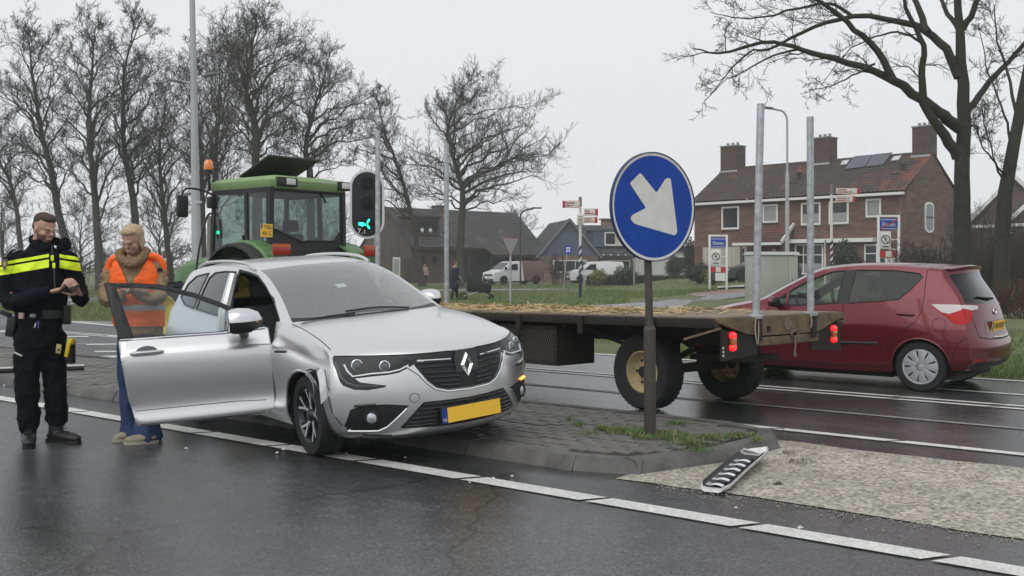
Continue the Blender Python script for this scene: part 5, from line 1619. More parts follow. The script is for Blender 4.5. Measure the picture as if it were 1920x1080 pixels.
VANB = M_('van brown', (.13, .065, .055), .35, coat=.4)
vprof = [(.02, .25), (.0, .55), (.05, .82), (.14, .98), (.62, 1.15), (.82, 1.22), (1.62, 1.82), (2.0, 1.90), (3.4, 1.94), (4.85, 1.88), (4.95, 1.7), (4.98, .6), (4.94, .3)]
def van_front(g, half):
 mb = MB()
 for s_ in (-1, 1): mb.add([(.06, s_ * .62, .80), (.16, s_ * .93, .86), (.22, s_ * .93, .98), (.10, s_ * .60, .90)], [(0, 1, 2, 3)])
 mb.build('headlight', M_('far headlight', (.4, .42, .44), .2), g, False)
 mb = MB(); mb.box(-.012, .04, -.6, .6, .70, .84); mb.box(-.03, .06, -.78, .78, .28, .46); mb.build('grille', BLACKP, g, False)
 mb = MB(); mb.box(-.036, -.03, -.26, .26, .40, .5); mb.build('plate', M_('dim plate', (.3, .3, .3), .5), g, False)
 for s_ in (-1, 1):
  mb = MB(); mb.box(1.05, 1.18, s_ * 1.0 - .08, s_ * 1.0 + .08, 1.2, 1.45, .02); mb.build('mirror', BLACKP, g)
pv = At(913, 0, 84); pv.z = 0
far_vehicle('delivery_van', 'white delivery van with brown rear half parked before the brown tiled house', 'van', (pv.x + .1, pv.y - .5, 0.0), math.radians(33), 4.98, 1.92, vprof, [[(1.35, 1.22), (1.95, 1.74), (2.35, 1.76), (2.35, 1.2)]], (.95, 4.2), VANW, .33, ((.82, 1.225), (1.60, 1.80)), VANB, 3.0, extra=van_front)
pv = At(1064, 0, 90); pv.z = 0
far_vehicle('parked_van', 'white parked van half hidden by bushes and the low hedge', 'van', (pv.x, pv.y, .0), math.radians(12), 4.9, 1.9, vprof, [[(1.3, 1.2), (1.95, 1.74), (2.4, 1.76), (2.4, 1.2)]], (.95, 3.9), VANW, .33, ((.82, 1.225), (1.60, 1.80)), extra=van_front)
cprof = [(.03, .25), (.0, .5), (.08, .68), (.2, .76), (1.1, .92), (1.25, .96), (1.95, 1.38), (2.3, 1.45), (3.2, 1.42), (3.85, 1.1), (4.2, 1.02), (4.28, .7), (4.25, .3)]
pv = At(1353, 0, 56)
far_vehicle('parked_car', 'dark grey parked car behind the town name board', 'car', (pv.x, pv.y, terrain(pv.x, 56)), math.radians(8), 4.28, 1.75, cprof, [[(1.6, 1.0), (2.05, 1.33), (2.6, 1.36), (2.6, 1.0)], [(2.66, 1.0), (2.66, 1.36), (3.15, 1.34), (3.6, 1.05)]], (.85, 3.4), M_('dark grey paint', (.035, .04, .045), .3, .4, coat=.6), .31, ((1.28, .97), (1.93, 1.36)))
# ================================================================== car body tools
class CarBody:
 """Skin made of a strip (bumper - bonnet - screen - roof - tail) lofted between the edge curve E and the centre curve C,
 and flanks hung from E. Tables are half cars (y > 0), x forward, z up."""
 def __init__(s, CE, rows, nA, nR, n=6, vfr=(0, .2, .4, .55, .7, .8, .87, .92, .96, 1.0)):
  m = len(CE)
  s.n = n
  C = spline([(c[0], 0, c[1]) for c in CE], (m - 1) * n + 1)
  E = spline([(c[2], c[3], c[4]) for c in CE], (m - 1) * n + 1)
  Pp = [v.x for v in spline([(c[5], 0, 0) for c in CE], (m - 1) * n + 1)]
  s.C, s.E, s.m, s.pp = C, E, m, Pp
  bm = bmesh.new()
  s.fr = bm.faces.layers.int.new('region')
  vs_ = list(vfr)
  vv = [-v for v in vs_[:0:-1]] + vs_
  s.vv = vv
  grid = []
  for i in range(len(C)):
   line = []
   for v in vv:
    k = 1 - abs(v) ** Pp[i]
    line.append(bm.verts.new((E[i].x + (C[i].x - E[i].x) * k, E[i].y * v, E[i].z + (C[i].z - E[i].z) * k)))
   grid.append(line)
  s.strip = {}
  for i in range(len(C) - 1):
   for j in range(len(vv) - 1):
    f = bm.faces.new((grid[i][j], grid[i][j + 1], grid[i + 1][j + 1], grid[i + 1][j]))
    f[s.fr] = 1
    s.strip[(i, j)] = f
  K = len(rows[0]) + 2
  nb = nR - 1
  hood = E[nb * n: nA * n + 1]                      # top edge along the bonnet
  top_ctrl = [Vector(p) for p in rows[-1]]          # belt points after A base, up to the rear (excluding E rear)
  kb = nA - nb                                      # intervals along the bonnet edge
  belt_ctrl = [E[nA * n]] + top_ctrl + [E[(m - nR) * n]]
  belt = spline(belt_ctrl, (len(belt_ctrl) - 1) * n + 1)
  s.belt = belt
  toprow = list(hood[:-1]) + belt
  ncol = len(toprow)
  dense = []
  for j in range(nb):
   ctrl = [E[j * n]] + [Vector(p) for p in rows[j]] + [E[(m - 1 - j) * n]]
   assert (len(ctrl) - 1) * n + 1 == ncol, (j, len(ctrl), ncol)
   dense.append(spline(ctrl, ncol))
  dense.append(toprow)
  cols = []
  for k in range(ncol):
   col = spline([dense[j][k] for j in range(nR)], nb * n + 1)
   cols.append(col)
  cols[0] = E[0: nb * n + 1]
  cols[-1] = [E[(m - 1) * n - q] for q in range(nb * n + 1)]
  for sd in (1, -1):
   g2 = [[bm.verts.new((p.x, p.y * sd, p.z)) for p in col] for col in cols]
   for a in range(ncol - 1):
    for b in range(nb * n):
     q = (g2[a][b], g2[a][b + 1], g2[a + 1][b + 1], g2[a + 1][b])
     f = bm.faces.new(q if sd > 0 else q[::-1])
     f[s.fr] = 2
  topE = E[nA * n: (m - nR) * n + 1]
  bx = [(p.x, p) for p in belt]
  def belt_at(x):
   for a in range(len(bx) - 1):
    if bx[a][0] >= x >= bx[a + 1][0]:
     t = (bx[a][0] - x) / max(1e-9, bx[a][0] - bx[a + 1][0])
     return bx[a][1].lerp(bx[a + 1][1], t)
   return bx[-1][1].copy() if x < bx[-1][0] else bx[0][1].copy()
  s.belt_at = belt_at
  nv = 10
  for sd in (1, -1):
   g2 = []
   for p in topE:
    b = belt_at(p.x)
    col = []
    hgt = abs(p.z - b.z)
    for q in range(nv + 1):
     t = q / nv
     w = b.lerp(p, t)
     w.y += 0.05 * hgt * 4 * t * (1 - t) * 0.7
     col.append(bm.verts.new((w.x, w.y * sd, w.z)))
    g2.append(col)
   for a in range(len(g2) - 1):
    for b in range(nv):
     q = (g2[a][b], g2[a][b + 1], g2[a + 1][b + 1], g2[a + 1][b])
     f = bm.faces.new(q if sd > 0 else q[::-1])
     f[s.fr] = 3
  s.bm = bm
  bmesh.ops.remove_doubles(bm, verts=bm.verts[:], dist=0.0012)
  bad = [f for f in bm.faces if f.calc_area() < 1e-8]
  bmesh.ops.delete(bm, geom=bad, context='FACES')
  bmesh.ops.recalc_face_normals(bm, faces=bm.faces[:])
  s.fr = bm.faces.layers.int['region']
  if sum(f.normal.z * f.calc_area() for f in bm.faces if f.calc_center_median().z > 1.2) < 0:
   bmesh.ops.reverse_faces(bm, faces=bm.faces[:])
  s.bvh = BVHTree.FromBMesh(bm)
  for v in bm.verts: v.normal_update()

 def at(s, u, v):
  """point on the strip at control index u and cross fraction v"""
  x = u * s.n; i = min(int(x), len(s.C) - 2); t = x - i
  c = s.C[i].lerp(s.C[i + 1], t); e = s.E[i].lerp(s.E[i + 1], t)
  p = s.pp[i] * (1 - t) + s.pp[i + 1] * t
  k = 1 - abs(v) ** p
  return Vector((e.x + (c.x - e.x) * k, e.y * v, e.z + (c.z - e.z) * k))

 def hit(s, o, d):
  h = s.bvh.ray_cast(Vector(o), Vector(d).normalized())
  return h[0], h[1]

 def cut(s, poly, axes, side, regions=(2, 3), pad=0.02, zone=None):
  """cut the outline into the skin; return the faces inside. axes 'xz' with side=+1/-1/0 (y sign)"""
  bm = s.bm
  ia, ib = {'xz': (0, 2), 'yz': (1, 2), 'xy': (0, 1)}[axes]
  ic = 3 - ia - ib
  los = [min(p[k] for p in poly) - pad for k in (0, 1)]; his = [max(p[k] for p in poly) + pad for k in (0, 1)]
  def near():
   out = []
   for f in bm.faces:
    c = f.calc_center_median()
    if side and c[ic] * side <= 0.05: continue
    if f[s.fr] not in regions: continue
    if zone and not zone(c): continue
    if any(los[0] <= v.co[ia] <= his[0] and los[1] <= v.co[ib] <= his[1] for v in f.verts): out.append(f)
   return out
  for k in range(len(poly)):
   p, q = poly[k], poly[(k + 1) % len(poly)]
   no = Vector((0, 0, 0)); no[ia] = -(q[1] - p[1]); no[ib] = q[0] - p[0]
   if no.length < 1e-6: continue
   no.normalize()
   co = Vector((0, 0, 0)); co[ia] = p[0]; co[ib] = p[1]
   L0, L1 = min(p[0], q[0]) - pad, max(p[0], q[0]) + pad
   M0, M1 = min(p[1], q[1]) - pad, max(p[1], q[1]) + pad
   fs = [f for f in near() if any(True for v in f.verts if L0 <= v.co[ia] <= L1 and M0 <= v.co[ib] <= M1)
     or (L0 <= f.calc_center_median()[ia] <= L1 and M0 <= f.calc_center_median()[ib] <= M1)]
   if not fs: continue
   es = set(e for f in fs for e in f.edges); vs_ = set(v for f in fs for v in f.verts)
   bmesh.ops.bisect_plane(bm, geom=fs + list(es) + list(vs_), plane_co=co, plane_no=no, dist=1e-5)
  return [f for f in near() if in_poly(f.calc_center_median()[ia], f.calc_center_median()[ib], poly)]

 def take(s, faces):
  """split faces off into a new bmesh"""
  nb = bmesh.new()
  mp = {}
  for f in faces:
   vl = []
   for v in f.verts:
    if v not in mp: mp[v] = nb.verts.new(v.co)
    vl.append(mp[v])
   try: nb.faces.new(vl)
   except ValueError: pass
  s.bm.normal_update()
  bmesh.ops.delete(s.bm, geom=faces, context='FACES')
  return nb

 def project(s, pts, view, off=0.002):
  """2D points -> skin. view 'front' (y,z), 'rear' (y,z), 'left'/'right' (x,z), 'top' (x,y), or ('dir', origin, dir, udir, vdir)"""
  out = []
  for a, b in pts:
   if view == 'front': o, d = (3, a, b), (-1, 0, 0)
   elif view == 'rear': o, d = (-6, a, b), (1, 0, 0)
   elif view == 'left': o, d = (a, 3, b), (0, -1, 0)
   elif view == 'right': o, d = (a, -3, b), (0, 1, 0)
   elif view == 'top': o, d = (a, b, 3), (0, 0, -1)
   else:
    _, o0, dd, u, v = view
    o, d = Vector(o0) + Vector(u) * a + Vector(v) * b, dd
   p, nrm = s.hit(o, d)
   for e in ((0, 7e-4, 5e-4), (5e-4, -7e-4, 3e-4), (-6e-4, 4e-4, -8e-4), (3e-4, 2e-3, -1e-3)):
    if p is not None: break
    p, nrm = s.hit(Vector(o) + Vector(e), d)
   if p is None:
    h = s.bvh.find_nearest(Vector(o) + Vector(d).normalized() * 2.2)
    p, nrm = h[0], h[1]
   if nrm.dot(Vector(d)) > 0: nrm = -nrm
   out.append(p + nrm * off)
  return out

 def patch(s, poly, view, off=0.002, step=0.025, thick=0.006):
  """panel with the outline poly laid on the skin"""
  bm = bmesh.new()
  bm.faces.new([bm.verts.new((p[0], p[1], 0)) for p in poly])
  bmesh.ops.triangulate(bm, faces=bm.faces[:])
  for ax in (0, 1):
   lo, hi = min(p[ax] for p in poly), max(p[ax] for p in poly)
   k = lo + step
   while k < hi:
    co = Vector((k, 0, 0)) if ax == 0 else Vector((0, k, 0)); no = Vector((1, 0, 0)) if ax == 0 else Vector((0, 1, 0))
    bmesh.ops.bisect_plane(bm, geom=bm.verts[:] + bm.edges[:] + bm.faces[:], plane_co=co, plane_no=no)
    k += step
  bmesh.ops.remove_doubles(bm, verts=bm.verts[:], dist=0.0005)
  P = s.project([(v.co.x, v.co.y) for v in bm.verts], view, off)
  for v, p in zip(bm.verts, P): v.co = p
  bmesh.ops.recalc_face_normals(bm, faces=bm.faces[:])
  d = {'front': (1, 0, 0), 'rear': (-1, 0, 0), 'left': (0, 1, 0), 'right': (0, -1, 0), 'top': (0, 0, 1)}.get(view if isinstance(view, str) else '', None)
  if d is None: d = -Vector(view[2])
  if sum(f.normal.dot(Vector(d)) * f.calc_area() for f in bm.faces) < 0: bmesh.ops.reverse_faces(bm, faces=bm.faces[:])
  if thick:
   be = [e for e in bm.edges if e.is_boundary]
   r = bmesh.ops.extrude_edge_only(bm, edges=be)
   for v in [g for g in r['geom'] if isinstance(g, bmesh.types.BMVert)]: v.co -= Vector(d) * thick
  return bm

 def line(s, pts, view, r, off=0.0, n=6, close=False, step=0.04):
  """thin tube along a polyline laid on the skin"""
  q = []
  P = list(pts) + ([pts[0]] if close else [])
  for a, b in zip(P[:-1], P[1:]):
   k = max(1, int(math.hypot(b[0] - a[0], b[1] - a[1]) / step))
   q += [(a[0] + (b[0] - a[0]) * t / k, a[1] + (b[1] - a[1]) * t / k) for t in range(k)]
  q.append(P[-1])
  mb = MB(); mb.tube(s.project(q, view, off), r, n)
  return mb

def mirror_poly(p): return [(-a, b) for a, b in p]

def offset_copy(bm, d, keep=None):
 nb = bm.copy()
 nb.normal_update()
 if keep: bmesh.ops.delete(nb, geom=[f for f in nb.faces if not keep(f.calc_center_median())], context='FACES')
 for v in nb.verts: v.co = v.co - v.normal * d
 return nb

ALLOYD = M_('dark alloy', (.06, .062, .066), .35, .8)
ALLOY = M_('machined alloy', (.60, .61, .62), .35, .35)
BRAKE = M_('brake disc', (.18, .18, .185), .4, .9)
def wheel(parent, x, y, z, r, w, side, rim_r, style, yaw=0.0, roll=0.0, label=None):
 """road wheel at its centre; side = +1 left, -1 right (outer face direction)"""
 g = empty('wheel', (x, y, z)); g.parent = parent
 g.rotation_euler = (0, 0, yaw)
 Mq = (RX(-90) if side > 0 else RX(90)) @ RZ(roll)          # local z -> outward
 Mq = Mq
 h = w / 2
 mb = MB()
 mb.lathe([(rim_r, -h * .85), (rim_r + .01, -h * .98), (r * .93, -h), (r * .985, -h * .8), (r, -h * .5), (r, -.012), (r - .008, -.010), (r - .008, .010), (r, .012), (r, h * .5), (r * .985, h * .8), (r * .93, h), (rim_r + .012, h * .98), (rim_r, h * .85)], 56, Mq, False, False)
 mb.build('tyre', RUBBER, g)
 mb = MB()
 mb.lathe([(rim_r, -h * .85), (rim_r, h * .88), (rim_r - .008, h * .95), (rim_r - .016, h * .86), (rim_r - .028, h * .5), (rim_r - .03, -h * .6)], 48, Mq, False, False)
 rim = mb.build('rim', ALLOYD if style == 'split' else ALLOY, g)
 mb = MB(); mb.lathe([(.0001, -h * .1), (rim_r * .68, -h * .1), (rim_r * .68, -h * .25), (.0001, -h * .25)], 32, Mq); mb.build('brake_disc', BRAKE, g)
 ro, rh = rim_r - .012, rim_r * .24
 if style == 'split':
  for k in range(5):
   a = 2 * PI * k / 5
   for sgn in (-1, 1):
    P = []
    for (rr, tw, wd, zz_) in ((rh * .8, .10, .030, h * .62), (rim_r * .55, .16, .020, h * .72), (ro, .30, .024, h * .88)):
     ang = a + sgn * tw
     c = Vector((math.cos(ang) * rr, math.sin(ang) * rr, zz_)); t = Vector((-math.sin(ang), math.cos(ang), 0))
     P.append([c - t * wd, c + t * wd, c + t * wd * .8 - Vector((0, 0, .045)), c - t * wd * .8 - Vector((0, 0, .045))])
    mb = MB()
    V = [Mq @ p for q in P for p in q]
    mb.cur = 0
    Fs = []
    for s_ in range(2):
     for e in range(4): Fs.append((s_ * 4 + e, s_ * 4 + (e + 1) % 4, s_ * 4 + 4 + (e + 1) % 4, s_ * 4 + 4 + e))
    mb.add(V, Fs)
    sp = mb.build('spoke', ALLOYD, rim, False)
    mb = MB(); Q = [p.copy() for q in P for p in (q[0], q[0].lerp(q[1], .42))] if sgn > 0 else [p.copy() for q in P for p in (q[1], q[1].lerp(q[0], .42))]
    Q = [Mq @ (p + Vector((0, 0, .0025))) for p in Q]
    mb.add(Q, [(0, 1, 3, 2), (2, 3, 5, 4)]); mb.build('spoke_face', ALLOY, rim, False)
 else:
  nsp = 9
  WT = M_('silver wheel trim', (.50, .51, .52), .35, .55)
  for k in range(nsp):
   a = 2 * PI * k / nsp
   P = []
   for (rr, wd, zz_) in ((rh * .9, .026, h * .92), (rim_r * .6, .036, h * .98), (ro + .004, .058, h * .86)):
    c = Vector((math.cos(a) * rr, math.sin(a) * rr, zz_)); t = Vector((-math.sin(a), math.cos(a), 0))
    P.append([c - t * wd, c + Vector((0, 0, .006)), c + t * wd, c + t * wd * .9 - Vector((0, 0, .02)), c - t * wd * .9 - Vector((0, 0, .02))])
   mb = MB(); V = [Mq @ p for q in P for p in q]; Fs = []
   for s_ in range(2):
    for e in range(5): Fs.append((s_ * 5 + e, s_ * 5 + (e + 1) % 5, s_ * 5 + 5 + (e + 1) % 5, s_ * 5 + 5 + e))
   mb.add(V, Fs); mb.build('trim_spoke', WT, rim, True, 30)
  mb = MB(); mb.lathe([(ro + .016, h * .80), (ro + .01, h * .93), (ro - .012, h * .9), (ro - .016, h * .78)], 48, Mq, True); mb.build('trim_ring', WT, rim)
 mb = MB(); mb.lathe([(rh, h * .4), (rh, h * .66), (rh * .85, h * .86), (rh * .5, h * .9), (.0001, h * .92)], 24, Mq); mb.build('hub_cap', ALLOYD if style == 'split' else M_('silver wheel trim', (.50, .51, .52), .35, .55), rim)
 return g

def circle_poly(cx, cz, r, n=28, flat=1.0):
 return [(cx + math.cos(2 * PI * k / n) * r, cz + math.sin(2 * PI * k / n) * r * flat) for k in range(n)]

def seat(parent, x, y, z, mtl, s=1.0):
 mb = MB(); mb.box(-.25, .27, -.25, .25, 0, .16, .05, T(x, y, z)); so = mb.build('seat', mtl, parent)
 mb = MB(); mb.box(-.07, .07, -.25, .25, 0, .62, .055, T(x - .24, y, z + .1) @ RY(-16)); mb.build('seat_back', mtl, so)
 mb = MB(); mb.box(-.045, .045, -.13, .13, 0, .19, .04, T(x - .44, y, z + .76) @ RY(-8)); mb.build('headrest', mtl, so)

def wheel_well(parent, x, y, z, r, depth, side):
 """inner arch: upper half drum, open to the outside"""
 mb = MB()
 prof = [(math.cos(w) * r, math.sin(w) * r) for w in [PI * (-.08 + 1.16 * k / 24) for k in range(25)]]
 P = [[Vector((x + a, y - side * d, z + b)) for a, b in prof] for d in (0.012, depth)]
 mb.grid(P)
 mb.add([Vector((x + a, y - side * depth, z + b)) for a, b in prof], [tuple(range(25))])
 return mb.build('wheel_well', DARKGAP, parent)
# ================================================================== silver estate car with its door open
SILVER = M_('silver paint', (.67, .675, .685), .30, .93, coat=.5)
CE_R = [
 (.80, .17, .38, .78, .19, 2.6), (.90, .22, .43, .845, .24, 2.5), (.93, .33, .46, .88, .34, 2.35), (.94, .46, .47, .895, .46, 2.25),
 (.935, .58, .47, .89, .58, 2.2), (.918, .70, .44, .868, .71, 2.2), (.882, .805, .36, .838, .805, 2.2), (.74, .868, .20, .812, .862, 2.5),
 (.42, .930, -.02, .793, .915, 3.0), (.0, .985, -.30, .782, .958, 3.2), (-.28, 1.012, -.55, .772, .982, 3.0), (-.36, 1.022, -.66, .755, 1.028, 2.6),
 (-.62, 1.155, -.88, .70, 1.15, 2.6), (-.90, 1.287, -1.12, .655, 1.267, 2.6), (-1.15, 1.385, -1.36, .617, 1.352, 2.6), (-1.38, 1.440, -1.58, .60, 1.400, 2.7),
 (-1.75, 1.476, -1.9, .595, 1.432, 2.8), (-2.2, 1.485, -2.3, .59, 1.440, 2.8), (-2.7, 1.470, -2.75, .58, 1.425, 2.8), (-3.15, 1.43, -3.1, .57, 1.388, 2.8),
 (-3.42, 1.385, -3.3, .565, 1.345, 2.6), (-3.50, 1.22, -3.40, .60, 1.2, 2.5), (-3.60, 1.05, -3.46, .68, 1.06, 2.5), (-3.66, .95, -3.465, .74, .965, 2.5),
 (-3.69, .82, -3.45, .79, .82, 2.5), (-3.71, .66, -3.44, .83, .66, 2.5), (-3.71, .5, -3.44, .84, .5, 2.5), (-3.69, .38, -3.44, .83, .4, 2.5), (-3.66, .30, -3.44, .81, .3, 2.6), (-3.6, .24, -3.42, .77, .23, 2.8)]
_xs = [.27, .02, -.30, -.55, -1.0, -1.6, -2.2, -2.8, -3.2]
def _row(z, y): return [(x, yy, zz_) for x, yy, zz_ in zip(_xs, y, z)]
rows_r = [
 _row([.20] * 8 + [.23], [.82, .845, .845, .848, .85, .85, .85, .84, .82]),
 _row([.27, .28, .30, .305, .305, .305, .31, .33, .34], [.86, .885, .886, .893, .897, .897, .895, .888, .86]),
 _row([.38, .40, .42, .42, .42, .42, .43, .47, .47], [.885, .902, .890, .874, .870, .870, .878, .897, .875]),
 _row([.53, .57, .60, .63, .65, .66, .67, .67, .64], [.895, .908, .902, .893, .891, .891, .897, .905, .88]),
 _row([.655, .71, .755, .79, .805, .815, .825, .83, .82], [.888, .898, .893, .888, .886, .887, .890, .888, .865]),
 _row([.755, .812, .856, .872, .872, .878, .895, .925, .93], [.868, .866, .858, .850, .848, .852, .852, .842, .82]),
 [(-.98, .803, .960), (-1.6, .813, .960), (-2.2, .805, .988), (-2.8, .782, 1.025), (-3.2, .757, 1.03)]]
car = empty('silver_estate_car', (0, 0, 0), 0, 'damaged silver estate car mounted on the kerb with its front door wide open', 'car')
Fd = Vector((.600, -.800, 0))
_B = Matrix(((Fd.x, -Fd.y, 0, -.86), (Fd.y, Fd.x, 0, 8.35), (0, 0, 1, .056), (0, 0, 0, 1)))
car.matrix_world = _B @ Matrix.Rotation(math.radians(0.5), 4, 'Y') @ Matrix.Rotation(math.radians(4.2), 4, 'X')
B = CarBody(CE_R, rows_r, 10, 7)
WR = .318
n_ = B.n
jv = [j for j in range(len(B.vv) - 1) if -.93 < (B.vv[j] + B.vv[j + 1]) / 2 < .93]
def strip_faces(i0, i1, js): return [B.strip[(i, j)] for i in range(int(i0 * n_), int(i1 * n_)) for j in js if B.strip[(i, j)].is_valid]
CLEARG = glass_mat('windscreen glass', (.80, .86, .85), .03, .06, .30)
SIDEG = glass_mat('side glass', (.6, .66, .66), .02, .05)
PRIVG = glass_mat('privacy glass', (.10, .11, .12), .02, .07)
ws = B.take(strip_faces(11.0, 14.84, jv))
rw = B.take(strip_faces(20.5, 22.3, [j for j in jv if abs(B.vv[j] + B.vv[j + 1]) / 2 < .86]))
dark_cowl = B.take(strip_faces(10.34, 11.0, jv))
for cx in (0.0, -2.71):
 for sd in (-1, 1):
  B.take(B.cut([(cx + math.cos(PI * k / 22 - .0) * .345, WR + math.sin(PI * k / 22) * .35) for k in range(23)] + [(cx - .345, .1), (cx + .345, .1)], 'xz', sd, (2,)))
F_DLO = [(-.78, .985), (-.98, .966), (-1.64, .976), (-1.755, 1.375), (-1.60, 1.366), (-1.42, 1.338), (-1.18, 1.262), (-.95, 1.158), (-.82, 1.07)]
R_DLO = [(-1.78, .985), (-2.55, 1.025), (-2.50, 1.32), (-2.40, 1.372), (-2.15, 1.388), (-1.89, 1.386)]
Q_DLO = [(-2.62, 1.034), (-2.95, 1.06), (-3.16, 1.12), (-3.10, 1.25), (-2.92, 1.33), (-2.58, 1.365)]
DOOR = [(-.585, .32), (-.575, .55), (-.59, .80), (-.605, .96), (-.66, 1.016), (-.93, 1.178), (-1.16, 1.282), (-1.40, 1.366), (-1.60, 1.392), (-1.845, 1.412), (-1.80, 1.2), (-1.765, 1.04), (-1.74, .80), (-1.71, .50), (-1.68, .38), (-1.66, .285), (-.66, .27)]
glass_parts = []
for sd in (-1, 1):
 for poly, gm in ((R_DLO, PRIVG), (Q_DLO, PRIVG)) + (((F_DLO, SIDEG),) if sd > 0 else ()):
  glass_parts.append((B.take(B.cut(poly, 'xz', sd, (3,))), gm))
door_faces = B.cut(DOOR, 'xz', -1, (2, 3))
door_bm = B.take(door_faces)
lin = offset_copy(B.bm, .03, lambda c: -3.4 < c.x < -.45 and c.z > .25)
body = bm_build('body', B.bm, SILVER, car, True, 40)
LINING = M_('interior lining', (.018, .018, .019), .8)
bm_build('interior_lining', lin, LINING, car, True, 40)
bm_build('windscreen', ws, CLEARG, car)
bm_build('rear_window', rw, PRIVG, car)
bm_build('wiper_cowl', dark_cowl, BLACKP, car)
for gb_, gm in glass_parts: bm_build('side_window', gb_, gm, car)
bb_ = B.bvh
for poly in (R_DLO, Q_DLO):
 B.line(poly, 'right', .009, .001, close=True).build('window_trim', BLACKP, car)
B.line([(-1.78, .975), (-2.6, 1.018), (-2.98, 1.045)], 'right', .006, .006).build('belt_trim', CHROME, car)
mb = MB(); mb.box(-3.3, .30, -.74, .74, .16, .26); mb.build('floor_pan', LINING, car, False)
mb = MB(); mb.box(-.02, .58, -.46, .46, .20, .74); mb.box(-.42, -.021, -.60, .60, .3, .86); mb.build('engine_bay', DARKGAP, car, False)
DASH = M_('dashboard', (.025, .025, .027), .65, var=(20, .2))
mb = MB(); mb.grid([[Vector((x, y, z)) for y in (-.66, -.4, 0, .4, .66)] for x, z in ((-.40, .955), (-.62, .985), (-.86, .965), (-.92, .88), (-.86, .6), (-.7, .3))]); mb.build('dashboard', DASH, car)
SEATF = M_('dark seat fabric', (.03, .03, .032), .85)
for y_ in (-.37, .37): seat(car, -1.45, y_, .36, SEATF)
for y_ in (-.4, 0, .4): seat(car, -2.3, y_, .38, SEATF)
mb = MB(); mb.lathe([(.185 + .014 * math.cos(2 * PI * k / 8), .014 * math.sin(2 * PI * k / 8)) for k in range(8)], 28, T(-1.0, .37, .93) @ RY(-64), True); mb.box(-.05, .05, -.17, .17, -.02, .02, .01, T(-1.0, .37, .93) @ RY(-64)); mb.build('steering_wheel', BLACKP, car)
mb = MB(); mb.box(-.04, .02, -.12, .12, -.03, .03, .012, T(-.98, 0, 1.285) @ RY(25)); mb.build('rear_view_mirror', BLACKP, car)
mb = MB(); mb.add([B.project([p], 'top', -.012)[0] for p in ((-.80, -.14), (-.80, -.05), (-.86, -.05), (-.86, -.14))], [(0, 1, 2, 3)]); mb.build('windscreen_sticker', SIGNW, car, False)
for cx in (0.0, -2.71):
 for sd in (-1, 1):
  wheel_well(car, cx, sd * .865, WR, .362, .42, sd)
  q = [(cx + math.cos(PI * k / 24 * 1.14 - .22) * .357, WR + math.sin(PI * k / 24 * 1.14 - .22) * .357) for k in range(25)]
  if not (sd < 0 and cx == 0.0):
   B.line(q, 'left' if sd > 0 else 'right', .011, -.004).build('arch_lip', SILVER, car)
  else:
   B.line(q[7:], 'right', .011, -.004).build('arch_lip', SILVER, car)
wheel(car, 0, -.775, WR, WR, .205, -1, .215, 'split', math.radians(-5), 12)
wheel(car, 0, .775, WR, WR, .205, 1, .215, 'split', math.radians(-5), 40)
wheel(car, -2.71, -.775, WR - .03, WR, .205, -1, .215, 'split', 0, 5)
wheel(car, -2.71, .775, WR - .05, WR, .205, 1, .215, 'split', 0, 60)
mb = MB(); mb.box(-3.2, .5, -.7, .7, .14, .20); mb.build('underbody', DARKGAP, car, False)

GLOSSB = M_('gloss black', (.008, .008, .009), .18, coat=.5)
def sym(fn):
 for s_ in (1, -1): fn(s_)
def P2(poly, s_): return [(a * s_, b) for a, b in poly]
grille = [(-.435, .796), (-.2, .792), (.2, .792), (.435, .796), (.395, .757), (.39, .715), (.36, .66), (.32, .60), (.26, .545), (.18, .522), (0, .515), (-.18, .522), (-.26, .545), (-.32, .60), (-.36, .66), (-.39, .715), (-.395, .757)]
go = bm_build('grille', B.patch(grille, 'front', .003), BLACKP, car, True, 30)
for k, (z, w_) in enumerate(((.722, .39), (.688, .37), (.645, .345), (.61, .31), (.575, .275), (.545, .235))):
 for s_ in (1, -1):
  B.line([(.075 * s_, z), (w_ * s_, z + .012)], 'front', .0085, .006).build('grille_slat', GLOSSB, go)
for s_ in (1, -1):
 B.line([(.13 * s_, .738), (.37 * s_, .748)], 'front', .0075, .014).build('grille_chrome_bar', CHROME, go)
q = [(.44, .712), (.375, .655), (.335, .597), (.272, .538), (.185, .510), (0, .503)]
B.line(q + [(-a, b) for a, b in q[-2::-1]], 'front', .009, .006).build('grille_chrome_surround', CHROME, go)
emb = empty('emblem', (0, 0, 0)); emb.parent = car
c0 = B.project([(0, .685)], 'front', 0)[0]
ME = T(c0.x + .012, 0, .688) @ RY(90 - 6) @ RZ(90)
Do, Di = [(0, .090), (.057, 0), (0, -.090), (-.057, 0)], [(0, .048), (.024, 0), (0, -.048), (-.024, 0)]
for k in range(4):
 a, b_ = Do[k], Do[(k + 1) % 4]; c_, d_ = Di[(k + 1) % 4], Di[k]
 ma, mb_2 = ((a[0] + d_[0]) / 2, (a[1] + d_[1]) / 2), ((b_[0] + c_[0]) / 2, (b_[1] + c_[1]) / 2)
 V = [ME @ Vector((p[0], p[1], z)) for p, z in ((a, 0), (b_, 0), (mb_2, .022), (ma, .022), (d_, .004), (c_, .004))]
 mb = MB(); mb.add(V, [(0, 1, 2, 3), (3, 2, 5, 4)]); mb.build('emblem_side', CHROME, emb, False)
mb = MB(); mb.prism(Di, .003, ME @ T(0, 0, -.004)); mb.build('emblem_centre', GLOSSB, emb, False)
lower = [(-.36, .45), (0, .442), (.36, .45), (.41, .40), (.515, .275), (.50, .268), (.25, .255), (0, .252), (-.25, .255), (-.50, .268), (-.515, .275), (-.41, .40)]
lo_ = bm_build('lower_grille', B.patch(lower, 'front', .004), BLACKP, car, True, 30)
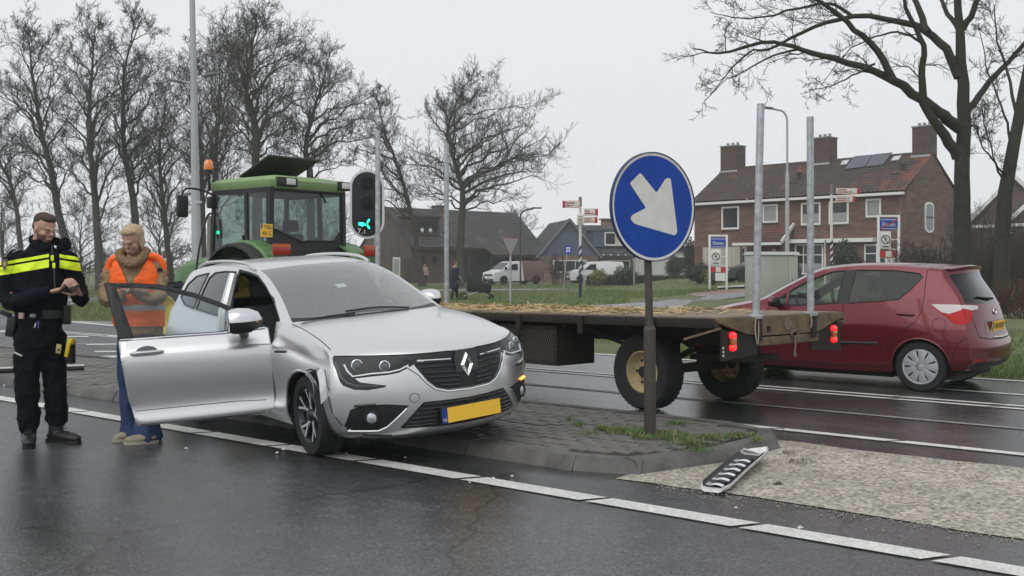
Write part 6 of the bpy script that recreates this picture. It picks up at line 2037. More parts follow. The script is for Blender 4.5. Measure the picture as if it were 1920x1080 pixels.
for z, w_ in ((.425, .36), (.395, .39), (.365, .42), (.335, .44), (.305, .46), (.28, .48)):
 B.line([(-w_, z + .004), (0, z), (w_, z + .004)], 'front', .006, .007).build('grille_slat', GLOSSB, lo_)
for s_ in (1, -1):
 fogp = P2([(.46, .435), (.60, .455), (.73, .455), (.80, .425), (.825, .30), (.78, .268), (.64, .265), (.585, .295)], s_)
 fo = bm_build('fog_lamp_recess', B.patch(fogp, 'front', .003), BLACKP, car, True, 30)
 B.line(P2([(.475, .415), (.592, .288), (.64, .260), (.80, .264)], s_), 'front', .006, .006).build('fog_chrome', SILVER, fo)
 c1, n1 = B.project([(.685 * s_, .36)], 'front', .004)[0], None
 MF = Matrix.Translation(c1) @ Vector((1, .45 * s_, 0)).to_track_quat('Z', 'Y').to_matrix().to_4x4()
 mb = MB(); mb.lathe([(.052, -.02), (.052, .012), (.043, .014), (.040, .002)], 24, MF); mb.build('fog_lamp_ring', BLACKP, fo)
 mb = MB(); mb.lathe([(.042, .003), (.03, .012), (.0001, .016)], 20, MF); mb.build('fog_lamp', M_('lamp glass', (.55, .57, .6), .08, .6), fo)
 hl_poly = P2([(.375, .735), (.398, .757), (.438, .796), (.62, .799), (.74, .799), (.826, .797), (.842, .755), (.842, .66), (.765, .650), (.66, .660), (.56, .666), (.50, .676), (.44, .703)], s_)
 hk_poly = P2([(.842, .668), (.838, .63), (.825, .60), (.77, .570), (.70, .563), (.60, .578), (.585, .590), (.68, .600), (.735, .622), (.762, .656)], s_)
 vw = ('dir', (2.2, 0, 0), (-1, -.0001 * s_, 0), (0, 1, 0), (0, 0, 1))
 hb_ = B.patch(hl_poly, 'front', .004, .02)
 ho = bm_build('headlight', hb_, M_('headlight housing', (.022, .023, .025), .22, spec=.35), car, True, 30)
 bm_build('headlight_hook', B.patch(hk_poly, 'front', .004, .02), GLOSSB, ho, True, 30)
 B.line(P2([(.43, .722), (.49, .695), (.555, .682), (.66, .678), (.765, .664), (.785, .70), (.79, .745)], s_), 'front', .0065, .009).build('light_blade', M_('light blade', (.8, .82, .85), .3), ho)
 B.line(P2([(.832, .76), (.828, .66), (.805, .615), (.75, .592), (.63, .588)], s_), 'front', .012, .006).build('daytime_lamp', M_('smoked lamp', (.06, .063, .068), .1, coat=1), ho)
 for yy, zz_, rr in ((.575, .728, .040), (.725, .742, .042)):
  c1 = B.project([(yy * s_, zz_)], 'front', .005)[0]
  MF = Matrix.Translation(c1) @ Vector((1, .42 * s_, .18)).to_track_quat('Z', 'Y').to_matrix().to_4x4()
  mb = MB(); mb.lathe([(rr, -.004), (rr, .008), (rr - .007, .01), (rr - .01, .003)], 24, MF); mb.build('lamp_bezel', CHROME, ho)
  mb = MB(); mb.lathe([(rr - .009, .003), (rr - .016, .013), (.0001, .018)], 20, MF); mb.build('projector_lens', M_('projector lens', (.10, .105, .115), .05, coat=1), ho)
 B.line(P2([(.66, .458), (.78, .452)], s_), 'front', .010, .006).build('indicator', M_('amber lamp lit', (.9, .35, .08), .3, emit=(1, .30, .05, 2.2)) if s_ > 0 else BLACKP, fo)
B.line(circle_poly(-.42, .487, .033, 20), 'front', .0035, .0, close=True).build('tow_cover', M_('faint seam', (.12, .12, .125), .6), car)
cpl = B.project([(0, .335)], 'front', .02)[0]
MPl = T(cpl.x + .012, 0, .338) @ RY(90 - 3) @ RZ(90)
mb = MB(); mb.box(-.268, .268, -.064, .064, -.02, 0, .006, MPl); pl = mb.build('plate_holder', BLACKP, car)
mb = MB(); mb.box(-.215, .262, -.055, .055, .0005, .004, 0, MPl); mb.build('number_plate', PLATEY, pl, False)
mb = MB(); mb.box(-.262, -.217, -.055, .055, .0005, .0045, 0, MPl); mb.build('plate_band', PLATEB, pl, False)
lettering('NL', .034, SIGNW, pl, MPl @ T(-.239, -.03, .0055))
SEAM = .0042
mb = MB(); mb.tube([B.at(5.86 if abs(v_) < .15 else 5.9 + .1 * min(1, max(0, (abs(v_) - .45) * 2)), v_) for v_ in [k / 40 for k in range(-39, 40)]], .0055, 6); mb.build('bonnet_front_seam', DARKGAP, car)
mb = MB(); mb.prism([(-.10, -.05), (-.105, .07), (-.075, .112), (.075, .112), (.105, .07), (.10, -.05)], .012, ME @ T(0, 0, -.014)); mb.build('emblem_mount', GLOSSB, emb, False)
for s_ in (1, -1):
 B.line([(.30, .795 * s_), (.15, .780 * s_), (-.1, .76 * s_), (-.40, .735 * s_), (-.5, .725 * s_)], 'top', SEAM, -.001).build('bonnet_side_seam', DARKGAP, car)
 B.line([(.35, .80 * s_ * 0 + .71), (.40, .60), (.44, .56)], 'right' if s_ < 0 else 'left', SEAM, -.001).build('bumper_seam', DARKGAP, car)
B.line([(-.30, .795), (-.50, .782)], 'right', .011, -.002).build('wing_badge', BLACKP, car)
mb = MB(); mb.box(-1.70, -.60, -.855, -.70, .20, .315, .02); mb.build('door_sill', SILVER, car)
mb = MB(); mb.tube([(-1.73, -.82, .30), (-1.79, -.84, .75), (-1.80, -.79, 1.04), (-1.84, -.665, 1.37)], [.075, .07, .06, .045], 10); mb.build('door_pillar', SILVER, car)
mb = MB(); mb.tube([(-.62, -.80, .34), (-.66, -.80, .75), (-.67, -.76, 1.0)], [.05, .05, .03], 8); mb.build('hinge_pillar', SILVER, car)
mb = MB(); mb.tube([p + Vector((0, .012, 0)) for p in B.project([(-.66, 1.012), (-.93, 1.168), (-1.16, 1.272), (-1.40, 1.350), (-1.62, 1.38), (-1.82, 1.39), (-1.775, 1.15), (-1.745, .93)], 'right', .0)], .012, 8); mb.build('door_seal', BLACKP, car)
for s_ in (1, -1):
 pts = [Vector((e.x, e.y * s_ * .965, e.z + .012)) for e in B.E[15 * n_ - 1: 19 * n_ + 1: 2]]
 for k, p in enumerate(pts): p.z += .028 * min(1, k / 1.5, (len(pts) - 1 - k) / 1.5)
 mb = MB(); mb.tube(pts, .016, 8); mb.build('roof_rail', M_('rail aluminium', (.6, .61, .62), .35, .6), car)
for y0_, y1_ in ((.30, -.28), (-.22, -.66)):
 pts = B.project([(-.37, y0_), (-.41, (y0_ + y1_) / 2), (-.47 if y1_ < -.5 else -.42, y1_)], 'top', .014)
 mb = MB(); mb.tube(spline(pts, 8), .008, 6); mb.build('wiper', BLACKP, car)
hinge = Vector((-.59, -.875, 0))
door = empty('front_door', hinge); door.parent = car
door.rotation_euler = (0, 0, math.radians(71))
def D(bm_):
 bmesh.ops.translate(bm_, verts=bm_.verts[:], vec=-hinge); return bm_
class Sk:   # carve the door's own pane out of the door skin
 pass
sk = CarBody.__new__(CarBody)
sk.bm = door_bm; sk.fr = door_bm.faces.layers.int.new('region')
for f in sk.bm.faces: f[sk.fr] = 2
sk.n = 6
pane_bm = sk.take(sk.cut(F_DLO, 'xz', -1, (2,)))
pil = sk.take(sk.cut([(-1.645, .955), (-1.80, .955), (-1.92, 1.46), (-1.778, 1.46)], 'xz', -1, (2,)))
fra = sk.take(sk.cut([(-.5, .972), (-.78, .958), (-.98, .955), (-1.95, .972), (-1.95, 1.5), (-.5, 1.5)], 'xz', -1, (2,)))
inner = offset_copy(sk.bm, .055)
skin = bm_build('door_skin', D(sk.bm), SILVER, door, True, 40)
sm_ = skin.modifiers.new('thickness', 'SOLIDIFY'); sm_.thickness = .03; sm_.offset = -1
po = bm_build('door_window', D(pane_bm), glass_mat('door glass', (.76, .83, .83), .02, .02, .05), door)
o_ = bm_build('window_frame', D(fra), BLACKP, door, True, 40); m2 = o_.modifiers.new('thickness', 'SOLIDIFY'); m2.thickness = .03; m2.offset = -1
o_ = bm_build('pillar_trim', D(pil), BLACKP, door, True, 40); m2 = o_.modifiers.new('thickness', 'SOLIDIFY'); m2.thickness = .03; m2.offset = -1
bm_build('door_card', D(inner), LINING, door, True, 40)
def DP(pts): return [Vector(p) - hinge for p in pts]
mb = MB(); mb.tube(DP(B.project([(-.63, .962), (-.98, .950), (-1.745, .962)], 'right', .004)), .0085, 8); mb.build('belt_trim', CHROME, door)
mb = MB(); mb.tube(DP(B.project([(-.72, .98), (-.80, .975), (-.82, 1.06)], 'right', .002)), .018, 8); mb.build('quarter_trim', BLACKP, door)
mb = MB(); mb.tube(DP(B.project([(-.82, .975), (-.83, 1.07)], 'right', -.004)), .012, 8); mb.build('quarter_bar', BLACKP, door)
hp = B.project([(-1.57, .855)], 'right', 0)[0] - hinge
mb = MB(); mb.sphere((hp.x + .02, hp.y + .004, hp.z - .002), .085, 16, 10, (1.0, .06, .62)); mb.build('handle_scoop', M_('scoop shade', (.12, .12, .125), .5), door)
mb = MB(); mb.tube([(hp.x - .10, hp.y - .012, hp.z + .002), (hp.x - .07, hp.y - .036, hp.z + .004), (hp.x + .07, hp.y - .038, hp.z + .004), (hp.x + .145, hp.y - .012, hp.z + .002)], [.014, .021, .021, .014], 10, True, .75); mb.build('door_handle', SILVER, door)
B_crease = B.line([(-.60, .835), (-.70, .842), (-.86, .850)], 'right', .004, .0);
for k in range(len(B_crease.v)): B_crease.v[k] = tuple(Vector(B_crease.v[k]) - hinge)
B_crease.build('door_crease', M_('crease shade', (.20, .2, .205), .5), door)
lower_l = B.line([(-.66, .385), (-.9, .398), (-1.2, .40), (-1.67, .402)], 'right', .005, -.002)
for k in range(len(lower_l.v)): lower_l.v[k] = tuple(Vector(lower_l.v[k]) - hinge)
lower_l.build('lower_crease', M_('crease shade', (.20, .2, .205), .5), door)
def mirror_unit(parent, base, side):
 """door mirror: base on the door at base, housing outboard; side=-1 right"""
 mg = empty('door_mirror', base); mg.parent = parent; mg.scale = (1.4, 1.3, 1.4)
 mb = MB(); mb.tube([(0, 0, -.02), (-.01, side * .07, .0), (-.0, side * .12, .02)], [.028, .024, .03], 8, True, .8); mb.build('mirror_arm', BLACKP, mg)
 Vs = []
 prof = [(-.11, .0, .0), (-.085, .055, .045), (-.03, .092, .068), (.03, .108, .074), (.075, .100, .070), (.098, .088, .062)]
 nseg = 20
 mbc, mbl = MB(), MB()
 rings = []
 for (x, ry, rz) in prof[::-1]:
  ring = []
  for k in range(nseg + 1):
   w = 2 * PI * k / nseg
   cy = math.copysign(abs(math.cos(w)) ** .75, math.cos(w)); sy = math.copysign(abs(math.sin(w)) ** .75, math.sin(w))
   ring.append(Vector((-x * .9 , side * (.19 + ry * cy), .075 + rz * sy)))
  rings.append(ring)
 top = [[r[k] for k in range(0, 11)] for r in rings]
 bot = [[r[k] for k in range(10, 21)] for r in rings]
 mbc.grid(top); mbl.grid(bot)
 mbc.build('mirror_cap', SILVER, mg); mbl.build('mirror_shell', BLACKP, mg)
 mb = MB(); mb.sphere((-.085, side * .19, .075), .09, 16, 10, (.12, 1.02, .68)); mb.build('mirror_glass', M_('mirror glass', (.5, .52, .54), .03, 1.0), mg)
 mb = MB(); mb.tube([Vector((.055, side * (.19 - .06), .070)), Vector((.092, side * .19, .068)), Vector((.060, side * (.19 + .075), .072))], .006, 6); mb.build('indicator', M_('dim amber', (.5, .28, .1), .3), mg)
 return mg
mirror_unit(door, Vector((-.80, -.82, .955)) - hinge, -1)
mirror_unit(car, Vector((-.90, .68, .955)), 1).scale = (1.15, 1.0, 1.15)
mb = MB(); mb.tube(DP(B.project([(-.68, .28), (-1.0, .283), (-1.64, .292)], 'right', -.012)), .014, 6); mb.build('door_seal', BLACKP, door)
tear = [(.115, .665), (.16, .655), (.205, .64), (.235, .61), (.262, .56), (.285, .50), (.318, .46), (.345, .50), (.33, .57), (.30, .63), (.265, .672), (.22, .69), (.16, .685)]
dmg = bm_build('torn_gap', B.patch(tear, 'right', .003, .02), DARKGAP, car, False)
def flap(pts, lift, name='torn_sheet'):
 P = B.project(pts, 'right', .004)
 mb = MB(); V = [p + Vector((0, -l, 0)) for p, l in zip(P, lift)]
 mb.add(V + [v + Vector((0, .004, 0)) for v in V], [tuple(range(len(V))), tuple(range(2 * len(V) - 1, len(V) - 1, -1))] + [(i, (i + 1) % len(V), len(V) + (i + 1) % len(V), len(V) + i) for i in range(len(V))])
 o = mb.build(name, SILVER, dmg, False)
 bm = bmesh.new(); bm.from_mesh(o.data); bmesh.ops.triangulate(bm, faces=bm.faces[:]); bmesh.ops.recalc_face_normals(bm, faces=bm.faces[:]); bm.to_mesh(o.data); bm.free()
flap([(.10, .675), (.17, .668), (.215, .648), (.245, .615), (.275, .545), (.262, .50), (.235, .545), (.19, .60), (.13, .635), (.07, .65)], [.002, .012, .022, .028, .036, .045, .02, .01, .004, .0])
flap([(.225, .705), (.28, .685), (.325, .62), (.352, .54), (.362, .46), (.40, .50), (.39, .60), (.345, .69), (.29, .72)], [.004, .02, .024, .03, .035, .004, .0, .0, .0])
B.line([(.10, .685), (.15, .697), (.20, .69), (.235, .70), (.25, .685)], 'right', .005, .002).build('tear_edge', DARKGAP, dmg)
B.line([(.42, .52), (.46, .40), (.50, .30)], 'right', .004, .001).build('bumper_crack', DARKGAP, car)
B.line([(-.80, .275), (-.815, .30), (-.80, .265), (-.74, .262)], 'front', .004, .002).build('bumper_crack', DARKGAP, car)
B.line([(-.55, .215), (-.70, .222), (-.72, .235)], 'front', .006, .001).build('lip_slot', DARKGAP, car)
# ================================================================== dark red hatchback driving off
RED = M_('wine red paint', (.135, .010, .020), .30, .45, coat=.6)
CE_Y = [
 (.62, .20, .38, .66, .20, 2.6), (.70, .26, .42, .74, .26, 2.5), (.75, .36, .44, .79, .36, 2.4), (.77, .48, .45, .815, .48, 2.4), (.765, .60, .43, .82, .60, 2.3),
 (.75, .70, .38, .81, .72, 2.3), (.70, .80, .28, .785, .82, 2.3), (.52, .875, .10, .765, .885, 2.6), (.22, .945, -.10, .755, .94, 3.0), (-.05, 1.0, -.32, .745, .985, 3.0),
 (-.25, 1.04, -.48, .735, 1.03, 2.8), (-.32, 1.07, -.58, .72, 1.07, 2.6), (-.58, 1.21, -.80, .675, 1.20, 2.6), (-.84, 1.345, -1.03, .63, 1.32, 2.6), (-1.06, 1.445, -1.24, .60, 1.41, 2.6),
 (-1.28, 1.485, -1.46, .585, 1.448, 2.7), (-1.65, 1.51, -1.75, .58, 1.473, 2.8), (-2.1, 1.512, -2.10, .58, 1.472, 3.0), (-2.5, 1.495, -2.42, .575, 1.452, 3.0), (-2.76, 1.475, -2.60, .57, 1.43, 3.0),
 (-2.88, 1.455, -2.68, .57, 1.405, 3.0), (-2.91, 1.345, -2.73, .60, 1.32, 3.0), (-3.03, 1.14, -2.86, .66, 1.15, 3.0), (-3.09, 1.0, -2.93, .715, 1.02, 3.0),
 (-3.12, .86, -2.99, .775, .86, 3.0), (-3.15, .70, -3.03, .81, .70, 3.0), (-3.22, .56, -3.05, .82, .56, 3.0), (-3.22, .45, -3.05, .815, .45, 3.0), (-3.20, .36, -3.04, .79, .36, 3.0), (-3.10, .27, -2.98, .74, .27, 3.0)]
_xy = [.20, 0.0, -.27, -.48, -.9, -1.4, -1.9, -2.3, -2.65]
def _rowy(z, y): return [(x, yy, zz_) for x, yy, zz_ in zip(_xy, y, z)]
rows_y = [
 _rowy([.22, .22, .21, .20, .20, .20, .20, .22, .25], [.76, .785, .79, .79, .79, .79, .795, .79, .77]),
 _rowy([.29, .30, .30, .29, .29, .29, .30, .31, .34], [.81, .825, .825, .82, .82, .82, .825, .83, .815]),
 _rowy([.39, .40, .40, .40, .40, .40, .41, .43, .44], [.83, .84, .836, .828, .826, .826, .832, .842, .835]),
 _rowy([.51, .53, .54, .54, .54, .55, .56, .57, .56], [.838, .846, .842, .836, .834, .834, .838, .848, .845]),
 _rowy([.64, .67, .69, .70, .71, .73, .75, .76, .73], [.835, .84, .838, .836, .838, .84, .842, .846, .835]),
 _rowy([.75, .80, .84, .83, .83, .86, .90, .93, .92], [.815, .818, .812, .81, .815, .818, .818, .81, .785]),
 [(-.80, .790, .935), (-1.35, .795, .975), (-1.85, .790, 1.03), (-2.25, .772, 1.085), (-2.62, .738, 1.09)]]
rows_y[6] = [(-.86, .785, .94), (-1.4, .795, .98), (-1.9, .788, 1.035), (-2.3, .768, 1.085), (-2.65, .735, 1.075)]
ycar = empty('red_hatchback', (0, 0, 0), 0, 'dark red hatchback car driving past behind the farm trailer', 'car')
az_ = math.radians(50.5)
dY_ = Vector((-math.sin(az_), math.cos(az_), 0)); lY_ = Vector((-dY_.y, dY_.x, 0))
prl = Vector((4.80, 11.86, 0))
fo_ = prl - lY_ * .745 + dY_ * 2.51
ycar.matrix_world = Matrix(((dY_.x, lY_.x, 0, fo_.x), (dY_.y, lY_.y, 0, fo_.y), (0, 0, 1, 0), (0, 0, 0, 1)))
B = CarBody(CE_Y, rows_y, 10, 7)
n_ = B.n
jv = [j for j in range(len(B.vv) - 1) if -.93 < (B.vv[j] + B.vv[j + 1]) / 2 < .93]
YR = .294
YGL = glass_mat('hatchback glass', (.72, .80, .78), .02, .03)
YGD = glass_mat('hatchback rear glass', (.10, .11, .12), .03, .035)
ws = B.take(strip_faces(11.0, 14.7, jv))
rw = B.take(strip_faces(20.67, 22.84, [j for j in jv if abs(B.vv[j] + B.vv[j + 1]) / 2 < .9]))
for cx in (0.0, -2.51):
 for sd in (-1, 1):
  B.take(B.cut([(cx + math.cos(PI * k / 22) * .325, YR + math.sin(PI * k / 22) * .325) for k in range(23)] + [(cx - .325, .1), (cx + .325, .1)], 'xz', sd, (2,)))
YF = [(-.86, .965), (-1.20, .985), (-1.50, 1.008), (-1.54, 1.41), (-1.38, 1.395), (-1.12, 1.30), (-.90, 1.175), (-.86, 1.145)]
YQ = [(-.58, .955), (-.82, .963), (-.82, 1.125), (-.66, 1.025)]
YB = [(-1.64, 1.015), (-2.00, 1.045), (-2.25, 1.075), (-2.37, 1.19), (-2.48, 1.335), (-2.44, 1.38), (-2.15, 1.412), (-1.68, 1.418)]
panes = []
for sd in (-1, 1):
 for poly, gm in ((YF, YGL), (YQ, YGL), (YB, YGD)):
  panes.append((B.take(B.cut(poly, 'xz', sd, (3, 2))), gm))
lin = offset_copy(B.bm, .03, lambda c: -2.85 < c.x < -.45 and c.z > .25)
bm_build('body', B.bm, RED, ycar, True, 40)
bm_build('interior_lining', lin, LINING, ycar, True, 40)
bm_build('windscreen', ws, YGL, ycar); bm_build('rear_window', rw, YGD, ycar)
for gb_, gm in panes: bm_build('side_window', gb_, gm, ycar)
bm_build('door_pillar', B.patch([(-1.50, 1.0), (-1.645, 1.01), (-1.685, 1.42), (-1.54, 1.415)], 'left', .003), BLACKP, ycar)
for poly in (YF, YB): B.line(poly, 'left', .008, .001, close=True).build('window_trim', BLACKP, ycar)
B.line([(-.52, .30), (-.50, .6), (-.54, .85), (-.62, .95)], 'left', .004, 0).build('door_seam', DARKGAP, ycar)
B.line([(-1.56, .28), (-1.58, .6), (-1.585, 1.0)], 'left', .004, 0).build('door_seam', DARKGAP, ycar)
B.line([(-2.52, 1.42), (-2.53, 1.1), (-2.52, .95), (-2.46, .82), (-2.28, .68), (-2.17, .58), (-2.14, .48)], 'left', .004, 0).build('door_seam', DARKGAP, ycar)
B.line([(-.60, .265), (-1.5, .262), (-2.12, .275)], 'left', .006, .0).build('sill_seam', DARKGAP, ycar)
mb_ = B.line([(-.62, .535), (-1.5, .535), (-2.02, .545)], 'left', .017, .002); mb_.build('door_moulding', BLACKP, ycar)
for hx, hz in ((-1.40, .86), (-2.34, .90)):
 hp = B.project([(hx, hz)], 'left', 0)[0]
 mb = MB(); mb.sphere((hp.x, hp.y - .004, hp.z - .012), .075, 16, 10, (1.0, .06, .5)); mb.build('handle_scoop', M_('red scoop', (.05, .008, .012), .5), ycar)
 mb = MB(); mb.tube([(hp.x - .10, hp.y + .008, hp.z), (hp.x - .06, hp.y + .03, hp.z + .004), (hp.x + .06, hp.y + .03, hp.z + .004), (hp.x + .10, hp.y + .008, hp.z)], [.013, .018, .018, .013], 8, True, .75); mb.build('door_handle', RED, ycar)
B.line(circle_poly(-2.72, .79, .075, 20, 1.0), 'left', .003, .0, close=True).build('fuel_flap', DARKGAP, ycar)
for s_, vw in ((1, 'left'), (-1, 'right')):
 def PY(p): return B.project([p], vw, .004)[0]
 red_l = B.patch([(-2.74, .985), (-2.84, .885), (-2.95, .80), (-3.0, .80), (-2.985, .96), (-2.90, .975)], vw, .006, .02)
 lo = bm_build('tail_lamp', red_l, M_('tail lamp red', (.42, .006, .010), .38, spec=.3), ycar, True, 40)
 clr = B.patch([(-2.62, 1.022), (-2.68, .972), (-2.74, .932), (-2.82, .915), (-2.93, .955), (-2.95, .975), (-2.93, 1.02)], vw, .010, .02)
 bm_build('clear_lens', clr, M_('clear lamp', (.55, .50, .50), .3), lo, True, 40)
 rl2 = B.patch([(.60 * s_, .985), (.765 * s_, .985), (.80 * s_, .80), (.70 * s_, .83), (.63 * s_, .92)], 'rear', .006, .02)
 bm_build('tail_lamp_inner', rl2, M_('tail lamp red', (.42, .010, .012), .15, coat=1), lo, True, 40)
 rl3 = B.patch([(.47 * s_, 1.005), (.69 * s_, 1.018), (.76 * s_, .985), (.62 * s_, .955), (.50 * s_, .965)], 'rear', .009, .02)
 bm_build('clear_lens', rl3, M_('clear lamp', (.55, .50, .50), .3), lo, True, 40)
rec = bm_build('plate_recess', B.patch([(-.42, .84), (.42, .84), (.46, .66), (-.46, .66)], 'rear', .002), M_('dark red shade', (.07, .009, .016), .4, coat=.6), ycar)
cp = B.project([(0, .76)], 'rear', .012)[0]
MPy = T(cp.x - .004, 0, .765) @ RY(-90 - 9) @ RZ(-90)
mb = MB(); mb.box(-.265, .265, -.06, .06, 0, .006, 0, MPy); pl = mb.build('number_plate', PLATEY, ycar, False)
mb = MB(); mb.box(-.263, -.222, -.056, .056, .0065, .0085, 0, MPy); mb.build('plate_band', PLATEB, pl, False)
mb = MB()
for k, xx in enumerate((-.16, -.105, -.05, .02, .075, .13, .19)): mb.box(xx, xx + .036, -.032, .032, .0065, .008, 0, MPy)
mb.build('plate_characters', M_('blurred characters', (.16, .10, .02), .6), pl, False)
cb_ = B.project([(0, .93)], 'rear', .006)[0]
mb = MB(); mb.lathe([(.05 + .009 * math.cos(2 * PI * k / 8), .009 * math.sin(2 * PI * k / 8)) for k in range(8)], 24, Matrix.Translation(cb_) @ RY(-80) @ Matrix.Diagonal((.7, 1, 1, 1)), True); mb.build('badge', CHROME, ycar)
mb = MB(); mb.tube(B.project([(-.30, .635), (0, .628), (.30, .635)], 'rear', .012), .008, 6); mb.build('hatch_chrome', CHROME, ycar)
mb = MB(); mb.tube(B.project([(.02, 1.075), (.20, 1.085), (.42, 1.10)], 'rear', .02), [.03, .022, .012], 8, True, .6); mb.build('rear_wiper', BLACKP, ycar)
P_ = []
for k in range(13):
 v_ = -.93 + 1.86 * k / 12
 e = B.at(19.6, v_); P_.append([e + Vector((0, 0, .012)), B.at(20.0, v_) + Vector((-.04, 0, .016)), B.at(20.0, v_) + Vector((-.036, 0, -.012)), B.at(20.4, v_) + Vector((.01, 0, 0))])
mb = MB(); mb.grid(P_); mb.build('spoiler', RED, ycar)
for s_ in (1, -1): B.line([(.60 * s_, .985), (.66 * s_, .86), (.62 * s_, .66)], 'rear', .004, 0).build('hatch_seam', DARKGAP, ycar)
B.line([(-.62, .655), (-.45, .625), (0, .615), (.45, .625), (.62, .655)], 'rear', .006, 0).build('hatch_seam', DARKGAP, ycar)
bm_build('bumper_insert', B.patch([(-.70, .36), (.70, .36), (.74, .30), (.60, .28), (-.60, .28), (-.74, .30)], 'rear', .004), BLACKP, ycar)
for s_ in (1, -1): bm_build('reflector', B.patch([(.58 * s_, .40), (.74 * s_, .41), (.74 * s_, .385), (.60 * s_, .375)], 'rear', .005), M_('red reflector', (.35, .01, .01), .3), ycar)
B.line([(-3.02, .66), (-2.93, .58), (-2.88, .45), (-2.86, .34)], 'left', .004, 0).build('bumper_seam', DARKGAP, ycar)
for cx in (0.0, -2.51):
 for sd in (-1, 1):
  wheel_well(ycar, cx, sd * .805, YR, .334, .4, sd)
  q = [(cx + math.cos(PI * k / 24 * 1.14 - .22) * .330, YR + math.sin(PI * k / 24 * 1.14 - .22) * .330) for k in range(25)]
  B.line(q, 'left' if sd > 0 else 'right', .010, -.003).build('arch_lip', RED, ycar)
  wheel(ycar, cx, sd * .735, YR, YR, .185, sd, .205, 'trim', math.radians(0), 8 + 13 * sd)
mb = MB(); mb.box(-2.9, .3, -.68, .68, .15, .24); mb.build('floor_pan', LINING, ycar, False)
mb = MB(); mb.box(-2.15, -.40, -.72, .72, .14, .27); mb.box(-.38, .35, -.5, .5, .2, .8); mb.box(-2.9, -2.87, -.6, .6, .2, .9); mb.build('underbody', DARKGAP, ycar, False)
mb = MB(); mb.tube([(-2.8, -.2, .22), (-2.8, .3, .22)], .09, 8); mb.build('silencer', DARKGAP, ycar)
mb = MB(); mb.grid([[Vector((x, y, z)) for y in (-.68, 0, .68)] for x, z in ((-.30, 1.02), (-.6, 1.02), (-.76, .97), (-.8, .85), (-.7, .4))]); mb.build('dashboard', DASH, ycar)
for y_ in (-.34, .34): seat(ycar, -1.35, y_, .38, SEATF)
for y_ in (-.36, .36): seat(ycar, -2.15, y_, .40, SEATF)
mb = MB(); mb.lathe([(.18 + .013 * math.cos(2 * PI * k / 8), .013 * math.sin(2 * PI * k / 8)) for k in range(8)], 24, T(-.90, .35, .96) @ RY(-62), True); mb.build('steering_wheel', BLACKP, ycar)
mg = empty('door_mirror', (-.74, .80, .955)); mg.parent = ycar
mb = MB(); mb.sphere((.02, .11, .06), .1, 16, 10, (.62, .95, .68)); mb.build('mirror_cap', RED, mg)
mb = MB(); mb.sphere((-.015, .11, .06), .095, 16, 10, (.5, .95, .7)); mb.tube([(0, 0, 0), (0, .06, .03)], .025, 8); mb.build('mirror_shell', BLACKP, mg)
# ================================================================== flat farm trailer
class Frame:
 """ground-plan frame: x along heading, y to the left, z up"""
 def __init__(s, o, heading, pitch=0.0):
  s.o = Vector((o[0], o[1], 0)); s.x = Vector((heading[0], heading[1], 0)).normalized(); s.y = Vector((-s.x.y, s.x.x, 0))
  s.M = Matrix(((s.x.x, s.y.x, 0, s.o.x), (s.x.y, s.y.y, 0, s.o.y), (0, 0, 1, 0), (0, 0, 0, 1))) @ Matrix.Rotation(pitch, 4, 'Y')
 def plane(s, px, py, axis, val):
  """photo pixel -> local point on the plane axis=val"""
  d = Vector(((px - 960) / F, 1.0, -(py - HZ) / F)); nrm = s.x if axis == 'x' else s.y
  t = (s.o + nrm * val).dot(nrm) / d.dot(nrm)
  p = d * t
  return Vector(((p - s.o).dot(s.x), (p - s.o).dot(s.y), H + p.z))
az_t = math.radians(40.0)
tf = Frame((1.91, 10.81), (-math.sin(az_t), math.cos(az_t)), math.radians(1.0))
trl = empty('farm_trailer', (0, 0, 0), 0, 'old flat farm trailer with rusty deck and steel corner posts behind the tractor', 'trailer')
trl.matrix_world = tf.M
RUST = M_('rusty worn paint', (.075, .052, .034), .8, var=(7, .5), bump=(30, .5, .004), col2=(.20, .155, .085))
RUSTD = M_('dark chassis steel', (.018, .015, .013), .75, var=(5, .5), bump=(30, .3, .004))
DECK = M_('weathered deck boards', (.20, .165, .12), .8, var=(4, .35), bump=(20, .4, .004))
RIMY = M_('cream rim paint', (.42, .34, .19), .5, var=(6, .25))
ZD = .972; XR, XF, WH = -1.16, 5.75, 1.0
for k in range(10):
 y0 = -WH + 2 * WH * k / 10
 mb = MB(); mb.box(XR + R.uniform(0, .012), XF, y0 + .003, y0 + 2 * WH / 10 - .003, ZD - .035, ZD + R.uniform(-.003, .003)); mb.build('deck_plank', DECK, trl, False)
mb = MB()
for s_ in (1, -1): mb.box(XR + .02, XF, s_ * WH - .03, s_ * WH + .03, ZD - .10, ZD - .012, .004)
mb.build('side_rail', RUSTD, trl)
for k in range(7):
 x = XR + .75 + k * 1.0
 for s_ in (1, -1):
  mb = MB(); mb.box(x - .035, x + .035, s_ * (WH + .03) - .0, s_ * (WH + .03) + s_ * .035, ZD - .20, ZD - .02); mb.build('stake_pocket', RUSTD, trl, False)
for s_ in (1, -1):
 mb = MB(); mb.box(XR + .1, XF - .05, s_ * .36 - .05, s_ * .36 + .05, ZD - .30, ZD - .036); mb.build('chassis_beam', RUSTD, trl, False)
for k in range(8):
 x = XR + .25 + k * .92
 mb = MB(); mb.box(x - .03, x + .03, -WH + .03, WH - .03, ZD - .14, ZD - .037); mb.build('cross_member', RUSTD, trl, False)
